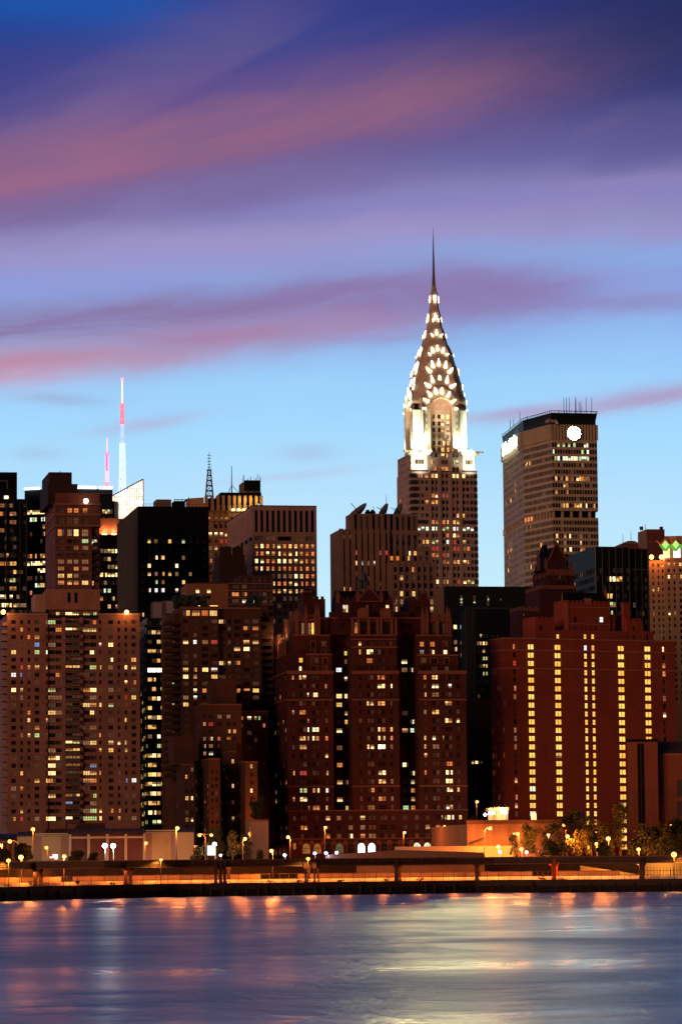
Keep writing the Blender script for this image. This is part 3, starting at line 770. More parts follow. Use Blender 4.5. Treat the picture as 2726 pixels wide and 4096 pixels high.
for z0, z1 in rw:
    u0, u1 = cS[0][0] - .1, cS[1][1] + .1
    m = MB(); m.box(u0, u1, -.9, .48, z0 - .55, z0 - .40); m.box(u0, u1, -.9, -.8, z0 - .4, z0 + .45); m.box(u0, u0 + .1, -.8, .48, z0 - .4, z0 + .45); m.box(u1 - .1, u1, -.8, .48, z0 - .4, z0 + .45)
    o = m.build('balcony', MBal, b.root); s_ = MB(); s_.box(u0 - .05, u1 + .05, -.95, -.91, z0 - .62, z0 - .46); s_.build('slab_edge', M_slabpent, o)
# balconies round the left corner
for z0, z1 in rw:
    m = MB(); m.box(-1.6, -.02, 1.5, 9, z0 - .5, z0 - .35); m.box(-1.6, -1.5, 1.5, 9, z0 - .35, z0 + .6); m.box(-1.5, -.02, 1.5, 1.6, z0 - .35, z0 + .6); m.build('corner_balcony', M_slabpent, b.root)
    m = MB(); m.box(b.W + .02, b.W + 1.3, 1.5, 4, z0 - .5, z0 - .3); m.box(b.W + 1.2, b.W + 1.3, 1.5, 4, z0 - .3, z0 + .6); m.build('corner_balcony', MBal, b.root)
b.litpx('F', '495,320,g 540,385,w 510,385,o 650,378,w 690,380,y 770,382,y 835,382,y 805,318,o 850,318,o 196,378,o 258,443,o 334,443,o 480,505,d 900,510,b 993,508,w 118,578,y 331,578,g 422,578,G 845,583,w 993,645,w 1199,643,y 261,714,o 334,712,y 196,714,r 420,714,y 615,718,y 690,718,y 840,718,g 900,712,y 1129,710,w 1205,710,y 993,712,d 125,780,b 196,780,B 1129,844,w 1199,844,o 125,915,w 196,915,y 480,920,g 770,920,o 845,920,w 1129,978,r 1199,978,y 770,1052,y 840,1052,o 900,1048,y 985,1048,g 480,1122,y 530,1122,d 840,1122,w 418,1186,y 256,1193,y 1129,1180,y 810,1255,d 850,1255,d 850,320,o 258,1323,y 334,1323,g 902,1316,o 993,1383,y 1065,1383,w 1129,1383,y 620,1385,w 690,1385,w 845,1390,y 800,1390,d 460,985,d 520,985,d 334,512,B')
b.litpx('G', '995,220,y 1129,216,y 900,222,y 480,232,d 640,228,y 690,228,y 480,297,y 510,297,w 620,297,d 680,297,d 465,365,w 640,360,d 690,360,d 840,360,B 188,434,y 465,434,w 780,430,y 845,430,y 900,425,o 328,498,y 413,498,y 470,502,o 780,497,o 840,497,o 1129,489,B 1199,487,b 186,573,o 450,638,g 485,638,y 615,635,o 690,635,y 830,632,g 650,704,B 900,765,w 820,770,g 770,770,d 993,763,o 1065,763,o 185,778,y 250,710,k 1065,832,o 1199,832,d 900,832,w 123,853,o 185,860,r 305,862,d 480,850,w 440,850,w 650,840,w 780,840,g 845,840,g 1129,895,G 640,905,g')
b.random_lit(.035, 'ddo')
# penthouse block and lit terrace storey
u0, z0 = b.uz(*c('F', 408, 28), 1); u1, _ = b.uz(*c('F', 897, 28), 1); zb2 = b.uz(*c('F', 650, 190), 1)[1]
q = b.part('penthouse', M_slabpent); sl = b.u(*c('F', 340, 60), 1)
m = Bld.__new__(Bld)
hole = []
for x0, x1 in ((607, 636), (669, 697)):
    a_, zz0 = b.uz(*c('F', x0, 135), 1); b_, zz1 = b.uz(*c('F', x1, 45), 1); hole.append((a_ - u0, b_ - u0, zz0, zz1, (0, False)))
b.prism([(u0, 1), (u1, 1), (u1, 19), (u0, 19)], zb2, z0 - 0, {0: hole}, dep=.6)
q.box(u0 - .2, u1 + .2, .7, .98, z0 - .1, z0 + .4); q.box(u0 - .2, u1 + .2, .6, .98, zb2 - .3, zb2)
q.box(u0 - 3.4, u0 - .02, 1.2, 17, ztop + .5, z0 - 1.2)
zt2 = b.z(cy('F', 278), cx('F', 650))
cT = b.cols('F', 230, [(505, 553), (590, 648), (652, 708), (748, 808), (812, 866)], 3)
b.box(b.u(*c('F', 435, 230), 3), b.u(*c('F', 880, 230), 3), 3, 18, zt2, zb2 - .31, [(a_, b_, zt2 + 1.0, zb2 - 1.0) for a_, b_ in cT], kind=(2, False))
b.litpx('F', '530,228,y 620,228,w 680,228,w 780,228,g 840,228,g')
q = b.part('terrace_rail', BLACK); q.box(uA, uB, .5, .6, zt2, zt2 + 1.2)
for i in range(9): u = uA + (uB - uA) * i / 8; q.box(u - .08, u + .08, .3, .49, zt2, zt2 + 1.5)
for x, y in ((30, 222), (1133, 224)):
    u, z = b.uz(*c('F', x, y), .6); o = MB().ball((u, -.3, z), .75).build('roof_lamp', emat('lamp_orange_hot', (1, .36, .07), 14), b.root)
    ld = bpy.data.lights.new('roof_lamp_glow', 'POINT'); ld.energy = 900; ld.color = (1, .34, .08); ld.shadow_soft_size = .7
    lo = bpy.data.objects.new('roof_lamp_glow', ld); COL.objects.link(lo); lo.parent = b.root; lo.location = (u, -2.2, z + .3)
m = MB()
for i in range(26):
    u = rng.uniform(.5, uA - 1); h = rng.uniform(.4, 1.6); m.ball((u, rng.uniform(1, 6), ztop + h * .4), h * .6, 6, 4)
m.build('terrace_shrubs', plain('shrub_leaf', (.05, .06, .03), .8), b.root)
b.finish()

# ================================================================== black slab office tower
b = Bld('office_tower', 'broad black office tower with grid of small square windows, striped left side and roof machinery', 'office building', M_black, cx('A', 1235), cx('B', 413), cy('A', 392), 1320, 10, xs=cx('A', 1060), dep=45,
        dark=(('blue', .75), ('dark', .25)), faint=.03)
cl = b.colsn('N', 2300, 570, 816, 10, 12.5)
rw = b.rows('A', 1400, 705, 705 + 73.3 * 10, 11, 34)
sv = []
nL = 22
for i in range(nL):
    for z0, z1 in b.rows('A', 1240, 700, 700 + 48.9 * 14, 15, 30): sv.append((b.D * (i + .2) / nL, b.D * (i + .8) / nL, z0, z1, (0, False)))
b.box(0, b.W, 0, b.D, 0, b.top, b.grid(cl, rw, [(0, False)] * 10), left=sv, dep=.25)
q = b.part('mullion', plain('thin_fin_steel', (.05, .055, .065), .35, .5))
for i in range(1, 21): u = b.W * i / 21; q.box(u - .06, u + .06, -.2, -.02, 0, b.top)
q = b.part('side_fin', plain('side_fin_steel', (.13, .12, .12), .5, .2))
for i in range(nL + 1): v = b.D * i / nL; q.box(-.45, -.02, v - .12, v + .12, 0, b.top - .5)
q = b.part('roof_plant', wallmat('roof_plant_tan', (.26, .2, .13), .2)); P_ = lambda x, y, v: b.uz(*c('A', x, y), v)
u0, z0 = P_(1402, 330, 6); u1, _ = P_(1535, 330, 6); q.box(u0, u1, 6, 16, b.top, z0)
q = b.part('roof_railing', BLACK); q.box(2, b.W - 2, 1, 1.1, b.top + 1.0, b.top + 1.1)
for i in range(18): u = 2 + (b.W - 4) * i / 17; q.box(u - .06, u + .06, 1, 1.1, b.top, b.top + 1.0)
u0, z0 = b.uz(*c('B', 105, 330), 8); u1, _ = b.uz(*c('B', 200, 350), 8)
m = MB(); m.box(u0, u1, 8, 16, b.top, b.top + 3.0); m.tube((u0 + 2, 8, b.top + 1), (u0 + 5, 8, z0), .4); m.build('chiller_unit', M_roof, b.root)
m = MB(); m.box(u0, u1 + 1.5, 7.5, 7.7, z0 - .3, z0)
for i in range(5): u = u0 + (u1 + 1.5 - u0) * i / 4; m.tube((u, 7.6, b.top), (u, 7.6, z0 + (1 if i == 4 else 0)), .12, None, 4)
m.build('roof_gantry', BLACK, b.root)
b.litpx('A', '1338,712,y 1399,708,d 1520,708,y 1400,853,w 1461,855,y 1340,926,w 1341,1000,y 1403,1008,d 1458,1000,y 1521,1000,y 1402,1072,g 1463,1072,d 1341,1145,b 1402,1145,b 1463,1145,b 1280,1365,y')
b.litpx('B', '64,708,y 187,708,g 10,855,y 127,926,w 66,1000,y 127,1003,d 238,1003,d 190,1078,y 127,1145,b 10,1145,b 187,855,d')
b.litpx('A', '1080,870,y 1095,862,y 1110,853,y 1125,845,y 1122,915,y 1135,908,y 1135,980,y 1135,1050,y 1080,1080,o 1090,1075,y 1135,1120,y 1100,1200,o 1115,1195,o 1130,1190,o 1150,1188,o 1170,1185,o 1190,1182,d 1205,1160,y 1085,1300,G 1100,1290,G 1115,1280,G 1125,1270,G 1137,1265,G', 5)
b.finish()

# ================================================================== art deco tower with lattice mast
b = Bld('art_deco_tower', 'orange lit art deco tower with tall vertical piers, rooftop block and lattice radio mast', 'skyscraper', M_deco, cx('B', 380), cx('B', 915), cy('B', 295), 1640, 9, xs=cx('B', 310), dep=36, trim=M_deco, dark=(('blind', .6), ('curtain', .3), ('dark', .1)))
z430 = b.z(cy('B', 430)); cl = b.cols('B', 700, [(416, 442), (468, 492), (517, 541), (562, 586), (612, 636), (662, 686), (712, 736)])
rows_ = [(b.z(cy('B', y + 17)), b.z(cy('B', y - 17))) for y in (505, 570, 642, 705, 765, 821, 880, 937, 993)]
b.box(0, b.W, 0, b.D, 0, z430, b.grid(cl, rows_, [(1, True)] * 7))
b.box(2, b.W - 3, 2, b.D - 4, z430, b.top - 1.5)
q = b.part('vertical_pier', M_deco)
for i, x in enumerate((393, 447, 498, 545, 598, 645, 690, 740, 790, 840, 885)):
    u = b.u(*c('B', x, 360)); q.box(u - .62, u + .62, -.4, 1.98, z430 - 3, b.top)
    q.prism([(u - .8, -.8), (u + .8, -.8), (u + .8, 1.9), (u - .8, 1.9)], b.top - 7, b.top - 4.5); q.box(u - .45, u + .45, -.5, 0, z430 - 8, z430 - 3.02)
q = b.part('dark_recess', M_roof); q.box(2.2, b.W - 3.2, 1.2, 1.97, z430 + .3, b.top - 1.2)
q = b.part('chamfered_corner', M_deco)
q.prism([(-9, 8), (-.02, 2), (-.02, 14), (-9, 20)], 0, b.top - 8); q.prism([(-7, 9), (-.02, 4), (-.02, 14), (-7, 18)], b.top - 8, b.top - .5)
q.prism([(b.W + .02, 2), (b.W + 3, 5), (b.W + 3, 18), (b.W + .02, 18)], 0, b.top - 5)
P_ = lambda x, y, v: b.uz(*c('B', x, y), v)
m = MB(); u0, z0 = P_(520, 268, 8); u1, _ = P_(885, 268, 8); m.box(u0, u1, 8, 28, b.top - 2, z0); m.build('roof_storey', M_roof, b.root)
u2, z2 = P_(720, 172, 9); u3, _ = P_(885, 172, 9); uu = (u2 + u3) / 2
m = MB(); m.prism([(u2, 12), (u2 + 4, 9), (u3 - 2, 9), (u3, 12), (u3, 24), (u2, 24)], z0, z2)
m.build('rooftop_block', wallmat('gilded_louvres', (.22, .14, .06), .45, scale=.3, grain=.8), b.root)
m = MB(); m.box(u2 + .5, u3 - .5, 8.6, 8.95, z0 + 1, z0 + 6)
for i in range(3): a_ = u2 + 2 + (u3 - u2 - 4) * i / 2; m.box(a_ - .8, a_ + .8, 8.55, 8.6, z0 + 2, z2 - 1)
m.build('louvre', M_roof, b.root)
for x in (722, 730, 765, 790, 835, 852, 870, 880): u, z = P_(x, rng.uniform(95, 150), 11); MB().tube((u, 11 + rng.random() * 3, z2), (u, 11, z), .12, None, 4).build('aerial', BLACK, b.root)
u, z = P_(619, 30, 12); MB().tube((u, 12, z0), (u, 12, z), .3, .15).build('whip_mast', BLACK, b.root)
m = MB()
for k in range(3): a_ = k * 2.1; m.tube((u, 12, z0 + 4), (u + 3.5 * math.cos(a_), 12 + 3 * math.sin(a_), z0), .12, None, 4)
m.build('mast_stay', BLACK, b.root)
u, zt = P_(418, -5, 14); zb3 = P_(418, 290, 14)[1]; zm = P_(418, 70, 14)[1]; zt = b.uz(cx('N', 834), 1809, 14)[1]
m = MB(); nseg = 6
for i in range(nseg):
    za = zb3 - 3 + (zm - zb3 + 3) * i / nseg; zb4 = zb3 - 3 + (zm - zb3 + 3) * (i + 1) / nseg; wa = 1.9 - 1.2 * i / nseg; wb = 1.9 - 1.2 * (i + 1) / nseg
    cs = [(-1, -1), (1, -1), (1, 1), (-1, 1)]
    for k in range(4):
        p, p2 = cs[k], cs[(k + 1) % 4]
        m.tube((u + p[0] * wa, 14 + p[1] * wa, za), (u + p[0] * wb, 14 + p[1] * wb, zb4), .18, None, 4)
        m.tube((u + p[0] * wa, 14 + p[1] * wa, za), (u + p2[0] * wb, 14 + p2[1] * wb, zb4), .13, None, 4)
        m.tube((u + p[0] * wb, 14 + p[1] * wb, zb4), (u + p2[0] * wb, 14 + p2[1] * wb, zb4), .2, None, 4)
m.box(u - 1.1, u + 1.1, 13, 15, zm, zm + .4); m.tube((u, 14, zm), (u, 14, zt), .22, .1)
for i in range(5): z = zm + (zt - zm) * (i + 1) / 6; m.tube((u - .9, 14, z), (u + .9, 14, z), .15, None, 4)
m.build('lattice_mast', plain('mast_red_grey', (.09, .05, .05), .5), b.root)
b.litpx('B', '428,642,w 478,642,w 527,642,w 574,642,w 480,765,y 428,765,d 428,505,o 480,505,d 529,505,d 574,508,o 430,880,o 483,885,o 529,705,r 574,705,r 430,570,k')
YG = emat('flood_yellow_green', (1, .86, .3), 7)
for x in (650, 700, 745, 795, 840):
    u = b.u(*c('B', x - 22, 420)); MB().box(u - .7, u + .7, -2.4, -1.8, z430 - .1, z430 + .6).build('floodlight', YG, b.root)
    ld = bpy.data.lights.new('flood_lamp', 'POINT'); ld.energy = 260; ld.color = (1, .85, .25); ld.shadow_soft_size = .4
    lo = bpy.data.objects.new('flood_lamp', ld); COL.objects.link(lo); lo.parent = b.root; lo.location = (u + 1.6, -2.6, z430 + 5)
q = b.part('cornice', M_deco); q.box(0, b.W, -.9, -.02, z430 - 5, z430 - 4.2); q.box(0, b.W, -1.2, -.42, z430 - .5, z430 - .12)
b.finish()

# ================================================================== beige granite office block
b = Bld('office_tower', 'beige granite office block with dark vertical louvres above rows of glowing orange windows', 'office building', M_beige, cx('B', 803), cx('B', 1378), cy('B', 390), 1400, 10, xs=cx('B', 575), dep=50, trim=M_beige, dark=(('blind', .6), ('curtain', .4)), faint=.35)
lv = b.colsn('B', 530, 840, 1342, 11, 27); zl = (b.z(cy('B', 622)), b.z(cy('B', 428)))
band_ = b.cols('B', 680, [(830, 903), (930, 1003), (1030, 1153), (1180, 1255), (1282, 1353)]); zbnd = (b.z(cy('B', 699)), b.z(cy('B', 661)))
wc = b.colsn('B', 900, 843, 1346, 11, 26)
rw = b.rows('B', 900, 748, 748 + 67.3 * 10, 11, 36)
nl = 20; lo_ = [(b.D * (i + .25) / nl, b.D * (i + .75) / nl, zl[0], zl[1], (0, False)) for i in range(nl)] + [(b.D * (i + .25) / nl, b.D * (i + .75) / nl, r[0], r[1]) for i in range(nl) for r in rw]
lo_ += [(b.D * (i + .1) / 6, b.D * (i + .9) / 6, zbnd[0], zbnd[1], (0, False)) for i in range(6)]
b.box(0, b.W, 0, b.D, 0, b.top, b.grid(wc, rw) + [(a, d, zl[0], zl[1], (0, False)) for a, d in lv] + [(a, d, zbnd[0], zbnd[1], (0, False)) for a, d in band_], left=lo_, dep=.5)
txt = []
for r in range(4):
    for i in range(11): txt.append('%d,%d,%s' % (843 + 50.3 * i, 748 + 67.3 * r, 'o'))
b.litpx('B', ' '.join(txt))
b.litpx('B', '893,748,w 1045,748,w 943,815,w 1045,815,w 1145,815,w 1195,815,w 843,882,w 893,882,w 1045,882,w 1095,882,w 1195,882,w 893,950,w 1146,748,y 1195,748,y 1146,882,y 1245,882,y 1147,1017,d 1097,1017,d 1045,1017,d 1195,1017,w 1245,1017,y 1297,1017,o 1347,1017,o 995,1084,y 1045,1084,o 1097,1084,o 1147,1084,y 1195,1084,w 1250,1084,o 1300,1084,o 1347,1084,o 1047,1151,y 1098,1151,y 1147,1151,y 1195,1151,y 1245,1151,o 995,1151,o')
for w in b.wins:
    if w['h'] > 8 or w['w'] > 5.1: w['lit'] = 'X'
    elif abs(w['nn'][0]) > .5 and w['h'] < 8 and w['lit'] is None: w['lit'] = rng.choice([None, 'd', 'd', 'o']) if w['p'][2] > rw[5][0] else None
LIT['X'] = M_roof; LITNAME['X'] = 'dark louvred opening'
q = b.part('coping', M_roof); q.box(-.1, b.W + .1, -.1, b.D, b.top, b.top + .35)
b.finish()

# ================================================================== dark brick stack in front
b = Bld('brick_tower', 'unlit dark brick tower top with chamfered corners in front of the beige granite block', 'building', M_dkbrick, cx('B', 535), cx('B', 720), cy('B', 757), 1250, 10, xs=cx('B', 518), dep=16)
b.box(0, b.W, 0, b.D, 0, b.top - 3)
q = b.part('corner_pier', M_dkbrick)
for x0, x1, y in ((518, 560, 760), (560, 615, 753), (640, 720, 756)):
    u0, z0 = b.uz(*c('B', x0, y)); u1, _ = b.uz(*c('B', x1, y)); q.box(u0, u1, -.8, 4, 0, z0)
u0, z0 = b.uz(*c('B', 495, 940)); u1, _ = b.uz(*c('B', 745, 940)); q = b.part('lower_tier', M_dkbrick); q.box(u0, u1, -3, 14, 0, z0)
u0, z0 = b.uz(*c('B', 505, 830)); u1, _ = b.uz(*c('B', 733, 830)); q.box(u0, u1, -1.5, 13, 0, z0)
b.finish()

# ================================================================== dark brick apartment block with roof terrace
b = Bld('apartment_building', 'dark brick apartment block with a tan blank wall, roof terrace shrubs and reflecting windows', 'apartment building', M_apt, cx('B', 222), cx('B', 990), cy('B', 1085), 1190, 9, xs=cx('B', 208), dep=20, dark=(('curtain', .25), ('blind', .6), ('dark', .15)), faint=.1)
u590 = b.u(*c('B', 590, 1150)); M_tan = wallmat('tan_brick', (.34, .15, .075), .15)
mb = MB()
o1 = [(b.u(*c('B', x0, 1150)), b.u(*c('B', x1, 1150)), b.z(cy('B', 1168)), b.z(cy('B', 1130))) for x0, x1 in ((300, 330), (400, 431))] + [(b.u(*c('B', 402, 1210)), b.u(*c('B', 430, 1210)), b.z(cy('B', 1226)), b.z(cy('B', 1192)))]
b.facade((0, 0), (u590, 0), 0, b.top, o1, (0, False), mb=mb); b.facade((0, 20), (0, 0), 0, b.top, [], mb=mb); mb.face([(0, 0, b.top), (u590, 0, b.top), (u590, 20, b.top), (0, 20, b.top)])
mb.build('tan_wall', M_tan, b.root)
z2 = b.z(cy('B', 1030)); z3 = b.z(cy('B', 1008)); u700 = b.u(*c('B', 700, 1100))
rw = [(b.z(cy('B', y + 17)), b.z(cy('B', y - 17))) for y in (1052, 1110, 1178, 1240, 1300, 1360, 1420)]
c1 = b.cols('B', 1180, [(625, 685)]); c2 = b.cols('B', 1180, [(715, 755), (792, 835), (858, 878), (897, 932), (950, 985)])
b.box(u590 + .01, u700, .3, 20, 0, z2 - 2, b.grid(c1, rw, [(1, False)]))
b.box(u700 + .01, b.W, 0, 20, 0, z3, b.grid(c2, rw, [(1, False), (1, False), (0, False), (1, False), (1, False)]))
q = b.part('string_course', M_redtrim)
for y in (1082, 1145, 1208, 1270): z = b.z(cy('B', y)); q.box(u590, b.W, -.12, -.02, z - .12, z + .12)
q = b.part('upper_storey', M_apt); q.box(3, u700, 6, 19, b.top, z2 - 1.2)
q = b.part('roof_rail', BLACK); q.box(3, u700, 5.9, 6, z2 + .28, z2 + .45)
for i in range(30): u = 3 + (u700 - 3) * i / 29; q.box(u - .04, u + .04, 5.9, 6, z2 - 1.2, z2 + .3)
b.litpx('B', '315,1150,w 415,1150,w 655,1180,o 735,1170,o 735,1235,b 812,1235,y 970,1415,y 655,1240,k')
for w in b.wins:
    if w['lit'] == 'o' and w['w'] > 5: pass
b.finish()
for x, y in ((998, 1355), (1000, 1425)): pass

# ================================================================== brown brick tower with lit top floor
b = Bld('apartment_tower', 'brown brick apartment tower, four glowing wide windows on its top floor, shrubs on the roof', 'apartment tower', M_apt, cx('H', 386), cx('H', 1108), cy('H', 165), 1110, 9.5, xs=cx('H', 245), dep=24, trim=M_redtrim, dark=(('dark', .35), ('blind', .55), ('curtain', .1)), faint=.12)
b.D = 24
rw = b.rows('H', 650, 302, 302 + 62.25 * 22, 23, 34)
cl = b.cols('H', 700, [(410, 455), (502, 532), (582, 633), (662, 715)]); cr_ = b.cols('H', 700, [(868, 920), (952, 1003), (1033, 1085)]); cm = b.cols('H', 700, [(738, 795), (818, 842)])
u730 = b.u(*c('H', 728, 700)); u803 = b.u(*c('H', 850, 700)); zt = b.uz(*c('H', 680, 253)); z1_ = b.uz(*c('H', 680, 206))[1]
tc_ = b.cols('H', 230, [(406, 470), (491, 557), (576, 632), (649, 712)])
kd = [(2, False), (0, True), (2, False), (2, False)]
b.box(0, u730, 0, 24, 0, b.top, b.grid(cl, rw, kd) + [(a, d, zt[1], z1_, (3, False)) for a, d in tc_])
b.box(u730 + .01, u803, 1.6, 24, 0, b.top - .5, b.grid(cm, rw, [(2, False), (0, False)]))
b.box(u803 + .01, b.W, 0, 24, 0, b.top - .2, b.grid(cr_, rw, [(2, False)] * 3))
q = b.part('chamfer_wing', M_apt)
# splayed left wing
pw = [b.uz(*c('H', 245, 300), 12)[0], 12.0]
poly = [(pw[0], 12), (-1.5, 3), (-.02, 3), (-.02, 22), (pw[0], 22)]
L = math.hypot(pw[0] + 1.5, 9); ops = []
for z0, z1 in rw: ops += [(L * .12, L * .30, z0, z1, (0, False)), (L * .38, L * .52, z0, z1, (0, False)), (L * .62, L * .9, z0, z1, (1, False))]
b.prism(poly, 0, b.top - 2, {0: ops}, dep=.4)
for z0, z1 in rw:
    m = MB(); m.box(-5.4, -.3, -.4, 4.2, z0 - .5, z0 - .3); m.box(-5.4, -.3, -.4, -.3, z0 - .3, z0 + .5); m.build('corner_balcony', M_dkbrick, b.root)
    m = MB(); m.box(b.W + .02, b.W + 4, 2, 5, z0 - .5, z0 - .3); m.box(b.W + .02, b.W + 4, 2, 2.1, z0 - .3, z0 + .6); m.build('corner_balcony', M_dkbrick, b.root)
q = b.part('rear_wing', M_dkbrick); q.box(b.W + .02, b.W + 4.6, 5.02, 22, 0, b.top - 3)
q = b.part('coping', M_redtrim); q.box(0, b.W, -.15, -.02, b.top - .8, b.top - .55)
b.litpx('H', '438,229,y 524,229,y 604,229,o 680,229,y 431,489,w 515,484,b 606,489,d 687,489,r 431,737,y 519,735,o 607,737,w 690,738,b 432,799,w 518,795,o 688,797,y 519,917,w 608,920,o 518,980,b 432,985,d 433,1047,y 977,490,y 1058,490,y 893,552,y 977,552,w 895,675,o 830,683,y 766,680,y 766,300,y 978,370,o 1058,370,o 905,920,o 980,915,o 1065,925,Y 350,490,o 325,235,Y 330,885,g 265,465,y 265,885,d 335,1060,y 1058,302,k')
m = MB()
for i in range(90):
    u = rng.choice([rng.uniform(-2, 3.5), rng.uniform(4, 8.5), rng.uniform(22, 27)]); r = rng.uniform(.4, 1.1); m.ball((u, rng.uniform(2, 6), b.top + rng.uniform(.3, 3.5)), r, 6, 4)
m.build('roof_shrubs', plain('roof_shrub_leaf', (.02, .035, .018), .8), b.root)
for x in (365, 475):
    u, z = b.uz(*c('H', x + 210, 148), 5); MB().box(u - 1.2, u + 1.2, 5, 5.4, b.top + .1, b.top + .5).build('terrace_lamp', emat('terrace_amber', (1, .5, .08), 4), b.root)
b.finish()

# ================================================================== slim glass apartment tower
b = Bld('glass_tower', 'slim glass apartment tower with pale side, many glowing yellow rooms, one storey glaring white', 'apartment tower', plain('dark_green_glass_wall', (.028, .032, .018), .25), cx('H', 86), cx('H', 243), cy('H', 272), 1200, 8, xs=cx('H', 22), dep=24, dark=(('dark', .8), ('blue', .2)), faint=.3)
rw = b.rows('H', 160, 322, 322 + 85.0 * 21, 22, 44)
cl = b.cols('H', 700, [(94, 128), (131, 165), (176, 204), (208, 238)])
nl = 5
b.box(0, b.W, 0, b.D, 0, b.top, b.grid(cl, rw, [(1, False)] * 4), left=[(b.D * (i + .1) / nl, b.D * (i + .9) / nl, r[0], r[1], (0, False)) for i in range(nl) for r in rw[7:]], dep=.3)
m = MB(); m.box(-.25, -.02, .3, b.D, rw[6][0], b.top); m.build('painted_reflection_side', plain('pale_blue_reflection_colour', (.50, .58, .62), .3), b.root)  # sky reflection in the side glass put into a pale blue colour
m = MB()
for i in range(8): v = .3 + (b.D - .3) * i / 7; m.box(-.32, -.26, v - .1, v + .1, rw[6][0], b.top)
for z0, z1 in rw[:7]: m.box(-.32, -.26, .3, b.D, z0 - .6, z0 - .45)
m.build('side_panel_joint', plain('joint_grey', (.12, .13, .14), .5), b.root)
for z0, z1 in rw:
    m = MB(); m.box(-1.2, b.W + .2, -1.1, -.02, z0 - .55, z0 - .38); m.box(-1.2, b.W + .2, -1.1, -1.0, z0 - .38, z0 + .35)
    m.build('balcony', plain('balcony_glass_dark', (.05, .055, .03), .3), b.root)
b.litpx('H', '148,405,y 190,405,y 190,490,y 220,490,d 111,577,y 148,577,y 223,590,y 190,675,y 111,747,H 148,747,H 190,747,H 223,747,H 111,830,y 148,830,y 148,915,y 223,915,g 148,1000,y 190,1000,w 111,1085,y 223,1085,o 111,1170,y 148,1170,d 190,1170,w 223,1170,y 111,1255,y 148,1255,y 190,1345,w 111,1345,d')
b.litpx('I', '111,295,y 148,295,w 190,295,y 111,380,y 148,380,y 111,468,Y 148,468,w 190,468,y 223,468,w 111,555,y 148,555,w 190,555,y 223,555,y 60,643,w 111,643,y 148,643,w 190,643,y 223,643,y 60,747,w 40,747,y 111,747,y 148,747,y 60,832,w 40,832,w 111,832,w 148,832,w 190,832,d 190,915,w 223,915,w 60,555,d 40,468,y 60,468,o 40,643,y')
for w in b.wins:
    if abs(w['nn'][0]) > .5 and w['lit'] is None and rng.random() < .45: w['lit'] = rng.choice('ydY')
    elif w['lit'] is None and w['p'][2] < rw[8][0] and rng.random() < .38: w['lit'] = rng.choice('ydYg')
q = b.part('roof_penthouse', wallmat('grey_pent', (.14, .12, .13), .25)); u0, z0 = b.uz(*c('H', 140, 125), 6); u1, _ = b.uz(*c('H', 250, 125), 6); q.box(u0, u1, 6, 16, b.top, z0)
q = b.part('roof_panel', plain('roof_panel_pale', (.35, .3, .33), .5)); q.box(u0, u0 + 3, 5.8, 5.98, b.top, z0 - .5); q.box(u1 - 1, u1 + 4, 6.2, 14, b.top + 2, z0 + .2)
b.finish()

# ================================================================== chrysler style skyscraper
aC = 11.5
b = Bld('spired_skyscraper', 'tallest skyscraper with brightly lit stainless steel crown of stacked arches and a needle spire', 'skyscraper', M_chr, cx('C', 885), cx('C', 1473), cy('C', 100), 1650, aC, xs=cx('C', 785), dep=34, zb=3.4, dark=(('dark', .45), ('blind', .45), ('curtain', .1)), faint=.15)
W_ = b.W; b.D = W_ ; Wc = W_ / 2
zD = lambda y, x=505: b.uz(*c('D', x, y))[1]
rowsC = b.rows('C', 1200, 15 - 59.3 * 3, 15 + 59.3 * 20, 24, 33)
z_top = zD(2270); 
grp = [(940, 965), (975, 1000), (1013, 1038), (1068, 1092), (1098, 1123), (1163, 1187), (1193, 1218), (1257, 1281), (1287, 1312), (1345, 1370), (1380, 1405), (1415, 1440)]
cl = b.cols('C', 430, grp)
nl = 7; 
lops = [(W_ * (i + .3) / nl, W_ * (i + .68) / nl, r[0], r[1]) for i in range(nl) for r in rowsC]
b.box(0, W_, 0, b.D, 0, z_top, b.grid(cl, [r for r in rowsC if r[1] < z_top - .6]), left=[o for o in lops if o[3] < z_top - .6], dep=.35)
# dark brick corner bands
q = b.part('corner_band', M_chrd)
for i, r in enumerate(rowsC):
    if r[1] > z_top - 1: continue
    q.box(-.12, W_ * .085, -.12, -.02, r[0] - .1, r[1] + .1) if i % 1 == 0 else None
    q.box(W_ * .945, W_ + .12, -.12, -.02, r[0] - .1, r[1] + .1)
    q.box(-.12, -.02, 0, b.D * .14, r[0] - .1, r[1] + .1)
    if i % 2 == 0:
        for a_, d_ in ((.085, .265), (.77, .945)): q.box(W_ * a_, W_ * d_, -.1, -.02, r[0], r[1]) if i in (1, 3, 5, 7, 8) else None
q = b.part('shaft_pier', M_chr)
for x in (1052, 1142, 1236, 1328):
    u = b.u(*c('C', x, 430)); q.box(u - .75, u + .75, -.45, -.02, 0, z_top)
for x0, x1 in ((1068, 1123), (1163, 1218), (1257, 1312)):
    u0 = b.u(*c('C', x0, 430)); u1 = b.u(*c('C', x1, 430)); uu = (u0 + u1) / 2; q.box(uu - .3, uu + .3, -.3, -.02, 0, z_top)
q = b.part('cornice', M_chrd); q.box(-.1, W_ + .1, -.25, -.02, z_top - .6, z_top - .1)
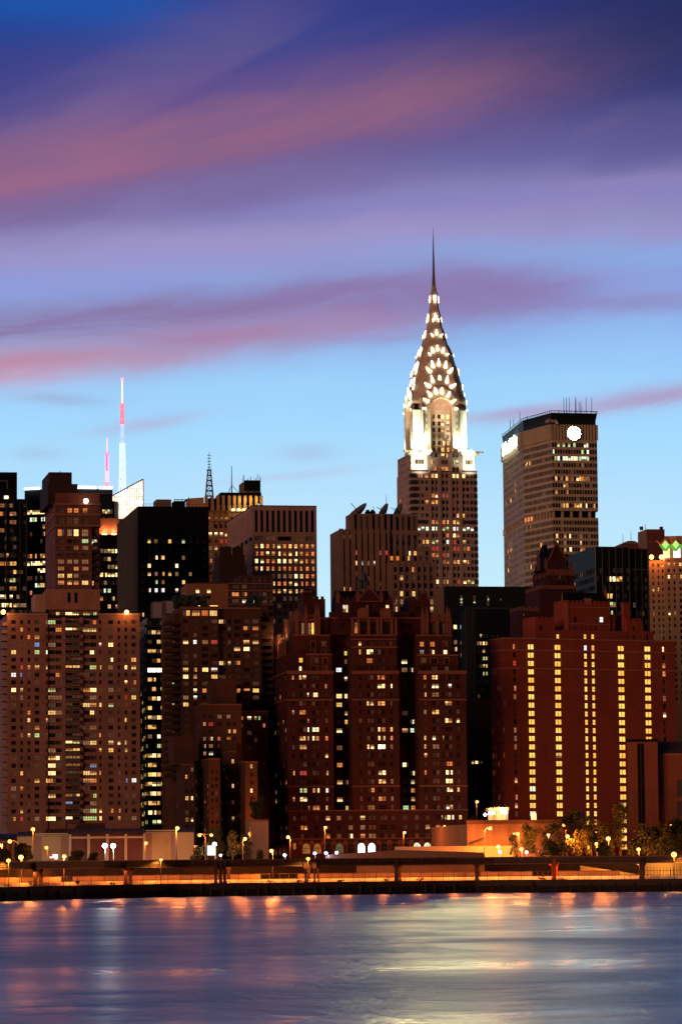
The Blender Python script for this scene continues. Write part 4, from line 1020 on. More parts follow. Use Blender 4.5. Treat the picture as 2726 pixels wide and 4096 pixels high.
b.litpx('C', '1022,135,y 1080,73,o 1110,73,w 1080,135,y 1110,135,y 1175,73,r 1205,73,d 1300,255,y 1355,255,y 1080,313,o 1110,313,o 1175,313,o 1205,313,y 1270,313,y 1300,313,y 953,370,G 990,370,G 1026,370,G 1080,370,G 1110,370,G 1175,370,g 1205,370,g 1270,370,b 1300,370,b 1357,370,G 1392,370,G 1428,370,G 1205,432,o 1270,435,w 1300,435,o 990,490,y 1026,490,y 1080,490,g 1110,490,g 1205,490,G 1270,490,r 1357,490,y 1080,550,r 1110,550,r 1270,552,r 1300,552,r 1357,550,d 1392,550,o 1080,610,o 1110,610,o 1180,612,r 1205,612,d 1175,672,d 1205,672,o 1270,672,o 1300,672,y 1357,672,w 1392,672,o 1080,851,y 1110,851,w 1180,851,d 1210,851,y 1300,851,r 1357,851,w 1392,851,g 1428,851,g 990,313,k 820,100,y 835,100,y 800,120,y 815,20,d 835,20,d 825,160,o')
b.litpx('D', '290,2320,o 315,2320,o 345,2320,y 400,2320,y 430,2320,w 595,2320,w 625,2320,w 680,2320,w', 14)
# setback block with eagles
z2110 = zD(2112); ins = W_ * .045
uL = b.uz(*c('D', 208, 2200), ins)[0]; uR = b.uz(*c('D', 785, 2200), ins)[0]
u355 = b.uz(*c('D', 355, 2200), ins)[0]; u678 = b.uz(*c('D', 678, 2200), ins)[0]
ax = (uL + uR) / 2 ; ayc = b.D / 2
yv = ins; Rv = ayc - ins
rw2 = [(zD(y + 17), zD(y - 17)) for y in (2250, 2190, 2130)]
cw2 = [(b.uz(*c('D', a_, 2200), yv)[0], b.uz(*c('D', d_, 2200), yv)[0]) for a_, d_ in ((250, 270), (280, 298), (305, 322), (390, 418), (422, 450), (485, 512), (516, 544), (583, 610), (614, 640), (690, 712), (722, 740))]
b.box(uL, uR, yv, b.D - ins, z_top, z2110, [(a_, d_, r[0], r[1]) for a_, d_ in cw2[3:9] for r in rw2] + [(a_, d_, rw2[1][0], rw2[1][1]) for a_, d_ in cw2[:3] + cw2[9:]], left=[(yv + (b.D - 2 * ins) * (i + .3) / 6, yv + (b.D - 2 * ins) * (i + .7) / 6, r[0], r[1]) for i in range(6) for r in rw2], dep=.3)
b.litpx('D', '498,2130,w 530,2130,y 404,2190,y 436,2190,d 596,2190,g 627,2190,G 404,2250,d 436,2250,o 498,2250,o 530,2250,o 170,2200,d 160,2250,o', 14)
MW = wallmat('white_glazed_brick', (.80, .80, .70), .08)
for (a_, d_) in ((uL, u355), (u678, uR)):
    m = MB(); m.box(a_ - .05, a_ + (d_ - a_) * .22, yv - .35, yv - .02, z_top + .4, z2110 + .3); m.box(a_ + (d_ - a_) * .82, d_, yv - .35, yv - .02, z_top + .4, z2110 + .3)
    m.box(a_ + (d_ - a_) * .22, a_ + (d_ - a_) * .82, yv - .35, yv - .02, rw2[1][1] + .3, z2110 + .3); m.box(a_ + (d_ - a_) * .22, a_ + (d_ - a_) * .82, yv - .35, yv - .02, z_top + .4, rw2[1][0] - .3)
    m.build('white_corner_panel', MW, b.root)
# eagles and ledge
STEEL = plain('stainless_steel', (.66, .55, .42), .4, .2)
STEELD = wallmat('weathered_steel_cladding', (.74, .57, .42), .35, .6, grain=1.5, metal=.0)
STEELR = plain('dark_ribbed_steel', (.16, .115, .085), .4, .6)
for (u, v, sx, sy) in ((uL, yv, -1, -.45), (u355 - 0, yv, .35, -1), (u678, yv, -.35, -1), (uR, yv, 1, -.25)):
    m = MB(); z = z2110
    m.prism([(u - .8, v - .8), (u + .8, v - .8), (u + .8, v + .8), (u - .8, v + .8)], z - 1.4, z + .9)
    m.tube((u, v, z + .3), (u + sx * 2.6, v + sy * 2.6, z + .6), .85, .6, 8); m.ball((u + sx * 3.2, v + sy * 3.2, z + .75), .62); m.tube((u + sx * 3.5, v + sy * 3.5, z + .75), (u + sx * 4.5, v + sy * 4.5, z + .35), .3, .08)
    m.tube((u - sy * .9, v + sx * .9, z + .6), (u + sx * 1.8 - sy * .6, v + sy * 1.8 + sx * .6, z - .6), .35, .15); m.tube((u + sy * .9, v - sx * .9, z + .6), (u + sx * 1.8 + sy * .6, v + sy * 1.8 - sx * .6, z - .6), .35, .15)
    m.build('eagle_gargoyle', STEEL, b.root)
# cross-shaped tower above: four arms with arched heads
wi = W_ * .44; HW = 9.15 / 2 * 2 / 2        # half width of an arm's arched front
HW = 9.1
zA1 = zD(1480); zsp = zA1 - HW * .98
R1 = min(ayc - ins - .6, 13.2)
crown = empty('crown', (ax, ayc, 0)); crown.parent = b.root
def arch(hw, zs, zt, n=14, p=1.0):
    return [(hw * math.cos(math.pi * i / n), zs + (zt - zs) * math.sin(math.pi * i / n) ** p) for i in range(n + 1)]
def place(o, q): o.rotation_euler = (0, 0, q * math.pi / 2)
HWi = 5.3; zAi = zD(1605); zspi = zAi - HWi
rwU = [zD(y) for y in (1712, 1772, 1833, 1892, 1950, 2010, 2070)]
LW = emat('crown_window_light', (1, .80, .55), 10.0)
def zd(y): return b.uz(*c('D', 470, y), ayc)[1]
PRF = [(zd(y), r) for y, r in ((1700, 11.4), (1640, 11.1), (1500, 10.0), (1390, 8.9), (1245, 7.0), (1085, 4.55), (940, 2.75), (780, 1.6), (600, .95), (500, .8))]
def prof(z):
    if z <= PRF[0][0]: return PRF[0][1]
    for (a, ra), (d, rb) in zip(PRF, PRF[1:]):
        if z <= d: return ra + (rb - ra) * (z - a) / (d - a)
    return PRF[-1][1]
def lean1(z): return -R1 + max(0, z - zsp) / (zA1 - zsp) * 1.5
def leanv(m, f):
    m.v = [(x, y + f(z), z) for x, y, z in m.v]; return m
RGLOW = emat('added_reflection_glow', (1, .87, .40), 11000)  # emission of the added panels that feed the yellow water reflection
for qd in range(4):
    # outer arch band: steel frame around a masonry field
    outer = arch(HW, zsp, zA1, 20); inner = arch(HWi, zspi, zAi, 20)
    m = MB(); n = 20
    for i in range(n):
        a0, a1, c0, c1 = outer[i], outer[i + 1], inner[i], inner[i + 1]
        m.face([(a0[0], -R1, a0[1]), (a1[0], -R1, a1[1]), (c1[0], -R1, c1[1]), (c0[0], -R1, c0[1])][::-1])
        m.face([(a0[0], -R1, a0[1]), (a0[0], -R1 + 7, a0[1]), (a1[0], -R1 + 7, a1[1]), (a1[0], -R1, a1[1])][::-1])
        m.face([(c0[0], -R1, c0[1]), (c1[0], -R1, c1[1]), (c1[0], -R1 + 1.6, c1[1]), (c0[0], -R1 + 1.6, c0[1])][::-1])
    for i in range(34):
        a_ = math.pi * (i + .5) / 34; ca, sa = math.cos(a_), math.sin(a_)
        m.tube((ca * (HW - 2.1), -R1 - .1, zsp + sa * (HW - 1.9)), (ca * (HW - .1), -R1 - .1, zsp + sa * (HW - .15)), .11, None, 4, 1)
    leanv(m, lambda z: max(0, z - zsp) / (zA1 - zsp) * 1.5)
    o = m.build('arch_front', [STEELD, STEELR], crown); place(o, qd)
    # pylon strips down both sides (white glazed, floodlit)
    m = MB()
    for sg in (-1, 1):
        x0, x1 = sorted((sg * HWi, sg * HW)); m.box(x0, x1, -R1, -R1 + 6.9, z2110, zspi if False else min(zsp, zspi))
        xa, xb = sorted((sg * HWi, sg * (HWi + .01)))
    for i in range(26):
        z = z2110 + 1 + i * (zsp - z2110 - 1) / 26
        for sg in (-1, 1): m.box(sg * (HW - 1.2), sg * HW, -R1 - .15, -R1 + .02, z - .1, z + .1, 1)
    o = m.build('white_pylon', [MW, STEELR], crown); place(o, qd)
    if zspi != zsp:
        lo2, hi2 = min(zsp, zspi), max(zsp, zspi); m = MB()
        for sg in (-1, 1):
            x0, x1 = sorted((sg * HWi, sg * HW)); m.box(x0, x1, -R1 + .01, -R1 + 1.5, lo2 + .01, hi2) if zspi > zsp else None
        if m.f: o = m.build('arch_jamb', STEELD, crown); place(o, qd)
    # small windows on the pylons
    for sg in (-1, 1):
        for i, z in enumerate(rwU[1:]):
            x = sg * (HWi + HW) / 2; m = MB(); m.box(x - .45, x + .45, -R1 - .06, -R1 - .02, z - .75, z + .75); place(m.build('pylon_window', GL['blind'], crown), qd)
    # mouldings of the inner arch
    for k in range(3):
        m = MB(); r0 = HWi + .25 + k * .75; zz0 = zspi
        pts = [(r0 * math.cos(math.pi * i / 20), zz0 + r0 * math.sin(math.pi * i / 20)) for i in range(21)]
        for i in range(20): m.tube((pts[i][0], -R1 - .12, pts[i][1]), (pts[i + 1][0], -R1 - .12, pts[i + 1][1]), .2, None, 5)
        m.tube((r0, -R1 - .12, z2110), (r0, -R1 - .12, zz0), .2, None, 5); m.tube((-r0, -R1 - .12, z2110), (-r0, -R1 - .12, zz0), .2, None, 5)
        o = m.build('arch_moulding', STEEL, crown); place(o, qd)
# masonry field inside each arch (front has real windows, sides too)
fin = R1 - 1.6
def crossw(q):
    return {0: ((ax - HWi, ayc - fin), (ax + HWi, ayc - fin)), 3: ((ax - fin, ayc + HWi), (ax - fin, ayc - HWi)), 1: ((ax + fin, ayc - HWi), (ax + fin, ayc + HWi)), 2: ((ax + HWi, ayc + fin), (ax - HWi, ayc + fin))}[q]
for qd in range(4):
    p0, p1 = crossw(qd); ops = []
    for i, z in enumerate(rwU):
        for xc in ((-.62, .62) if False else (0,)): pass
        for (m0, m1) in ((-4.05, -2.85), (-1.55, -.15), (.15, 1.55), (2.85, 4.05)):
            ops.append((HWi + m0, HWi + m1, z - .95, z + .95, (0, True)))
    b.facade(p0, p1, z2110, zspi + .01, ops, (0, True), .25)
    m = MB(); a_ = arch(HWi, zspi + .01, zAi, 20); m.extr(a_, -fin, -fin + .4); o = m.build('arch_field', M_chr, crown); place(o, qd)
    for x in (-1.6, 1.6): m = MB(); m.box(x - .5, x + .5, -fin - .05, -fin - .02, zspi + 1.2, zspi + 2.5); place(m.build('arch_window', LIT['y'], crown), qd)
    m = MB()
    for x in (-2.2, -1.75, 0, 1.75, 2.2): m.tube((x, -fin - .1, z2110), (x, -fin - .1, zspi - .5), .12, None, 4)
    o = m.build('field_rib', STEEL, crown); place(o, qd)
b.litpx('D', '435,1712,y 495,1712,y 525,1712,y 580,1712,y 495,1775,w 525,1775,w 437,1833,y 495,1833,w 525,1833,w 580,1833,w 437,1892,o 495,1892,y 525,1892,y 580,1892,y 437,1950,d 495,1950,d 437,2010,o 495,2012,w 525,2012,y 437,2070,y 495,2070,y 525,2070,y', 14)
# core
m = MB(); m.box(-fin + .5, fin - .5, -HWi + .1, HWi - .1, z2110, zspi); m.box(-HWi + .1, HWi - .1, -fin + .5, fin - .5, z2110, zspi - .05)
m.box(-9.3, 9.3, -9.3, 9.3, z2110, zsp + 4); m.build('core', M_chr, crown)
# stacked crown: square sections with convex outline
K = 19.2
levels = [(1640, 10.6, 1390, 8.5), (1395, 8.7, 1240, 6.7), (1240, 6.9, 1085, 4.3), (1085, 4.5, 940, 2.6), (940, 2.75, 780, 1.5), (780, 1.6, 600, .9)]
for (ya, ra, yb, rb) in levels:
    za, zb5 = zd(ya), zd(yb); m = MB(); ns = 7
    def sec(r): k = r * .72; return [(-k, -r), (k, -r), (r, -k), (r, k), (k, r), (-k, r), (-r, k), (-r, -k)]
    rs = [ra + .0 - (ra - rb) * (1 - math.cos(t * math.pi / 2 / ns)) for t in range(ns + 1)]
    for i in range(ns):
        f0 = math.sin(i * math.pi / 2 / ns); f1 = math.sin((i + 1) * math.pi / 2 / ns)
        m.prism(sec(rs[i]), za + (zb5 - za) * (i / ns), za + (zb5 - za) * ((i + 1) / ns), top=sec(rs[i + 1]))
    m.build('crown_tier', STEELD, crown)
    MB().prism(sec(ra * 1.03), za - .25, za + .35).build('tier_ledge', STEEL, crown)
# arched plates and triangular windows on every side
b.crown_mark = 1
plates = [ # apex y, half width, spring y, distance from the axis, window list (x, y, size)
    (1480, HW, 1655, R1, None, [(365, 1635), (400, 1575), (460, 1545), (520, 1545), (580, 1580), (622, 1640), (343, 1708), (645, 1708)], 510),
    (1350, 7.6, 1505, 10.4, 1600, [(365, 1500), (412, 1440), (485, 1415), (555, 1442), (605, 1503)], 487),
    (1225, 6.6, 1375, 8.9, 1470, [(372, 1360), (417, 1305), (477, 1286), (541, 1308), (583, 1363)], 478),
    (1085, 5.0, 1215, 7.1, 1300, [(380, 1216), (415, 1176), (463, 1157), (515, 1177), (549, 1217)], 465),
    (940, 2.8, 1050, 4.8, 1120, [(407, 1042), (454, 1014), (497, 1045)], 452),
    (782, 1.75, 880, 3.1, 960, [(416, 908), (441, 868), (467, 908)], 441),
    (640, 1.1, 700, 1.95, 800, [(437, 716)], 437)]
for pi_, (ya, hw, ys, R, yb, wl, xc) in enumerate(plates):
    vv = ayc - R; zf = lambda y, x=xc: b.uz(*c('D', x, y), vv)[1]
    zt, zs = zf(ya), zf(ys)
    if yb:
        z0 = zf(yb); out = [(-hw, z0), (hw, z0)] + arch(hw, zs, zt, 16)
    fl = lambda z: R - prof(z) - .12 - .16 * hw * max(0, min(1, (zt - z) / (zt - zs + .01)))
    for qd in range(4):
        if yb:
            m = MB(); fl = lambda z: R - prof(z) - .12 - .16 * hw * max(0, min(1, (zt - z) / (zt - zs + .01)))
            dd = min(1.6, R * .35); pts2 = arch(hw, zs, zt, 16)
            for (xa, za), (xb, zb8) in zip(pts2, pts2[1:]):
                za0 = z0
                for s_ in range(9):
                    f0, f1 = s_ / 9, (s_ + 1) / 9; m.face([(xb, -R, z0 + (zb8 - z0) * f0), (xa, -R, z0 + (za - z0) * f0), (xa, -R, z0 + (za - z0) * f1), (xb, -R, z0 + (zb8 - z0) * f1)])
                m.face([(xa, -R, za), (xa, -R + dd, za), (xb, -R + dd, zb8), (xb, -R, zb8)])
            for xx in (-hw, hw): m.face([(xx, -R, z0), (xx, -R + dd, z0), (xx, -R + dd, zs), (xx, -R, zs)])
            leanv(m, fl); o = m.build('arch_plate', STEELD, crown); place(o, qd)
            m = MB(); ap = arch(hw, zs, zt, 16)
            for i in range(16): m.tube((ap[i][0], -R - .05, ap[i][1]), (ap[i + 1][0], -R - .05, ap[i + 1][1]), .16, None, 5)
            leanv(m, fl); o = m.build('arch_rim', STEEL, crown); place(o, qd)
        for (x, y) in wl:
            big_ = {0: 1.0, 1: 1.1, 2: 1.05, 3: .85, 4: .85, 5: .85, 6: .8}[pi_]
            if pi_ == 5 and x != 441: big_ *= .45
            if pi_ == 4 and x != 454: big_ *= .7
            if pi_ == 3 and x in (380, 549): big_ *= .6
            px_ = (x - xc) / K; pz = zf(y)
            cen = zs - hw * .1 if pi_ else zspi
            dirx, dirz = px_, (pz - cen); L = math.hypot(dirx, dirz) or 1; dirx /= L; dirz /= L
            if pi_: dirx *= .25; L = math.hypot(dirx, dirz); dirx /= L; dirz /= L
            if pi_ == 0 and y > 1650: big_ *= .6
            hw_, hh_ = .62 * big_, 1.55 * big_; nx, nz = dirz, -dirx
            if pi_ == 6: hw_ = .5; hh_ = 1.7
            A_ = (px_ + dirx * hh_, pz + dirz * hh_); B_ = (px_ - dirx * hh_ + nx * hw_, pz - dirz * hh_ + nz * hw_); C_ = (px_ - dirx * hh_ - nx * hw_, pz - dirz * hh_ - nz * hw_)
            m = MB(); m.extr([C_, B_, (A_[0] + nx * .15, A_[1] + nz * .15), (A_[0] - nx * .15, A_[1] - nz * .15)], -R - .60, -R - .45)
            leanv(m, fl if pi_ else (lambda z: max(0, z - zsp) / (zA1 - zsp) * 1.5))
            o = m.build('triangular_window', LW, crown); place(o, qd)
# spire
m = MB(); zb6 = zd(600); zt6 = zd(68)
pts = [(zb6 - 1, .95), (zb6 + (zt6 - zb6) * .2, .62), (zb6 + (zt6 - zb6) * .55, .38), (zb6 + (zt6 - zb6) * .8, .2), (zt6, .04)]
for (za, ra), (zb7, rb) in zip(pts, pts[1:]): m.tube((0, 0, za), (0, 0, zb7), ra, rb, 8)
m.build('needle_spire', plain('spire_dark_steel', (.10, .085, .09), .35, .6), crown)
m = MB()
for (y, r) in ((735, 2.7), (895, 3.9), (1200, 6.6)):
    for a_ in (-.15, .15, math.pi - .15, math.pi + .15):
        zz_ = zd(y); m.tube((r * math.cos(a_), r * math.sin(a_), zz_ - 1), (r * math.cos(a_), r * math.sin(a_), zz_ + 1.2), .1, None, 4); m.tube((r * .5 * math.cos(a_), r * .5 * math.sin(a_), zz_ - 1), (r * math.cos(a_), r * math.sin(a_), zz_ - 1), .08, None, 4)
m.build('crown_aerials', plain('aerial_pale', (.6, .5, .45), .5), crown)
# floodlights on the setback ledge
def spot(par, loc, target, e, col, ang=70, size=.5, blend=.6):
    ld = bpy.data.lights.new('flood_lamp', 'SPOT'); ld.energy = e; ld.color = col; ld.spot_size = rad(ang); ld.spot_blend = blend; ld.shadow_soft_size = size
    o = bpy.data.objects.new('flood_lamp', ld); COL.objects.link(o); o.parent = par; o.location = loc
    o.rotation_euler = (Vector(target) - Vector(loc)).to_track_quat('-Z', 'Y').to_euler(); return o
zl_ = z2110 + 1.2
for sg in (-1, 1):
    for k in (0, 1):
        x = ax + sg * (HWi + 2 + k * 2.0)
        spot(b.root, (x, ayc - R1 - 3.6, zl_ - 1.5), (x, ayc - R1 + .6, zl_ + 13), 30000, (.97, 1, .74), 64)
    spot(b.root, (ax - R1 - 3.4, ayc + sg * (HWi + 2.5), zl_ - 1.5), (ax - R1 + .6, ayc + sg * (HWi + 2.5), zl_ + 13), 30000, (.97, 1, .74), 64)
    spot(b.root, (ax + R1 + 3.0, ayc + sg * (HWi + 2.5), zl_ - 1.5), (ax + R1 - .6, ayc + sg * (HWi + 2.5), zl_ + 13), 26000, (.97, 1, .74), 64)
    # the inner returns of the arms
    spot(b.root, (ax + sg * (HW + 2.6), ayc - HW - 2.6, zl_ - .8), (ax + sg * (HW - .5), ayc - HW + .5, zl_ + 12), 22000, (1, .98, .74), 80)
for u in ((uL + u355) / 2, (u678 + uR) / 2):
    spot(b.root, (u, yv - 7.0, z_top - 2.0), (u, yv, z_top + 6), 6500, (.86, 1, .80), 110, 1.0, 1.0)
spot(b.root, (ax, ayc - R1 - 8.5, z2110 + 1), (ax, ayc - R1, zsp + 16), 40000, (1, .66, .36), 60, 1, 1)  # warm spots added, here and next, to brighten the crown steel
spot(b.root, (ax - R1 - 6.5, ayc, z2110 + 1), (ax - R1, ayc, zsp + 9), 40000, (1, .66, .36), 60, 1, 1)
for sg, u in ((-1, uL + 2), (-1, u355 - 1), (1, u678 + 1), (1, uR - 2)):  # housings with glow panels facing the river, added for its yellow reflection
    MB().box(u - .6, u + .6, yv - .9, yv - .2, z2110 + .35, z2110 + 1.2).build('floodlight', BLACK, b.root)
    m = MB(); m.face([(u - .6, yv - .93, z2110 + .35), (u + .6, yv - .93, z2110 + .35), (u + .6, yv - .93, z2110 + 1.2), (u - .6, yv - .93, z2110 + 1.2)]); m.build('reflection_glow_panel', RGLOW, b.root)
b.finish()

# ================================================================== brown striped office block with satellite dishes
b = Bld('office_building', 'brown brick stepped office block with dark vertical window stripes and satellite dishes on its roof', 'office building', M_brown, cx('C', 235), cx('C', 1062), cy('C', 378), 1330, 10, xs=cx('C', 155), dep=34, trim=M_brown, dark=(('dark', .62), ('blind', .38)), faint=.04)
def stripes(xs, rows): 
    cl = b.cols('C', 600, [(x - 12.5, x + 12.5) for x in xs]); return b.grid(cl, rows, [(0, False)] * len(cl))
rw = [(b.z(cy('C', y + 19)), b.z(cy('C', y - 19))) for y in [300 + 47 * i for i in range(20)]]
zt2 = b.z(cy('C', 232), None, 4); zt3 = b.z(cy('C', 535), cx('C', 1000)); u343 = b.u(*c('C', 343, 300), 4); u930 = b.u(*c('C', 930, 300), 4)
xs_all = [282, 335, 390, 443, 497, 550, 604, 657]
sideo = [(b.D * (i + .3) / 9, b.D * (i + .7) / 9, z0, z1, (0, False)) for i in range(9) for z0, z1 in rw if z1 < b.top - 1]
b.box(0, b.u(*c('C', 690, 600)), 0, b.D, 0, b.top, [o for o in stripes(xs_all, rw) if o[3] < b.top - .5], left=sideo)
u690 = b.u(*c('C', 690, 600)) + .01
b.box(u690, u930, 1.0, b.D, 0, b.top, [o for o in stripes([711, 764, 817, 868, 922], rw) if o[3] < b.top - .5])
b.box(u930 + .01, b.W, 1.0, b.D, 0, zt3, [o for o in stripes([973, 1027], rw) if o[3] < zt3 - .5])
# upper set-back tier
st = [(b.uz(*c('C', x - 12.5, 300), 4)[0], b.uz(*c('C', x + 12.5, 300), 4)[0], b.top + .3, zt2 - .3 if x % 2 else zt2 - 1.0, (0, False)) for x in (385, 438, 490, 545, 598, 651, 705, 758, 810, 862, 912)]
b.box(u343, u930 + .5, 4, b.D - 4, b.top, zt2, st, left=[(4 + (b.D - 8) * (i + .3) / 7, 4 + (b.D - 8) * (i + .7) / 7, b.top + .3, zt2 - .5, (0, False)) for i in range(7)])
for w in b.wins:
    if w['h'] > 6: w['lit'] = 'X'
q = b.part('spandrel_strip', M_brown2)
def strip(xs, v, z0, z1):
    for x in xs:
        a_ = b.u(*c('C', x - 12.5, 600), v); d_ = b.u(*c('C', x + 12.5, 600), v)
        for r0, r1 in zip(rw[1:], rw):
            if r1[0] < z1: q.box(a_ + .03, d_ - .03, v - .05, v - .02, r0[1] + .05, r1[0] - .05)
strip(xs_all, 0, 0, b.top); strip([711, 764, 817, 868, 922], 1.0, 0, b.top)
q2 = b.part('pier', M_brown)
for x in [256] + [(a_ + d_) / 2 for a_, d_ in zip(xs_all, xs_all[1:])]:
    u = b.u(*c('C', x, 600)); q2.box(u - .85, u + .85, -.4, -.02, 0, b.top + .4)
# front lower block
v0 = -9; u0 = b.u(*c('C', 700, 800), v0); u1 = b.u(*c('C', 1100, 800), v0); z4 = b.uz(*c('C', 900, 668), v0)[1]
cl = [(b.uz(*c('C', x - 13, 800), v0)[0], b.uz(*c('C', x + 13, 800), v0)[0]) for x in (741, 795, 848, 902, 956, 1009, 1063)]
rw4 = [(b.uz(*c('C', 900, y + 22), v0)[1], b.uz(*c('C', 900, y - 22), v0)[1]) for y in (735, 808, 880, 952, 1024, 1090, 1150, 1220)]
b.box(u0, u1, v0, -.5, 0, z4, [(a_, d_, r[0], r[1], (0, False)) for a_, d_ in cl for r in rw4])
for a_, d_ in zip(cl, cl[1:]): q2.box(a_[1] + .3, d_[0] - .3, v0 - .35, v0 - .02, 0, z4 + .3)
b.litpx('C', '380,582,r 395,668,y 443,672,B 550,672,b 711,652,o 762,650,o 868,593,w 925,593,y 610,600,r 650,597,r 288,890,y 340,890,o 900,730,o 793,808,y 800,948,y 905,952,y 800,1020,d 745,1020,d 1065,1020,d 1065,1085,y 750,1090,y 497,672,d 868,655,y 973,590,k 282,420,k 335,420,k')
# dishes
def dish(x, y, r, tilt):
    u, z = b.uz(*c('C', x, y), 8); m = MB(); n = 14
    dirv = Vector((-math.cos(tilt), -.15, math.sin(tilt))).normalized(); a1 = dirv.cross(Vector((0, 1, 0))).normalized(); a2 = dirv.cross(a1)
    ctr = Vector((u, 8, z)); rings = []
    for k in range(4):
        rr = r * k / 3; dep_ = -(1 - (k / 3) ** 2) * r * .35; rings.append([ctr + dirv * dep_ + (a1 * math.cos(t) + a2 * math.sin(t)) * rr for t in [2 * math.pi * i / n for i in range(n)]])
    for k in range(3):
        for i in range(n): j = (i + 1) % n; m.face([rings[k][i], rings[k][j], rings[k + 1][j], rings[k + 1][i]]); m.face([rings[k + 1][i] - dirv * .3, rings[k + 1][j] - dirv * .3, rings[k][j] - dirv * .3, rings[k][i] - dirv * .3])
    o = m.build('dish', plain('dish_pink_grey', (.17, .11, .10), .7), None)
    m2 = MB(); m2.tube((u, 8, zt2), (u - .2, 8, z), .5, .35); m2.tube(tuple(ctr - dirv * r * .3), tuple(ctr + dirv * r * .8), .12)
    rt = empty('satellite_dish', (0, 0, 0)); rt.matrix_world = b.root_mat(); o.parent = rt; m2.build('mount', BLACK, rt); return rt
for (x, y, r, tl, lb) in ((395, 205, 4.6, rad(50), 'largest satellite dish on the brown striped office roof, tilted steeply'), (625, 207, 3.4, rad(30), 'middle satellite dish on the brown striped office roof'), (755, 210, 3.4, rad(25), 'right satellite dish on the brown office roof beside the spired skyscraper')):
    tag(dish(x, y, r, tl), lb, 'satellite dish', 'satellite dishes on the brown office roof')
for x, y0, y1 in ((545, 225, 165), (610, 225, 168), (660, 230, 68), (645, 228, 175)): mast(b, cx('C', x), cy('C', y0), cy('C', y1), 1340, .13)
m = MB(); 
for x in (497, 540): u, z = b.uz(*c('C', x, 215), 7); m.box(u - 1.0, u + 1.0, 7, 9, zt2, z); m.ball((u, 8, z), .9, 6, 4)
m.build('roof_vent', M_roof, b.root)
b.finish()

# ================================================================== slab office tower with eight-sided plan (right)
b = Bld('office_tower', 'huge eight-sided concrete office tower with glowing white sign and round emblem near its top', 'skyscraper', M_met, cx('E', 512), cx('E', 878), cy('E', 297), 1900, 12, dep=30, trim=M_met, dark=(('dark', .8), ('blind', .2)), faint=.08)
Dp = [(2092, 1935), (2008, 2012)]
inv = b.root_mat().inverted()
pB = inv @ P(cx('E', 285), cy('E', 340), 1932); pA = inv @ P(cx('E', 117), cy('E', 400), 2008)
zT = b.top; PB, PA = (pB.x, pB.y), (pA.x, pA.y)
poly = [PA, PB, (0, 0), (b.W, 0), (b.W + 8, 60), (b.W - 10, 110), (PA[0] + 25, PA[1] + 20)]
zr_ = lambda y: b.z(cy('E', y), cx('E', 515))
louv = zr_(420); band0, band1 = zr_(1050), zr_(995)
ups = [zr_(462 + 54.4 * i) for i in range(10)]; lows = [zr_(1090 + 54.4 * i) for i in range(14)]
hh = 3.0 if False else (zr_(0) - zr_(33)) / 2
def mrow(n, L, m0=.02): return [((L * (i + .09) / n), (L * (i + .91) / n)) for i in range(n)]
LB = math.hypot(PB[0], PB[1]); LA = math.hypot(PA[0] - PB[0], PA[1] - PB[1])
def tier(z0, z1, rows, nC=17, nB=22, nA=18, dep=.22):
    b.prism(poly, z0, z1, {2: [(a, d, z - hh, z + hh, (0, False)) for a, d in mrow(nC, b.W) for z in rows], 1: [(a, d, z - hh, z + hh, (0, False)) for a, d in mrow(nB, LB) for z in rows],
                           0: [(a, d, z - hh, z + hh, (0, False)) for a, d in mrow(nA, LA) for z in rows]}, dep=dep)
tier(0, band0, lows); tier(band1, louv + .0, ups)
def shrink(k): cxm = sum(p[0] for p in poly) / 7; cym = sum(p[1] for p in poly) / 7; return [(p[0] + (cxm - p[0]) * k, p[1] + (cym - p[1]) * k) for p in poly]
m = MB(); m.prism(shrink(.05), band0, band1); m.build('recessed_storey', M_roof, b.root)
m = MB(); 
for p0, p1, n, in ((PA, PB, 9), (PB, (0, 0), 9), ((0, 0), (b.W, 0), 5)):
    for i in range(n):
        t = (i + .02) / n if i else .01; x = p0[0] + (p1[0] - p0[0]) * t; y = p0[1] + (p1[1] - p0[1]) * t + 1.0; m.box(x, x + 1.2, y, y + 1.2, band0, band1)
m.build('recessed_column', M_met, b.root)
m = MB()
for i in range(9):
    t0 = (i + .15) / 9; t1 = (i + .85) / 9
    if True:
        xa, ya = PA[0] + (PB[0] - PA[0]) * t0 + 1.4, PA[1] + (PB[1] - PA[1]) * t0 + 2.2; xb, yb_ = PA[0] + (PB[0] - PA[0]) * t1 + 1.4, PA[1] + (PB[1] - PA[1]) * t1 + 2.2
        m.face([(xa, ya, band0 + .5), (xb, yb_, band0 + .5), (xb, yb_, band1 - .3), (xa, ya, band1 - .3)])
for i in range(3):
    t0 = (i + .15) / 9; t1 = (i + .8) / 9; xa, ya = PB[0] * (1 - t0), PB[1] * (1 - t0) + 1.2; xb, yb_ = PB[0] * (1 - t1), PB[1] * (1 - t1) + 1.2
    m.face([(xa, ya, band0 + .5), (xb, yb_, band0 + .5), (xb, yb_, band1 - .8), (xa, ya, band1 - .8)])
m.build('lit_recessed_glazing', LIT['o'], b.root)
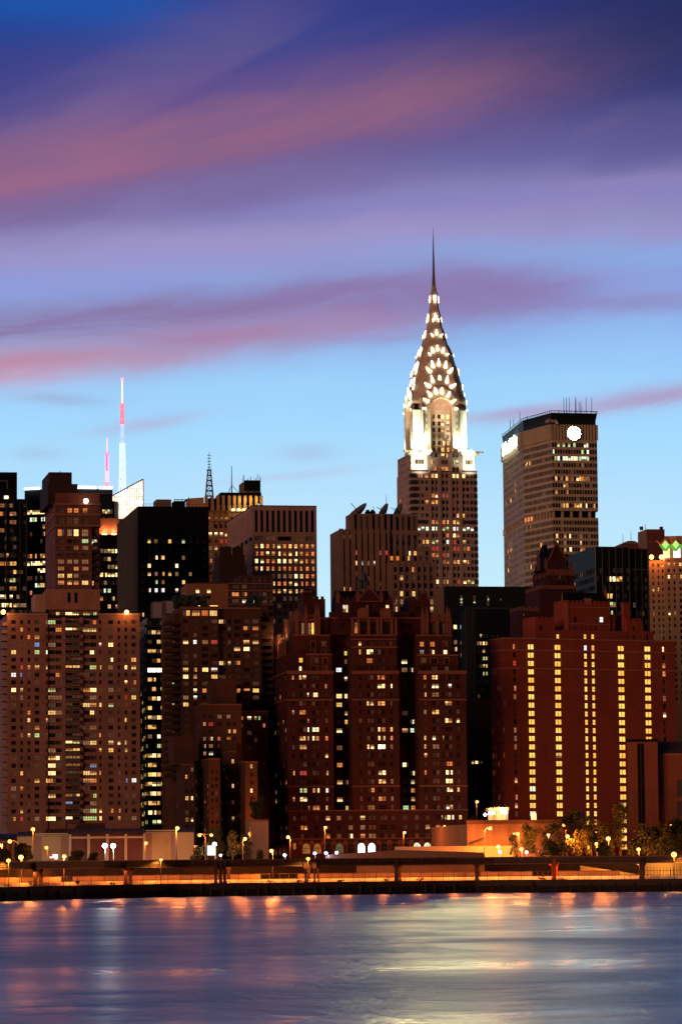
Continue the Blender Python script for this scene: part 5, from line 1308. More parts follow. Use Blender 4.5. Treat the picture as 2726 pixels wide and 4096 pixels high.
# louvre storey with fins and dark crown
m = MB(); m.prism(shrink(.01), louv, zT); m.build('louvre_storey', M_roof, b.root)
m = MB()
for p0, p1, n in ((PA, PB, 20), (PB, (0, 0), 26), ((0, 0), (b.W, 0), 15)):
    for i in range(n + 1):
        t = i / n; x = p0[0] + (p1[0] - p0[0]) * t; y = p0[1] + (p1[1] - p0[1]) * t; w_ = .55 if p1 == (b.W, 0) else .8; m.box(x - w_, x + w_, y - .3, y + .9, louv, zT)
m.build('vertical_fin', M_met, b.root)
pt = shrink(-.005); zc = b.uz(*c('E', 505, 205))[1]
m = MB(); m.prism(shrink(.02), zT, zT + 2.5); m.prism(shrink(.02), zT + 2.5, zc, top=shrink(-.012)); m.build('dark_crown', M_green, b.root)
m = MB(); n = 7
sh = shrink(-.01)
for k in range(4):
    p0, p1 = sh[k], sh[(k + 1) % 7]; m.tube((p0[0], p0[1], zc + 1.1), (p1[0], p1[1], zc + 1.1), .2, None, 4)
    for i in range(14): t = i / 14; x, y = p0[0] + (p1[0] - p0[0]) * t, p0[1] + (p1[1] - p0[1]) * t; m.tube((x, y, zc), (x, y, zc + 1.1), .12, None, 4)
m.build('roof_railing', BLACK, b.root)
for x, y0, y1 in ((180, 320, 258), (207, 300, 255), (258, 280, 195), (318, 255, 228), (573, 205, 178), (613, 208, 75), (634, 208, 80), (658, 208, 78), (706, 208, 76), (712, 208, 90), (736, 208, 112), (748, 208, 118), (758, 208, 145), (793, 210, 80), (838, 212, 82)): mast(b, cx('E', x), cy('E', y0), cy('E', y1), 1925, .2)
m = MB()
for x, y in ((476, 276), (492, 268), (517, 272), (545, 273), (553, 285)):
    u, z = b.uz(*c('E', x, y), -1.0); m.ball((u, -1.2, z), 1.1, 8, 5)
m.build('roof_dish', plain('dish_tan', (.5, .32, .2), .6), b.root)
SIGN = emat('sign_white_light', (.72, 1, .90), 420)
u, z = b.uz(*c('E', 692, 370), -1.4); r_ = b.u(*c('E', 748, 370), -1.4) - u - .3
m = MB(); m.tube((u, -1.9, z), (u, -1.2, z), r_, r_, 32); m.build('round_emblem', BLACK, b.root); m = MB(); m.tube((u, -1.96, z), (u, -1.905, z), r_, r_, 32); m.mi[-1] = 1; m.mi[-2] = 1
for i_ in range(len(m.f)): m.mi[i_] = 0
fi = max((-2, -1), key=lambda i_: -m.v[m.f[i_][0]][1]); m.mi[fi] = 1; m.build('emblem_face', [BLACK, SIGN], b.root)
m = MB(); m.tube((u, -1.0, z), (u, -.3, z), r_ * .5, None, 12); m.build('emblem_mount', BLACK, b.root)
# glowing lettering on the left face
cu = bpy.data.curves.new('sign_letters', 'FONT'); cu.body = 'MetLife'; cu.size = 10; cu.extrude = .5; cu.offset = .45; cu.align_x = 'CENTER'; cu.align_y = 'CENTER'
tmp = bpy.data.objects.new('tmp', cu); COL.objects.link(tmp); bpy.context.view_layer.update()
me = bpy.data.meshes.new_from_object(tmp); bpy.data.objects.remove(tmp)
xsv = [v.co.x for v in me.vertices]; ysv = [v.co.y for v in me.vertices]
dA = Vector((PB[0] - PA[0], PB[1] - PA[1])).normalized(); nA_ = Vector((dA.y, -dA.x)); Lw = LA * .68; hgt = 6.6
kx = Lw / (max(xsv) - min(xsv)); ky = hgt / (max(ysv) - min(ysv)); xm = (max(xsv) + min(xsv)) / 2; ym = (max(ysv) + min(ysv)) / 2
zsg = P(cx('E', 258), cy('E', 408), 1942).z - b.zb
def onA(xx, zz, off): t = LA * .44 + xx; return (PA[0] + dA.x * t + nA_.x * off, PA[1] + dA.y * t + nA_.y * off, zz)
for v in me.vertices: v.co = Vector(onA((v.co.x - xm) * kx, zsg + (v.co.y - ym) * ky, 1.2 + v.co.z * .4))
me.materials.clear(); me.materials.append(emat('letter_white_light', (.78, 1, .88), 24))
o = bpy.data.objects.new('sign_letters', me); COL.objects.link(o); o.parent = b.root
b.litpx('E', '530,517,G 770,517,g 800,520,G 610,465,g 650,465,g 690,465,g 560,465,g 790,465,w 810,465,b 545,575,g 568,575,G 612,575,G 635,575,w 658,575,G 680,575,G 705,575,w 722,575,G 745,575,g 768,575,G 790,575,G 815,575,g 545,740,y 595,740,d 640,740,y 680,740,d 722,740,w 745,740,y 768,740,o 790,740,d 815,740,d 615,795,y 640,795,d 552,850,o 640,850,o 597,950,d 625,955,y 650,955,y 705,955,o 735,955,y 755,955,y 790,960,w 850,965,y 555,1200,y 625,1200,o 672,1200,w 757,1200,d 555,1255,y 625,1255,d 757,1260,y 625,1305,o 672,1305,w 757,1305,o 775,1305,d 300,612,y 316,612,y 333,612,y 350,612,d 315,1125,d 345,1125,d 432,1265,Y 440,1262,y 318,1450,y 354,1445,y 240,580,y 186,715,o 230,800,d 238,850,o 190,925,Y 197,925,Y 147,940,d 180,1275,d 200,1325,o 180,1385,d 183,1435,d 176,1495,Y 170,1270,d 205,1270,d 170,1330,o 190,1330,o 768,632,d 545,632,k', 7)
b.finish()

# ================================================================== dark teal blocks right of the spired skyscraper
b = Bld('office_building', 'wide dark teal office block between the spired skyscraper and the eight-sided tower', 'office building', M_green, 1775, 2135, cy('C', 885), 1300, 10, xs=1743, dep=30, dark=(('blue', .5), ('dark', .5)), faint=.06)
cl = b.cols('L', 90, [(67, 82), (155, 170), (246, 261), (335, 350)]); zs_ = [(b.uz(*c('L', 75, y + 7))[1], b.uz(*c('L', 75, y - 7))[1]) for y in (62, 80, 98, 116)]
c2 = b.cols('J', 290, [(1408, 1432), (1456, 1480)]); z2_ = [(b.uz(*c('J', 1420, y + 15))[1], b.uz(*c('J', 1420, y - 15))[1]) for y in (291, 345, 403, 455, 500)]
b.box(0, b.W, 0, b.D, 0, b.top, b.grid(cl, zs_) + b.grid(c2, z2_, [(0, False)] * 2), kind=(0, False))
q = b.part('panel_joint', plain('teal_joint', (.03, .045, .06), .4, .3))
for i in range(26): u = b.W * (i + .5) / 26; q.box(u - .05, u + .05, -.1, -.02, 0, b.top)
q = b.part('corner_fin', M_brown)
for i in range(5): v = b.D * (i + .2) / 5; q.box(-.4, -.02, v, v + 1.2, b.top - 14, b.top)
b.litpx('L', '75,62,k 75,80,g 75,98,g 162,80,k 162,98,g 162,62,k 253,80,g 253,98,k 253,62,k 75,116,k 253,116,k')
b.litpx('J', '1420,291,w 1468,291,b 1420,403,d 1468,403,y 1420,455,y 1468,455,k 1468,500,y')
b.finish()
b = Bld('office_building', 'lower dark office block with a few yellow windows below the wide teal block', 'office building', M_black2, cx('L', 100), cx('L', 420), cy('L', 150), 1230, 10, xs=cx('L', 94), dep=20, zb=3.4, dark=(('blue', .4), ('dark', .6)), faint=.05)
rw = b.rows('L', 200, 327, 327 + 51.2 * 15, 16, 22)
cl = b.cols('L', 400, [(182, 196), (201, 214), (219, 233), (239, 254), (280, 296), (310, 326)])
b.box(0, b.W, 0, b.D, 0, b.top, b.grid(cl, rw))
q = b.part('steel_fin', M_mull)
for i in range(8): u = b.u(*c('L', 102 + i * 9, 250)); q.box(u - .05, u + .05, -.3, -.02, 20, b.top)
b.litpx('L', '208,327,y 190,378,d 208,378,y 226,378,w 246,378,y 226,430,y 246,480,y 226,490,g 226,533,y 246,533,y 226,583,g 246,583,g 208,904,d 226,965,y 226,1018,y')
b.litpx('M', '226,34,y 226,87,y')
b.part('roof_rail', M_mull).box(0, b.W, -.2, -.1, b.top + .5, b.top + .65)
b.finish()
b = Bld('office_building', 'low dark building in the gap between the central apartment house and the red hotel', 'building', M_dkbrick, cx('L', 96), cx('L', 290), cy('L', 760), 1210, 10, dep=14, faint=.25)
cl = b.cols('M', 250, [(120, 130), (145, 160), (168, 198), (205, 218)]); rw = [(b.uz(*c('M', 150, y + 9))[1], b.uz(*c('M', 150, y - 9))[1]) for y in (190, 253, 320, 385)]
b.box(0, b.W, 0, b.D, 0, b.top, b.grid(cl, rw)); b.litpx('M', '150,253,y 183,253,w'); b.finish()

# ================================================================== gothic tower with steep gable
b = Bld('gothic_tower', 'dark brick gothic tower with steep pointed gable, stone dormers and a slate roof', 'tower', M_tudor, cx('E', 480), cx('E', 690), cy('E', 1440), 1185, 10, xs=cx('E', 372), dep=18, trim=M_tudtrim, faint=.05)
zE = lambda y, v=0: b.uz(*c('E', 560, y), v)[1]; uE = lambda x, y=1500, v=0: b.uz(*c('E', x, y), v)[0]
rw = [(zE(y + 14), zE(y - 14)) for y in (1530, 1580, 1670, 1730, 1785, 1840)] ; cl = [(uE(x - 8), uE(x + 8)) for x in (520, 578, 610, 650)]
b.D = 26
b.box(0, b.W, 0, 22, 0, zE(1470), b.grid(cl, rw), left=[(v, v + 1.1, z0, z1) for v in (4, 9, 14) for z0, z1 in rw])
u1, u2 = uE(490), uE(640); um = uE(555); zg0, zg1 = zE(1470), zE(1262)
m = MB(); m.extr([(u1, zg0), (u2, zg0), (u2 - .3, zE(1385)), (um, zg1), (u1 + .3, zE(1385))], -.3, .5); m.build('gable', M_tudor, b.root)
m = MB(); m.tube((u1, -.5, zE(1400)), (um, -.5, zg1 + .3), .4, None, 5); m.tube((u2, -.5, zE(1400)), (um, -.5, zg1 + .3), .4, None, 5); m.box(u1, u2, -.45, -.3, zg0 - .4, zg0); pinnacle(m, um, .2, zg1 - 1, zE(1245), .3); m.build('gable_coping', M_tudtrim, b.root)
m = MB(); m.extr([(u1 + .2, zg0), (u2 - .2, zg0), (um + 1, zg1 - 1.2), (um - 1, zg1 - 1.2)], .52, 16)
ua = uE(415, 1400, 8); m.prism([(ua, 5), (um - 2, 5), (um - 2, 17), (ua, 17)], zg0, zE(1268, 8), top=[(ua + 3.0, 9), (um - 2, 9), (um - 2, 13), (ua + 3.0, 13)]); m.build('slate_roof', M_roof, b.root)
q = b.part('stone_dormer', M_tudtrim)
for x in (495, 560, 615, 670): u = uE(x); q.box(u - 1.3, u + 1.3, -.5, -.02, zE(1520), zE(1480)); q.prism([(u - 1.6, -.6), (u + 1.6, -.6), (u + 1.6, .2), (u - 1.6, .2)], zE(1480), zE(1468), top=[(u - .6, -.6), (u + .6, -.6), (u + .6, .2), (u - .6, .2)])
for v in (3, 9, 15): q.box(-.5, -.02, v, v + 2, zE(1530), zE(1490))
for (x, y0, y1) in ((412, 1480, 1320), (640, 1470, 1330), (475, 1470, 1370), (680, 1480, 1400), (600, 1640, 1580), (500, 1640, 1590)): pinnacle(q, uE(x), 1.0, zE(y0), zE(y1), .5)
q = b.part('balustrade', M_tudtrim); q.box(-3.2, b.W + .4, -2.2, -2.0, zE(1632), zE(1602)); q.box(-3.2, -3.0, -2, 20, zE(1632), zE(1602))
b.box(-3.2, b.W + .4, -2.0, -.02, 0, zE(1632)); b.box(-3.2, -.02, 0, 20, 0, zE(1632))
uw = uE(255, 1800, 1); b.box(uw, -3.21, -1, 16, 0, zE(1795), [(uE(x - 6, 1840), uE(x + 6, 1840), zE(1850), zE(1825)) for x in (285, 315, 345)])
q.box(uw, -3.21, -1.15, -1.02, zE(1810), zE(1795)); crenel(q, uw, -3.3, -1, 16, zE(1795), 1.0)
b.litpx('E', '545,1785,o 578,1530,k 565,1670,k 610,1785,k')
b.litpx('L', '460,290,w 475,285,y 502,325,y')
b.finish()

# ================================================================== black glass tower right
b = Bld('office_tower', 'black glass office tower with pale vertical mullion lines behind the red brick hotel', 'office building', M_black, cx('E', 866), cx('E', 1142), cy('E', 1285), 1360, 11, xs=cx('E', 640), dep=50, dark=(('dark', .5), ('blue', .5)), faint=.06)
cl = []
for i in range(5):
    x0 = 868 + 54.5 * i; cl += b.cols('E', 1500, [(x0 + 4, x0 + 26), (x0 + 29, x0 + 51)])
rw = b.rows('E', 900, 1478, 1478 + 69 * 8, 9, 40)
nl = 26
b.box(0, b.W, 0, b.D, 0, b.top, b.grid(cl, rw, [(0, False)] * 10), left=[(b.D * (i + .12) / nl, b.D * (i + .88) / nl, r[0], r[1], (0, False)) for i in range(nl) for r in rw[:6]], dep=.2)
ur = b.u(*c('E', 1290, 1500), 2); zr2 = b.uz(*c('E', 1200, 1305), 2)[1]
b.box(b.W + .01, ur, 2, b.D, 0, zr2, [(b.W + .4 + (ur - b.W - .8) * (i + .1) / 6, b.W + .4 + (ur - b.W - .8) * (i + .9) / 6, r[0], r[1], (0, False)) for i in range(6) for r in rw], dep=.2)
q = b.part('mullion', M_mull)
for x in (868, 922, 977, 1031, 1085, 1139): u = b.u(*c('E', x, 1450)); q.box(u - .12, u + .12, -.35, -.02, 0, b.top)
for x in (1190, 1240, 1288): u = b.u(*c('E', x, 1450), 2); q.box(u - .1, u + .1, 1.7, 1.97, 0, zr2)
z = b.uz(*c('E', 1200, 1472), 2)[1]; q.box(b.W + .1, ur, 1.6, 1.69, z - .15, z + .15)
b.litpx('E', '990,1548,w 1015,1548,w 1045,1548,y 1070,1548,y 990,1687,y 965,1687,y 990,1757,g 1015,1757,d 990,1825,g 760,1500,k 770,1530,d 750,1540,d 780,1490,k 700,1600,Y 710,1605,y')
b.litpx('L', '1130,265,y 1155,265,y')
b.part('roof_edge', M_mull).box(0, b.W, -.15, -.02, b.top - .3, b.top)
b.finish()

# ================================================================== right edge buildings
b = Bld('brick_penthouse_tower', 'square dark red brick rooftop tower at the right edge beside green lit diamonds', 'building', M_redtower, cx('E', 1280), cx('E', 1425), cy('E', 1145), 1420, 10, xs=cx('E', 1225), dep=24)
b.D = 14
b.box(0, b.W, 0, 14, 0, b.top, right=[]); q = b.part('roof_vent', M_redtower)
for x in (1242, 1402): u = b.u(*c('E', x, 1140), 3); q.box(u - .6, u + .6, 3, 4.5, b.top, b.top + 1.4)
b.part('brick_band', M_redtrim).box(-.1, b.W + .1, -.12, -.02, b.z(cy('E', 1252)), b.z(cy('E', 1246)))
mast(b, cx('E', 1402), cy('E', 1140), cy('E', 1122), 1422, .2); mast(b, cx('E', 1271), cy('E', 1145), cy('E', 1098), 1425, .12)
b.finish()
b = Bld('roof_pavilion', 'low unlit building with a sloping roof line behind the black glass tower', 'building', M_redtower, cx('E', 1085), cx('E', 1228), cy('E', 1235), 1440, 10, xs=cx('E', 1050), dep=20)
b.box(0, b.W, 0, 12, 0, b.top - 1.5); m = MB(); m.prism([(-.3, -.3), (b.W + .3, -.3), (b.W + .3, 12.3), (-.3, 12.3)], b.top - 1.5, b.top, top=[(3, 2), (b.W - 2, 2), (b.W - 2, 10), (3, 10)]); m.build('roof', M_redtrim, b.root)
u0, z0 = b.uz(*c('E', 1050, 1280)); b.box(u0, -.02, 1, 12, 0, z0)
mast(b, cx('E', 1090), cy('E', 1240), cy('E', 1184), 1442, .12); mast(b, cx('E', 1155), cy('E', 1240), cy('E', 1158), 1442, .12)
b.finish()
M_cream = wallmat('cream_brick_panels', (.40, .27, .17), .14)
b = Bld('hotel_tower', 'cream coloured tower with columns of small windows and orange flood lamps, at the right edge', 'tower', M_cream, cx('E', 1297), 2790, cy('E', 1395), 1300, -6, dep=24, trim=M_cream, dark=(('dark', .6), ('blind', .4)), faint=.12)
b.box(0, b.u(*c('E', 1420, 1500)), 2.2, b.D, 0, b.top)
rw = b.rows('E', 1380, 1432, 1432 + 49.3 * 22, 23, 27)
c1 = [(b.uz(*c('E', x - 7, 1500), 2.0)[0], b.uz(*c('E', x + 7, 1500), 2.0)[0]) for x in (1333, 1376, 1410)]
zt = b.uz(*c('E', 1480, 1382))[1]; u0 = b.u(*c('E', 1424, 1500))
b.box(0.01, u0 - .01, 1.9, 2.19, 0, b.top - .1, [(a, d, r[0], r[1]) for a, d in c1 for r in rw if r[1] < b.top - .5], dep=.2)
c2 = b.cols('E', 1600, [(1453, 1469), (1498, 1513), (1545, 1565), (1590, 1605)])
b.box(u0, b.W, 0, b.D, 0, zt, b.grid(c2, rw))
q = b.part('panel_band', M_cream)
for r in rw[::2]: q.box(u0, b.W, -.1, -.02, r[1] + .5, r[1] + .75)
q.box(u0, b.W, -.3, -.02, zt - .5, zt + .3)
b.litpx('E', '1333,1625,y 1376,1625,y 1462,1425,y 1505,1425,o 1555,1410,y 1555,1440,y 1462,1527,w 1505,1527,d 1555,1535,y 1333,1810,d 1470,1845,w 1515,1845,d 1410,1432,y 1462,1432,y')
for x in (1320, 1400): 
    u, z = b.uz(*c('E', x, 1371), 1); MB().ball((u, .8, z), .85).build('flood_lamp', emat('lamp_red_orange_hot', (1, .30, .05), 13), b.root)
    ld = bpy.data.lights.new('flood_glow', 'POINT'); ld.energy = 1300; ld.color = (1, .24, .05); ld.shadow_soft_size = .8
    lo = bpy.data.objects.new('flood_glow', ld); COL.objects.link(lo); lo.parent = b.root; lo.location = (u, -1.8, z + .4)
# storey with green lit diamonds
uw0, zw0 = b.uz(*c('E', 1428, 1380), 5); zw1 = b.uz(*c('E', 1480, 1200), 5)[1]
b.box(uw0, b.W, 5, b.D - 2, zt, zw1)
GR = emat('diamond_green_light', (.10, .8, .06), .5); GY = emat('diamond_yellow_green', (.62, 1, .28), .9)
zd0 = b.uz(*c('E', 1515, 1272), 4.8)[1]
for i, x in enumerate((1432, 1515, 1598)):
    uc, zc_ = b.uz(*c('E', x, 1272), 4.8); hw = b.uz(*c('E', x + 30, 1272), 4.8)[0] - uc; hz = (zw1 - zt) * .19
    m = MB(); m.extr([(uc - hw, zc_), (uc, zc_ - hz), (uc + hw, zc_), (uc, zc_ + hz)], 4.5, 4.95); m.build('diamond_light', GY, b.root)
    m = MB()
    for s1 in (-1, 1):
        m.tube((uc + s1 * hw * 1.35, 4.4, zc_), (uc, 4.4, zc_ - hz * 1.4), .5, None, 5)
    m.build('green_light_tube', GR, b.root)
    m = MB()
    for s1 in (-1, 1): m.tube((uc + s1 * hw * 1.35, 4.4, zc_), (uc, 4.4, zc_ + hz * 1.4), .35, None, 5); m.tube((uc + s1 * hw * 1.35, 4.4, zc_), (uc + s1 * hw * 2.3, 4.4, zc_ + hz), .35, None, 5)
    m.build('steel_lattice', M_redtrim, b.root)
for x, col in ((1441, 'y'), (1525, 'b')):
    u, z = b.uz(*c('E', x, 1357), 4.8); MB().box(u - 1.2, u + 1.2, 4.7, 4.95, z - 3.2, z + 3.2).build('lit_opening', LIT['w'] if col == 'y' else emat('violet_white', (.85, .7, 1), 4), b.root)
MB().box(uw0 + 1.5, b.W, 4.8, 4.97, zt + .6, zt + 5.5).build('glazed_band', emat('olive_glazing', (.75, .7, .3), .25, .6), b.root)
b.finish()

# ================================================================== red brick hotel
b = Bld('brick_hotel', 'broad red brick hotel with battlements and straight columns of glowing yellow stair windows', 'hotel', M_hotel, cx('L', 359), cx('L', 1517), cy('L', 340), 1120, 24, xs=cx('L', 264), dep=24, trim=M_hoteltrim, dark=(('dark', .4), ('blind', .6)), faint=.12)
yref = 400
rw = b.rows('L', 440, 400, 400 + 56.75 * 24, 25, 33)
colx = [(423, 442), (524, 563), (705, 744), (904, 923), (955, 974), (1133, 1173), (1313, 1352), (1432, 1453)]
cl = b.cols('L', yref, colx); kd = [(0, True), (1, False), (1, False), (0, True), (0, True), (1, False), (1, False), (0, True)]
b.D = 9.6
nl = 5; lz = [(b.D * (i + .25) / nl, b.D * (i + .6) / nl, r[0], r[1], (1, False)) for i in range(nl) for r in rw]
b.box(0, b.W, 0, b.D, 0, b.top, b.grid(cl, rw, kd), left=lz)
def zb_at(x, y, v=0): return b.uz(*c('L', x, y), v)
q = b.part('stone_band', M_hoteltrim)
for y in (342, 421, 545): z = b.z(cy('L', y), cx('L', 362)); q.box(-.25, b.W + .1, -.25, -.02, z - .3, z + .2); q.box(-.28, -.02, 0, b.D, z - .25, z + .15)
q.box(-.3, 0.6, -.3, -.02, b.z(cy('L', 800), 2016), b.z(cy('L', 755), 2016))
# surrounds of the double windows at the second and third rows
for i in (1, 2, 5, 6):
    a_, d_ = cl[i]; q.box(a_ - .5, a_ - .1, -.12, -.02, rw[2][0] - .3, rw[1][1] + .5); q.box(d_ + .1, d_ + .5, -.12, -.02, rw[2][0] - .3, rw[1][1] + .5); q.box(a_ - .1, d_ + .1, -.1, -.02, rw[2][1] + .3, rw[1][0] - .3)
# upper blocks
def blk(x0, x1, y, v, dep_, ops=(), cren=True, zbase=None, kind=(0, True)):
    u0 = zb_at(x0, y, v)[0]; u1 = zb_at(x1, y, v)[0]; z = zb_at((x0 + x1) / 2, y, v)[1]
    oo = []
    for (xa, xb, ya, yb) in ops: a_, z_a = zb_at(xa, yb, v); d_, z_b = zb_at(xb, ya, v); oo.append((a_, d_, z_a, z_b))
    b.box(u0, u1, v, v + dep_, b.top if zbase is None else zbase, z, oo, kind=kind)
    if cren: crenel(b.part('battlement', M_hotel), u0, u1, v, v + dep_, z, 1.1, 1.5)
    return u0, u1, z
blk(705, 1190, 292, .4, 9.5, [(718, 736, 318, 347), (903, 920, 318, 347), (954, 972, 318, 347)], False)
blk(572, 704, 222, .6, 9, [(605, 624, 258, 288)]); blk(1191, 1297, 230, .6, 9, [(1236, 1253, 264, 294), (1238, 1255, 320, 350)]); blk(1298, 1374, 296, .5, 9, [(1324, 1341, 318, 348)], False)
c0, c1_, zc_ = blk(785, 1080, 112, 1.0, 9, [(836, 857, 200, 232), (1010, 1034, 201, 234), (838, 855, 262, 288), (888, 896, 262, 288), (916, 924, 262, 288), (950, 958, 262, 288), (980, 990, 262, 288)])
z_s = zb_at(930, 134, 1)[1]; q.box(c0, c1_, .8, .98, z_s - .15, z_s + .15); z_s = zb_at(930, 248, 1)[1]; q.box(c0, c1_, .8, .98, z_s - .15, z_s + .15); q.box(c0 - .1, c0 + .5, .75, .79, b.top, zc_)
ur0 = zb_at(768, 80, 5)[0]; ur1 = zb_at(1075, 80, 5)[0]; zr0 = zb_at(920, 42, 9)[1]
m = MB(); m.prism([(ur0, 4), (ur1, 4), (ur1, 10), (ur0, 10)], zc_ - 2, zr0, top=[(ur0 + 1, 6), (ur1 - 1.5, 6), (ur1 - 1.5, 8), (ur0 + 1, 8)]); m.build('slate_roof', M_roof, b.root)
q2 = b.part('turret', M_hotel)
for x, y0, y1 in ((1090, 270, 190), (1190, 225, 110)): u, z1_ = zb_at(x, y1, 2); z0_ = zb_at(x, y0, 2)[1]; w_ = .9 if x < 1100 else 1.15; q2.box(u - w_, u + w_, 1.6, 3.6, b.top, z1_); q2.box(u - w_ * 1.25, u + w_ * 1.25, 1.4, 3.8, z1_ - 3.4, z1_ - 2.8); q2.box(u - w_ * 1.2, u + w_ * 1.2, 1.45, 3.75, z1_ - .1, z1_ + .35)
u, z1_ = zb_at(1048, 0, 6); pinnacle(b.part('finial', M_hoteltrim), u, 6, zc_, z1_, .4); u, z1_ = zb_at(755, 30, 6); pinnacle(b.part('finial'), u, 6, b.top, z1_, .4)
um_ = zb_at(932, 100, 1)[0]; m = MB(); m.box(um_ - 1, um_ + 1, .85, 1.6, zc_, zc_ + 1.9); m.box(um_ - 1.3, um_ + 1.3, .8, 1.65, zc_ + 1.3, zc_ + 1.6); m.build('parapet_shield', M_hoteltrim, b.root)
for w in b.wins:
    if abs(w['nn'][1]) > .5:
        u = w['p'][0]
        if any(abs(u - (a + d) / 2) < .3 for a, d in cl[1:7]) and w['p'][2] < rw[0][1]: w['lit'] = 'Y'
b.litpx('L', '727,332,Y 912,332,Y 963,332,Y 432,400,o 914,402,b 1442,407,w 434,510,r 1446,520,o 1448,575,o 438,682,o 440,740,d 1452,745,d 1455,855,w 444,965,d 448,1022,d 1022,217,b 1234,400,k 543,625,Y')
b.litpx('M', '447,90,d 447,148,d 455,378,y 457,493,o 457,550,y 570,436,G 560,436,G 740,207,y 563,625,b')
for w in b.wins:
    if abs(w['nn'][0]) > .5 and rng.random() < .11: w['lit'] = rng.choice('ood')
b.random_lit(.02, 'od')
b.finish()
a_ = b
LL = b.part; 
# ground floor: one white lamp-lit door window
b2 = a_
u, z = a_.uz(*c('M', 563, 627)); MB().box(u - .9, u + .9, -.1, -.02, z - 1.4, z + 1.4).build('lit_doorway', LIT['w'], a_.root)

# ================================================================== low rise brick group, left of centre
def lowrise(lab, k, xl, xr, yt, Y, xs, dep, rowdef, cols, litt, left=None, tiers=(), a=9.5, faint=.12, mat=M_apt, band=True, p=0.03, nm='apartment_house'):
    b = Bld(nm, lab, 'apartment building', mat, cx(k, xl), cx(k, xr), cy(k, yt), Y, a, xs=cx(k, xs) if xs is not None else None, dep=dep, group='stepped dark brick apartment houses', trim=M_tudtrim, faint=faint)
    kk, x_, ya, yb, n, h = rowdef
    rw = b.rows(kk, x_, ya, yb, n, h); rw = [r for r in rw if r[1] < b.top - .4 and r[0] > .2]
    cl = b.cols(k, yt + 150, cols)
    lo = []
    if left:
        for i in range(left): 
            for r in rw: lo.append((b.D * (i + .22) / left, b.D * (i + .62) / left, r[0], r[1]))
    b.box(0, b.W, 0, b.D, 0, b.top, b.grid(cl, rw), left=lo, kind=(1, True))
    if band: q = b.part('coping', M_tudtrim); q.box(-.1, b.W + .1, -.15, -.02, b.top - .35, b.top + .1); q.box(-.15, -.02, 0, b.D, b.top - .35, b.top + .1)
    for (kx, x0, x1, yt_, v0, d_) in tiers:
        u0, z = b.uz(*c(kx, x0, yt_), v0); u1, _ = b.uz(*c(kx, x1, yt_), v0); b.part('upper_tier', mat).box(u0, u1, v0, v0 + d_, b.top, z)
    for kk2, t in litt: b.litpx(kk2, t, 10)
    for w in b.wins:
        if abs(w['nn'][0]) > .5 and w['lit'] is None and rng.random() < .13: w['lit'] = rng.choice('yodd')
    b.random_lit(p, 'ydo'); b.finish(60); return b
lowrise('tallest stepped dark brick apartment house with blank rooftop block, right of the brown brick tower', 'H', 572, 930, 1045, 1090, 507, 24, ('H', 700, 1157, 1157 + 66 * 22, 23, 30), [(590, 612), (640, 675), (718, 753), (800, 833), (858, 882)],
        [('H', '600,1225,o 657,1225,r 815,1290,y 870,1293,y 598,1357,d 657,1357,y 737,1357,o 803,1357,o 655,1420,d 815,1157,d 598,1420,d'), ('I', '598,190,y 657,253,G 598,255,o 657,190,d')], left=3, tiers=(('H', 700, 885, 822, 6, 12), ('H', 655, 700, 845, 7, 10), ('H', 555, 640, 1046, 3, 12)))
lowrise('narrow brick apartment house with set back top at the foot of the brown tower', 'I', 405, 500, 352, 1070, 345, 20, ('I', 450, 400, 400 + 64 * 10, 11, 34), [(430, 455), (480, 498)], [('I', '442,657,y 490,655,w 490,845,w 442,845,d 490,400,d')], left=3, tiers=(('I', 325, 500, 97, 5, 14),))
lowrise('brick apartment house with upper front cut back beside the tall stepped one', 'I', 636, 742, 300, 1062, 508, 26, ('I', 690, 420, 420 + 64 * 9, 10, 34), [(660, 680), (700, 718)], [('I', '600,690,y 575,490,o 545,510,d')], left=5, tiers=())
lowrise('slender dark brick apartment house with a steep corner, middle of the low group', 'I', 806, 884, 236, 1075, 742, 22, ('I', 850, 325, 325 + 73.5 * 8, 9, 34), [(845, 863)], [('I', '855,545,y 855,838,y 855,255,d 830,172,y 765,690,o 770,832,Y 775,400,y')], left=3, tiers=(('I', 782, 884, 130, 4, 14),))
lowrise('brick apartment house with lit windows under its roof, next to the large central brick building', 'H', 930, 1168, 1105, 1105, 890, 20, ('H', 1000, 1170, 1170 + 66 * 21, 22, 32), [(933, 945), (985, 1020), (1048, 1068), (1085, 1100), (1125, 1143)],
        [('H', '939,1170,o 1002,1170,w 1058,1165,y 1092,1160,g 1135,1230,o'), ('I', '1000,370,Y 1020,370,Y 1000,588,w 1058,512,d')], left=2, tiers=(('H', 927, 1015, 925, 5, 10),), p=.015)
lowrise('lower brick apartment house with arched corner in front of the others', 'I', 962, 1072, 330, 1060, 886, 22, ('I', 1000, 370, 370 + 72.7 * 7, 8, 34), [(1010, 1030), (1040, 1048)], [('I', '1020,370,y 1020,588,w 907,525,o 930,595,o 907,380,d 928,810,y 925,225,b')], left=4)
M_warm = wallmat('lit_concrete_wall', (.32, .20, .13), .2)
b = Bld('low_wall_block', 'plain windowless low block glowing orange beside the arcade of the central brick building', 'building', M_warm, cx('I', 1020), cx('I', 1172), cy('I', 850), 1010, 9, dep=12); b.box(0, b.W, 0, 12, 0, b.top); b.part('coping', M_tudtrim).box(-.1, b.W, -.15, -.02, b.top - .4, b.top + .1); b.finish()

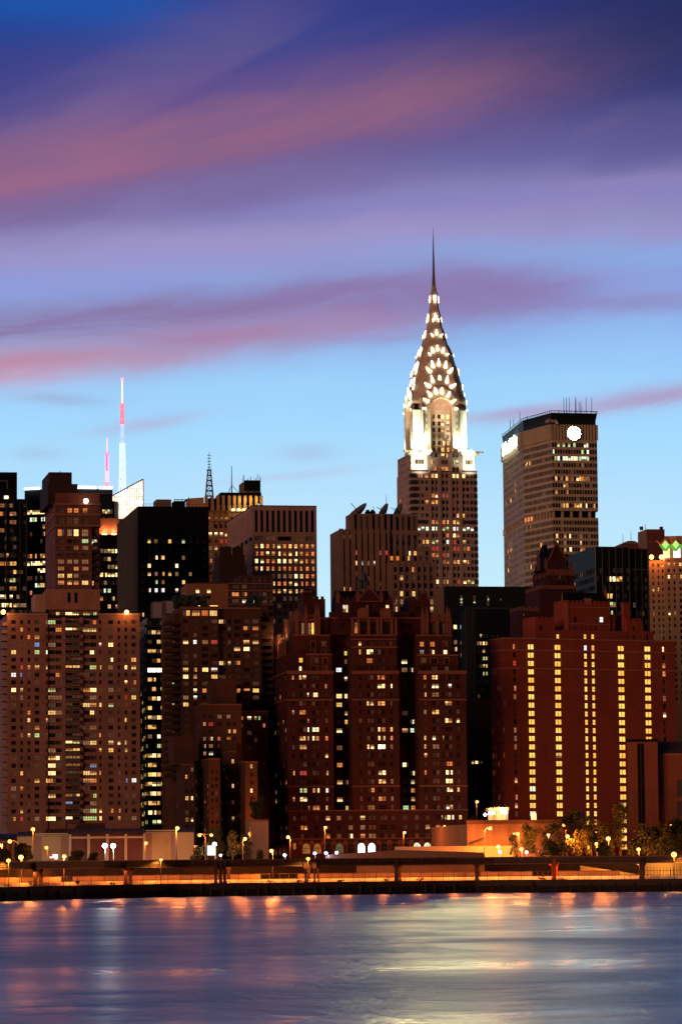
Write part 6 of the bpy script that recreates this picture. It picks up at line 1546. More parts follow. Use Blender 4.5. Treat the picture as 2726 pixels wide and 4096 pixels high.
# ================================================================== the large central brick apartment house
aT = 9.0
b = Bld('apartment_house', 'large tudor style brick apartment house with three wings, battlements, pinnacles and a pointed arcade', 'apartment building', M_tudor, cx('J', 180), cx('K', 1497), cy('J', 622), 1090, aT, xs=cx('J', 36), dep=60, trim=M_tudtrim, dark=(('dark', .45), ('blind', .4), ('curtain', .15)), faint=.10)
b.D = min(b.D, 46)
J = lambda x, y, v=0: b.uz(*c('J', x, y), v); Kz = lambda y, v=0: b.uz(*c('K', 800, y), v)[1]
uJ = lambda x, v=0, y=850: b.uz(*c('J', x, y), v)[0]
rw = [J(800, 663 + 64.0 * i)[1] for i in range(16)]; hw_ = (J(800, 0)[1] - J(800, 15)[1]); R3 = [(z - hw_, z + hw_) for z in rw]
base_rows = [Kz(y) for y in (685, 755, 818)]; RB = [(z - hw_, z + hw_) for z in base_rows]
zbase = Kz(630); zcor = b.top
w1 = [(218, 233), (272, 296), (299, 322), (331, 341), (366, 388), (392, 414), (461, 480)]
w2 = [(712, 730), (769, 792), (795, 818), (850, 874), (878, 902), (940, 957)]
w3 = [(1188, 1208), (1250, 1272), (1276, 1298), (1325, 1334), (1345, 1367), (1371, 1394), (1428, 1450)]
C = lambda ws, v=0: [(uJ(a_, v), uJ(d_, v)) for a_, d_ in ws]
L1 = uJ(520); M0, M1 = uJ(660), uJ(1004); R0 = uJ(1152)
dl = [(b.D * t0, b.D * t1) for t0, t1 in ((.06, .14), (.19, .25), (.33, .40), (.45, .51), (.58, .66), (.72, .78), (.86, .92))]
b.box(0, L1, 0, b.D, zbase, zcor, b.grid(C(w1), R3), left=[(a_, d_, r[0], r[1]) for a_, d_ in dl for r in R3])
b.box(M0, M1, 0, 26, zbase, zcor, b.grid(C(w2), R3))
b.box(R0, b.W, 0, 26, zbase, zcor, b.grid(C(w3), R3))
# recessed courts between the wings (dark)
vr = 9.0; M_rec = M_tudor
rc1 = [(uJ(545, vr), uJ(584, vr)), (uJ(606, vr), uJ(635, vr))]; rc2 = [(uJ(1028, vr), uJ(1068, vr)), (uJ(1088, vr), uJ(1122, vr))]
zrt = J(580, 225, vr)[1]; z9 = [J(580, y, vr)[1] for y in (485, 547, 608)]; R9 = [(z - hw_, z + hw_) for z in z9]
b.box(L1 - 2, M0 + 2, vr, 26, zbase, zrt, [(a_, d_, r[0], r[1]) for a_, d_ in rc1 for r in R3 + R9], kind=(2, True))
b.box(M1 - 2, R0 + 2, vr, 26, zbase, zrt, [(a_, d_, r[0], r[1]) for a_, d_ in rc2 for r in R3 + R9[1:]], kind=(2, True))
# base
bc = [(725, 0)]
ub = lambda x: b.uz(*c('K', x, 750))[0]
bcols = [(ub(x - w), ub(x + w)) for x, w in ((235, 9), (292, 10), (318, 10), (400, 13), (482, 15), (562, 15), (648, 15), (737, 17), (793, 11), (821, 11), (878, 11), (905, 11), (962, 13), (1050, 17), (1136, 15), (1216, 16), (1293, 16), (1322, 4), (1347, 4), (1372, 11), (1398, 11), (1457, 10))]
zarc = Kz(838)
b.box(0, b.W, -.3, 0 - .001, zarc, zbase, b.grid(bcols, RB), roof=True, dep=.2)
b.box(0, b.W, .06, b.D, zarc, zbase - .01, left=[(a_, d_, r[0], r[1]) for a_, d_ in dl for r in RB])
# ground floor arcade with pointed arches
za0 = Kz(945) - 2
b.box(0, b.W, -.3, b.D, 0, zarc - .001)
q = b.part('stone_band', M_tudtrim)
def sband(z, u0, u1, v=0, t=.35, h=.25): q.box(u0 - .12, u1 + .12, v - t, v - .02, z - h, z + h)
for (u0, u1) in ((0, L1), (M0, M1), (R0, b.W)):
    sband(zcor - .2, u0, u1, 0, .7, .55); sband(J(800, 828)[1], u0, u1); sband(Kz(452), u0, u1)
sband(zbase, 0, b.W, -.3, .3, .2); sband(zarc, 0, b.W, -.3, .4, .2)
for z in (zcor - .2, J(800, 828)[1], Kz(452), zbase, zarc): q.box(-.5, -.02, 0, b.D, z - .22, z + .22)
TR = emat('arch_white_light', (.95, .92, 1.0), 5); AG = emat('arch_green_light', (.75, 1, .75), 1.6, .4); AD = emat('arch_dim_light', (.5, .7, .3), .18, .8); AO = emat('arch_orange_light', (1, .42, .08), .35, .8)
zsp_ = Kz(905, -.3); 
for i, x in enumerate((322, 403, 485, 566, 650, 727, 803, 895, 975, 1055, 1137, 1213, 1297, 1377)):
    xc = b.uz(*c('K', x, 900), -.3)[0]; r = (b.uz(*c('K', x + 27, 900), -.3)[0] - xc)
    pa = [(r * math.cos(math.pi * k / 12), (r * 1.25) * math.sin(math.pi * k / 12) ** .9) for k in range(13)]
    z0_ = Kz(945, -.3)
    mt = {5: TR, 6: TR, 3: AD, 10: AG, 11: AG, 12: AG, 13: AG, 0: AO, 1: AO}.get(i, GL['dark'])
    m = MB(); m.extr([(xc + r, z0_)] + [(xc + p, zsp_ + z) for p, z in pa] + [(xc - r, z0_)], -.40, -.31); o = m.build('arched_window', mt, b.root)
    m2 = MB()
    for k in range(12): m2.tube((xc + pa[k][0] * 1.12, -.45, zsp_ + pa[k][1] * 1.1), (xc + pa[k + 1][0] * 1.12, -.45, zsp_ + pa[k + 1][1] * 1.1), .22, None, 5)
    m2.box(xc - r * 1.12 - .2, xc - r * 1.12 + .2, -.6, -.41, z0_, zsp_); m2.box(xc + r * 1.12 - .2, xc + r * 1.12 + .2, -.6, -.41, z0_, zsp_)
    m2.build('arch_surround', M_tudtrim, b.root)
    if mt not in (TR,):
        m3 = MB()
        for k in (-1, 0, 1): m3.box(xc + k * r * .45 - .07, xc + k * r * .45 + .07, -.47, -.41, z0_, zsp_ + r * .9)
        m3.box(xc - r, xc + r, -.47, -.41, zsp_ - .1, zsp_ + .1); m3.build('arch_mullion', FR, b.root)
    xm_ = b.uz(*c('K', x - 41, 862), -.3)[0]; m4 = MB(); m4.tube((xm_, -.5, Kz(866, -.3)), (xm_, -.32, Kz(866, -.3)), .75, .75, 12); m4.build('roundel', M_tudtrim, b.root)
for x, y, w_, h_, mt in ((235, 895, 9, 22, AO), (1460, 880, 13, 16, TR)):
    u, z = b.uz(*c('K', x, y), -.3); u2 = b.uz(*c('K', x + w_, y), -.3)[0] - u; hz_ = z - b.uz(*c('K', x, y + h_), -.3)[1]
    MB().box(u - u2, u + u2, -.40, -.31, z - hz_, z + hz_).build('ground_window', mt, b.root); m = MB(); m.box(u - u2 * 1.5, u - u2 * 1.1, -.5, -.31, z - hz_, z + hz_ * 1.3); m.box(u + u2 * 1.1, u + u2 * 1.5, -.5, -.31, z - hz_, z + hz_ * 1.3); m.box(u - u2 * 1.5, u + u2 * 1.5, -.52, -.31, z + hz_ * 1.3, z + hz_ * 1.6); m.build('window_surround', M_tudtrim, b.root)
for i in range(6):
    v = 4 + i * 4.4; m = MB(); pa = [(1.3 * math.cos(math.pi * k / 8), 2.6 * math.sin(math.pi * k / 8)) for k in range(9)]
    poly_ = [(v + 1.3, Kz(950))] + [(v + p, zsp_ - 2 + z) for p, z in pa] + [(v - 1.3, Kz(950))]
    k0 = len(m.v)
    m.face([(-.08, y_, z_) for y_, z_ in poly_]); m.build('arched_window', AO if i % 2 else GL['dark'], b.root)
    m2 = MB()
    for k in range(8): m2.tube((-.15, v + pa[k][0] * 1.15, zsp_ - 2 + pa[k][1] * 1.1), (-.15, v + pa[k + 1][0] * 1.15, zsp_ - 2 + pa[k + 1][1] * 1.1), .2, None, 4)
    m2.build('arch_surround', M_tudtrim, b.root)
# upper parts of the wings
def ubox(x0, x1, y0, y1, v, d_, ws=(), rs=(), kind=(1, True), coping=True, zb_=None):
    u0, u1 = uJ(x0, v, (y0 + y1) / 2), uJ(x1, v, (y0 + y1) / 2); z1 = J((x0 + x1) / 2, y0, v)[1]; z0 = J((x0 + x1) / 2, y1, v)[1] if zb_ is None else zb_
    ops = [(uJ(a_, v, y0), uJ(d_, v, y0), J(800, yb, v)[1], J(800, ya, v)[1]) for a_, d_ in ws for ya, yb in rs]
    b.box(u0, u1, v, v + d_, z0, z1, ops, kind=kind)
    if coping: q.box(u0 - .12, u1 + .12, v - .3, v - .02, z1 - .35, z1 + .15)
    return u0, u1, z0, z1
qp = b.part('pinnacle', M_tudtrim)
def stonesurround(ws, rs, v):
    for a_, d_ in ws:
        for ya, yb in rs:
            x0, x1 = uJ(a_, v, ya), uJ(d_, v, ya); z0, z1 = J(800, yb, v)[1], J(800, ya, v)[1]
            q.box(x0 - .35, x0 - .03, v - .12, v - .02, z0 - .3, z1 + .3); q.box(x1 + .03, x1 + .35, v - .12, v - .02, z0 - .3, z1 + .3); q.box(x0 - .35, x1 + .35, v - .14, v - .03, z1 + .05, z1 + .4)
def battle(u0, u1, z, v, hgt=2.2, n=3):
    q.box(u0, u1, v - .2, v + .3, z + hgt * .55, z + hgt * .7); q.box(u0, u1, v - .2, v + .3, z, z + hgt * .18)
    k = int((u1 - u0) / .7)
    for i in range(k + 1): x = u0 + (u1 - u0) * i / k; q.box(x - .1, x + .1, v - .15, v + .2, z + hgt * .18, z + hgt * .55)
    for i in range(n): x = u0 + (u1 - u0) * (i + .5) / n; q.box(x - .7, x + .7, v - .2, v + .3, z + hgt * .7, z + hgt)
# left wing
ws, rs = [(358, 372), (384, 398) ], []
ubox(325, 510, 492, 622, 1.0, 24, [(362, 380), (386, 404), (447, 474)], [(524, 556), (582, 614)]); stonesurround([(362, 404), (447, 474)], [(524, 556), (582, 614)], 1.0)
b.box(.6, uJ(324, 3), 3, b.D - 1, zcor, J(300, 492, 3)[1], [(uJ(272, 3), uJ(298, 3), J(285, 552, 3)[1], J(285, 520, 3)[1]), (uJ(272, 3), uJ(298, 3), J(285, 612, 3)[1], J(285, 583, 3)[1])], left=[(7 + i * 6, 8.4 + i * 6, zcor + 1.5, zcor + 4) for i in range(6)])
ubox(225, 497, 350, 492, 3.5, 20, [(358, 386), (438, 464)], [(402, 434), (462, 488)]); stonesurround([(358, 386), (438, 464)], [(402, 434), (462, 488)], 3.5)
u0, u1, z0, z1 = ubox(228, 424, 240, 350, 4.2, 14, [(262, 280), (286, 304), (336, 354), (360, 378)], [(262, 345)], kind=(0, True)); battle(u0, u1, z1, 4.2)
for x in (250, 318, 392, 410): pinnacle(qp, uJ(x, 4.2, 250), 4.0, J(x, 350, 4.2)[1], J(x, 125 if x != 250 else 150, 4.2)[1], .55)
ubox(424, 480, 222, 350, 5.0, 16, [(432, 470)], [(190, 190)] if False else [], coping=True)
u0, u1, z0, z1 = ubox(305, 462, 98, 240, 8, 14, [(378, 396)], [(150, 185)], coping=False); crenel(b.part('battlement', M_tudor), u0, u1, 8, 20, z1, 1.4, 1.6)
u0, u1, z0, z1 = ubox(300, 366, 28, 98, 11, 6, coping=True)
# left wing, stepped back side with terrace lamps and pinnacles (on the left face)
zt1 = J(180, 620)[1]; zt2_ = J(60, 395, 18)[1]
b.box(1.5, 14, 16, b.D - 2, zcor, J(120, 400, 20)[1], left=[(18 + i * 5, 19.6 + i * 5, zcor + 2 + k * 7.5, zcor + 4.6 + k * 7.5) for i in range(5) for k in range(3)])
b.box(4, 16, 12, b.D - 10, J(120, 400, 20)[1], J(200, 280, 10)[1], [(6, 7.5, J(120, 400, 20)[1] + 2, J(120, 400, 20)[1] + 6)])
for i in range(8):
    u_, v_ = 4.2 + i * .0, 12 + i * 3.2; zz_ = J(200, 280, 10)[1]; pinnacle(qp, u_, v_, zz_ - 9, zz_ + 5.5 - i * .35, .5)
for i in range(6): v_ = 16 + i * 4.6; pinnacle(qp, 1.6, v_, J(120, 400, 20)[1] - 6, J(120, 400, 20)[1] + 3, .45)
for i in range(3):
    m = MB(); m.ball((2.4, 24 + i * 3, J(120, 400, 20)[1] + .9), .55); m.build('terrace_lamp', emat('terrace_orange', (1, .5, .15), 9), b.root)
ld = bpy.data.lights.new('terrace_glow', 'POINT'); ld.energy = 1500; ld.color = (1, .45, .15); ld.shadow_soft_size = .5
lo = bpy.data.objects.new('terrace_glow', ld); COL.objects.link(lo); lo.parent = b.root; lo.location = (1.0, 26, J(120, 400, 20)[1] + 2.0)
# centre wing
ubox(655, 990, 438, 622, .3, 24, [(712, 730), (768, 790), (793, 814), (850, 872), (876, 896), (936, 954)], [(458, 492), (523, 556), (585, 617)])
ubox(650, 988, 350, 438, .1, 24, [(708, 726), (765, 782), (788, 808), (850, 870), (874, 894), (936, 952)], [(398, 428)])
q.box(uJ(650, 0, 380), uJ(988, 0, 380), -.35, -.02, J(800, 382)[1] - .2, J(800, 382)[1] + .2)
ubox(662, 972, 240, 350, .6, 22, [(678, 700), (716, 735), (740, 760), (812, 832), (838, 856), (880, 900), (906, 928), (946, 958)], [(258, 338)], kind=(1, True))
u0, u1, z0, z1 = ubox(645, 985, 222, 240, .2, 22, coping=True)
for x in (740, 905): u = uJ(x, .2, 215); q.box(u - 1.7, u + 1.7, -.2, .6, z1, z1 + 2.2); q.prism([(u - 2.0, -.3), (u + 2.0, -.3), (u + 2.0, .7), (u - 2.0, .7)], z1 + 2.2, z1 + 3.0, top=[(u - .9, -.3), (u + .9, -.3), (u + .9, .7), (u - .9, .7)])
for x in (660, 705, 780, 845, 870, 950, 980): u = uJ(x, 0, 240); q.box(u - .35, u + .35, -.5, .15, J(800, 350)[1], J(800, 232)[1])
# head house with gables
vg = 5.0
ubox(557, 960, 100, 235, vg, 14, [(592, 612), (616, 636), (760, 780), (786, 806), (908, 930)], [(130, 182)], coping=False, zb_=J(800, 235, vg)[1])
zg = J(790, 80, vg)[1]; ua, ub_, uc = uJ(712, vg, 80), uJ(862, vg, 80), uJ(787, vg, 80)
m = MB(); m.extr([(ua, J(790, 100, vg)[1]), (ub_, J(790, 100, vg)[1]), (ub_, zg), (uc + .8, J(787, 15, vg)[1]), (uc, J(787, 4, vg)[1]), (uc - .8, J(787, 15, vg)[1]), (ua, zg)], vg - .6, vg + .4); m.build('gable', M_tudor, b.root)
m = MB(); zpk = J(787, 0, vg)[1]
m.tube((ua, vg - .7, zg), (uc, vg - .7, zpk), .35, None, 5); m.tube((ub_, vg - .7, zg), (uc, vg - .7, zpk), .35, None, 5); m.box(ua - .5, ub_ + .5, vg - .75, vg - .6, J(790, 104, vg)[1] - .2, J(790, 104, vg)[1] + .2)
for x, y0, y1 in ((787, 20, -20), (700, 110, 10), (872, 110, 10), (553, 115, 22), (965, 115, 22)): pinnacle(m, uJ(x, vg, 60), vg - .3, J(x, y0, vg)[1], J(x, y1, vg)[1], .55)
m.build('gable_coping', M_tudtrim, b.root)
m = MB(); zr_a = J(600, 100, vg)[1]; zr_b = J(600, 25, vg + 5)[1]
m.prism([(uJ(562, vg), vg + .5), (uJ(955, vg), vg + .5), (uJ(955, vg), vg + 13), (uJ(562, vg), vg + 13)], zr_a, zr_b, top=[(uJ(566, vg), vg + 5), (uJ(950, vg), vg + 5), (uJ(950, vg), vg + 8), (uJ(566, vg), vg + 8)]); m.build('slate_roof', M_roof, b.root)
crenel(b.part('battlement'), uJ(570, vg, 90), uJ(692, vg, 90), vg, vg + 1, zr_a, 1.5, 1.5); crenel(b.part('battlement'), uJ(878, vg, 90), uJ(958, vg, 90), vg, vg + 1, zr_a, 1.5, 1.5)
# cupola
m = MB(); uq = b.uz(*c('C', 455, 850), vg + 6)[0]; zq0 = b.uz(*c('C', 455, 940), vg + 6)[1]; zq1 = b.uz(*c('C', 455, 830), vg + 6)[1]; zq2 = b.uz(*c('C', 455, 765), vg + 6)[1]
m.tube((uq, vg + 6, zq0 - 2), (uq, vg + 6, zq0 + 1), 1.7, 1.7, 8)
for i in range(8): t = math.pi * i / 4; m.tube((uq + 1.3 * math.cos(t), vg + 6 + 1.3 * math.sin(t), zq0 + 1), (uq + 1.3 * math.cos(t), vg + 6 + 1.3 * math.sin(t), zq1), .22, None, 4)
m.tube((uq, vg + 6, zq1), (uq, vg + 6, zq1 + .5), 1.75, 1.75, 8); m.tube((uq, vg + 6, zq1 + .5), (uq, vg + 6, zq1 + 2.3), 1.5, .7, 8); m.tube((uq, vg + 6, zq1 + 2.3), (uq, vg + 6, zq2), .5, .05, 6)
m.build('cupola', plain('cupola_verdigris', (.06, .07, .06), .6), b.root)
# right wing
ubox(1140, 1441, 497, 622, 1.0, 22, [(1172, 1200), (1240, 1286), (1342, 1370)], [(524, 556), (584, 614)]); stonesurround([(1172, 1200), (1240, 1286), (1342, 1370)], [(524, 556)], 1.0)
ubox(1130, 1393, 352, 497, 3.0, 20, [(1160, 1186), (1236, 1264), (1332, 1358)], [(402, 434), (462, 490)]); stonesurround([(1160, 1186), (1236, 1264), (1332, 1358)], [(402, 434), (462, 490)], 3.0)
u0, u1, z0, z1 = ubox(1192, 1384, 243, 352, 4.0, 14, [(1224, 1242), (1248, 1268), (1296, 1316), (1322, 1342)], [(262, 340)], kind=(0, True)); battle(u0 + 2, u1, z1, 4.0)
for x, y in ((1178, 140), (1207, 135), (1283, 135), (1358, 135), (1374, 150)): pinnacle(qp, uJ(x, 4, 250), 3.8, J(x, 350, 4)[1], J(x, y, 4)[1], .55)
u0, u1, z0, z1 = ubox(1090, 1233, 102, 240, 8, 14, [(1128, 1162)], [(140, 172)], coping=False); crenel(b.part('battlement'), u0, u1, 8, 20, z1, 1.4, 1.6); ubox(1176, 1212, 38, 100, 11, 5)
ubox(983, 1190, 222, 350, 6, 12, [(1010, 1026), (1030, 1046), (1068, 1094)], [(268, 302)]); ubox(480, 650, 222, 350, 6, 12, [(532, 548), (552, 568), (584, 600)], [(262, 298)])
qr = b.part('dormer', M_tudor)
for x in (525, 1003, 1060): u = uJ(x, 6, 210); z = J(x, 222, 6)[1]; qr.box(u - 1.3, u + 1.3, 6.5, 8, z, z + 1.8)
b.litpx('J', '602,150,b 626,150,w 920,140,w 345,320,Y 370,320,Y 290,345,d 345,290,d 495,290,o 718,412,w 685,330,o 1174,425,o 1250,420,o 1174,478,B 1250,475,w 1345,480,w 718,475,y 780,475,w 803,475,w 615,485,Y 779,540,o 803,545,o 616,545,d 285,540,Y 560,608,b 288,600,w 510,545,y 1040,545,w 1045,608,d 1100,610,w 1183,540,k 225,663,o 283,663,y 310,663,w 618,672,w 862,665,o 888,665,o 1197,665,o 1262,665,y 1288,665,w 470,728,o 862,727,w 888,727,w 946,728,w 1262,730,w 1288,730,w 1374,740,b 336,790,w 376,790,w 403,790,w 560,797,w 620,797,w 1197,792,y 1262,790,d 1288,790,d 564,860,y 780,855,y 806,855,y 862,855,o 888,855,y 1356,856,y 1383,856,o 225,925,o 285,917,o 310,917,o 620,927,y 1200,922,d 1265,920,y 1290,920,Y 336,980,o 620,985,Y 1105,985,w 1358,980,w 1383,980,y 1440,980,w 336,1043,w 378,1043,G 405,1043,w 565,1050,w 862,1045,w 890,1045,o 950,1045,y 1050,1050,y 1108,1050,G 285,1108,y 310,1108,y 336,1105,o 378,1108,w 405,1105,o 472,1108,o 862,1107,w 890,1107,y 952,1107,o 1204,1107,y 1268,1107,w 1337,1105,o 285,1172,o 312,1172,o 565,1172,d 783,1170,w 808,1170,w 866,1170,H 893,1170,w 952,1170,d 1205,1170,y 1270,1170,d 1295,1170,d')
b.litpx('K', '474,222,w 1206,223,y 476,352,y 565,290,o 232,352,y 288,352,r 310,352,r 1055,287,w 870,348,y 898,348,w 1110,350,w 1208,348,o 1370,285,o 1392,285,o 1370,350,w 1395,350,w 570,415,y 626,415,o 872,412,y 898,412,y 958,412,d 1112,412,y 1370,410,w 1395,410,w 290,480,g 315,480,g 385,480,o 412,478,w 476,480,b 808,480,o 1112,480,o 1368,475,w 1395,475,w 1450,468,y 232,545,o 290,545,y 318,545,w 572,545,w 875,545,o 900,545,d 958,540,d 1112,538,y 345,605,o 385,608,o 412,605,o 478,607,y 630,603,y 793,605,d 819,605,d 1058,600,g 1115,600,o 1370,607,b 1395,605,o 482,685,y 562,685,d 737,685,y 1322,682,y 1347,682,y 1372,685,w 1398,685,w 1457,687,y 292,760,o 318,757,y 648,755,d 737,755,d 1216,748,o 1293,742,w 482,820,o 648,818,w 737,818,o 793,818,d 821,818,d 1293,815,w 1372,818,d 1457,815,d')
for w in b.wins:
    if abs(w['nn'][0]) > .5 and w['lit'] is None and rng.random() < .09: w['lit'] = rng.choice('odyk')
b.finish()

# ================================================================== shore line
def ground_hit(x, y, z=0.0):
    r = ray(x, y); k = (z - H0) / r.z; return Vector((r.x * k, r.y * k))
sh_px = [(-500, 3616), (0, 3606), (350, 3596), (700, 3588), (1250, 3581), (1900, 3572), (2726, 3567), (3300, 3566)]
shore = [ground_hit(x, y) for x, y in sh_px]
shore = [Vector((-420, shore[0].y - 150))] + shore + [Vector((420, shore[-1].y + 20))]
def shoreY(X):
    for a, d in zip(shore, shore[1:]):
        if a.x <= X <= d.x: return a.y + (d.y - a.y) * (X - a.x) / (d.x - a.x)
    return shore[-1].y
def Pf(x, y, off):
    """point seen at photo pixel, off metres behind the quay edge"""
    Y = 900.0
    for _ in range(6): p = P(x, y, Y); Y = shoreY(p.x) + off
    return P(x, y, Y)
ZG, ZT = 3.3, 8.6
# ---- water
m_w, t, bs = mat_base('river_water')
co = t.n('ShaderNodeTexCoord').outputs['Object']; sp = t.n('ShaderNodeSeparateXYZ'); m_w.node_tree.links.new(co, sp.inputs[0])
x, y = E(t, sp.outputs[0]), E(t, sp.outputs[1])
n1 = t.noise(t.xyz(x * .035, y * .030, 0.0), 1.0, 5, .62, .6); n2 = t.noise(t.xyz(x * .16, y * .12, 3.0), 1.0, 4, .6, .5); n3 = t.noise(t.xyz(x * .008, y * .012, 5.0), 1.0, 3, .5, .4)
bs.inputs['Base Color'].default_value = (.010, .034, .100, 1)
bs.inputs['Metallic'].default_value = 0.0; bs.inputs['IOR'].default_value = 1.33
t.put(bs.inputs['Roughness'], n3.sstep(.3, .7) * .12 + n1.sstep(.35, .65) * .12 + .24)
bp = t.n('ShaderNodeBump'); bp.inputs['Strength'].default_value = 1.0; bp.inputs['Distance'].default_value = 1.0
t.put(bp.inputs['Height'], n1 * .62 + n2 * .40 + n3 * .35)
m_w.node_tree.links.new(bp.outputs[0], bs.inputs['Normal'])
m = MB(); m.face([(-6000, -3000, 0), (6000, -3000, 0), (6000, 1500, 0), (-6000, 1500, 0)]); tag(m.build('river', m_w), kind='structure')
# ---- ground behind the quay, reaching the horizon
g_asph = wallmat('asphalt_ground', (.055, .05, .048), .3, .9)
pts = [(p.x, p.y + .6) for p in shore]
pts = [(-6000, pts[0][1])] + pts + [(6000, pts[-1][1])]
m = MB()
for a, d in zip(pts, pts[1:]): m.face([(a[0], a[1], ZG), (d[0], d[1], ZG), (d[0], 1500, ZG), (a[0], 1500, ZG)])
m.face([(-6000, 1500, ZG), (6000, 1500, ZG), (6000, 9000, ZG), (-6000, 9000, ZG)])
tag(m.build('ground', g_asph), kind='structure')
m = MB(); tp = [(p[0], p[1] + 42) for p in pts]
for a, d in zip(tp, tp[1:]):
    m.face([(a[0], a[1], ZT), (d[0], d[1], ZT), (d[0], 1400, ZT), (a[0], 1400, ZT)]); m.face([(a[0], a[1], ZG - .2), (d[0], d[1], ZG - .2), (d[0], d[1], ZT), (a[0], a[1], ZT)])
tag(m.build('terrain', wallmat('dark_embankment', (.035, .026, .02), .4)), kind='structure')
# ---- road strip
m = MB()
for a, d in zip(pts[1:-1], pts[2:-1]): m.face([(a[0], a[1] + 3, ZG + .004), (d[0], d[1] + 3, ZG + .004), (d[0], d[1] + 26, ZG + .004), (a[0], a[1] + 26, ZG + .004)])
tag(m.build('road', wallmat('road_asphalt', (.09, .08, .07), .2, .7)), kind='structure')
# ---- quay wall
inner = [p for p in shore]
r_ = empty('quay_wall', (0, shoreY(0), 0)); tag(r_, 'long dark stone quay wall along the river edge under the elevated road', 'quay wall')
oy = shoreY(0)
M_q = wallmat('quay_stone_dark', (.030, .022, .018), .4, streak=.8); M_qc = wallmat('quay_coping', (.075, .05, .035), .4)
m = MB()
for a, d in zip(inner, inner[1:]): m.face([(a.x, a.y - oy, -1.2), (d.x, d.y - oy, -1.2), (d.x, d.y - oy, ZG - 1.5), (a.x, a.y - oy, ZG - 1.5)]); m.face([(a.x, a.y - oy, ZG - 1.5), (d.x, d.y - oy, ZG - 1.5), (d.x, d.y - oy + .35, ZG - 1.5), (a.x, a.y - oy + .35, ZG - 1.5)])
m.build('lower_wall', M_q, r_)
m = MB()
for a, d in zip(inner, inner[1:]): m.face([(a.x, a.y - oy + .35, ZG - 1.5), (d.x, d.y - oy + .35, ZG - 1.5), (d.x, d.y - oy + .35, ZG + .1), (a.x, a.y - oy + .35, ZG + .1)]); m.face([(a.x, a.y - oy + .35, ZG + .1), (d.x, d.y - oy + .35, ZG + .1), (d.x, d.y - oy + .9, ZG + .1), (a.x, a.y - oy + .9, ZG + .1)])
m.build('upper_wall', M_qc, r_)
m = MB()
for i in range(70):
    X_ = -95 + i * 2.9 + rng.uniform(-.7, .7); w = rng.choice([.12, .2, .3]); yy = shoreY(X_) - oy; m.box(X_ - w, X_ + w, yy - .3, yy + .3, -1, rng.uniform(1.2, 2.9))
m.build('fender_piles', plain('pile_wood', (.035, .025, .02), .8), r_)
# ---- fence on the quay
fr = empty('chain_fence', (0, oy, ZG)); tag(fr, 'thin chain link fence with posts along the top of the quay wall', 'fence')
M_f = plain('fence_steel', (.05, .035, .03), .5, .5)
Xs = [-92 + 2.95 * i for i in range(64)]
for X_ in Xs: m = MB(); m.tube((0, 0, 0), (0, 0, 2.3), .06, None, 5); m.build('fence_post', M_f, fr, (X_, shoreY(X_) - oy + 1.5, 0))
m = MB()
for a, d in zip(Xs, Xs[1:]):
    for z in (2.25, 1.2, .3): m.tube((a, shoreY(a) - oy + 1.5, z), (d, shoreY(d) - oy + 1.5, z), .035 if z < 2 else .05, None, 4)
m.build('fence_rail', M_f, fr)
# ---- white barrier added to catch lamp light in place of the bright traffic trail
br = empty('trail_line_barrier', (0, oy, ZG)); tag(br, 'added pale barrier standing in for the bright traffic light trail along the riverside road', 'barrier')
M_b = wallmat('pale_trail_barrier', (.78, .72, .66), .1)
for i in range(48):
    X_ = -96 + i * 4.0; y0, y1 = shoreY(X_ + .05) - oy + 16.5, shoreY(X_ + 3.9) - oy + 16.5; m = MB()
    m.v += [(0.05, y0, 0), (3.9, y1, 0), (3.9, y1 + .6, 0), (.05, y0 + .6, 0), (.05, y0 + .2, .85), (3.9, y1 + .2, .85), (3.9, y1 + .4, .85), (.05, y0 + .4, .85)]
    for f in ((0, 1, 5, 4), (1, 2, 6, 5), (2, 3, 7, 6), (3, 0, 4, 7), (4, 5, 6, 7)): m.f.append(f); m.mi.append(0)
    m.build('trail_line_block', M_b, br, (X_, 0, 0))
# ---- lit concrete panel wall behind the road
pw = empty('panel_wall', (0, oy, ZG)); tag(pw, 'concrete panel wall glowing orange under the elevated road', 'wall')
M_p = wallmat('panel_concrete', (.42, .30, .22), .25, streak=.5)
def panels(k, x0, x1, n):
    for i in range(n):
        a = Pf(*c(k, x0 + (x1 - x0) * i / n, 1400), 27); d = Pf(*c(k, x0 + (x1 - x0) * (i + .985) / n, 1400), 27)
        m = MB(); h = 2.25 + rng.uniform(-.03, .03); m.face([(a.x, a.y - oy, 0), (d.x, d.y - oy, 0), (d.x, d.y - oy, h), (a.x, a.y - oy, h)]); m.face([(a.x, a.y - oy, h), (d.x, d.y - oy, h), (d.x, d.y - oy + .35, h), (a.x, a.y - oy + .35, h)]); m.face([(a.x, a.y - oy, 0), (a.x, a.y - oy, h), (a.x, a.y - oy + .35, h), (a.x, a.y - oy + .35, 0)]); m.face([(d.x, d.y - oy + .35, 0), (d.x, d.y - oy + .35, h), (d.x, d.y - oy, h), (d.x, d.y - oy, 0)])
        m.face([(d.x, d.y - oy + .35, 0), (a.x, a.y - oy + .35, 0), (a.x, a.y - oy + .35, h), (d.x, d.y - oy + .35, h)])
        m.build('wall_panel', M_p, pw)
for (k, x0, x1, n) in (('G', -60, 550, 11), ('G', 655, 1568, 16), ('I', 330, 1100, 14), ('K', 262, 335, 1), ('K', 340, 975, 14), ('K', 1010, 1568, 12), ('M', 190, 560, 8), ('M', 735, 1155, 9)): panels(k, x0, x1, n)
rl = MB()
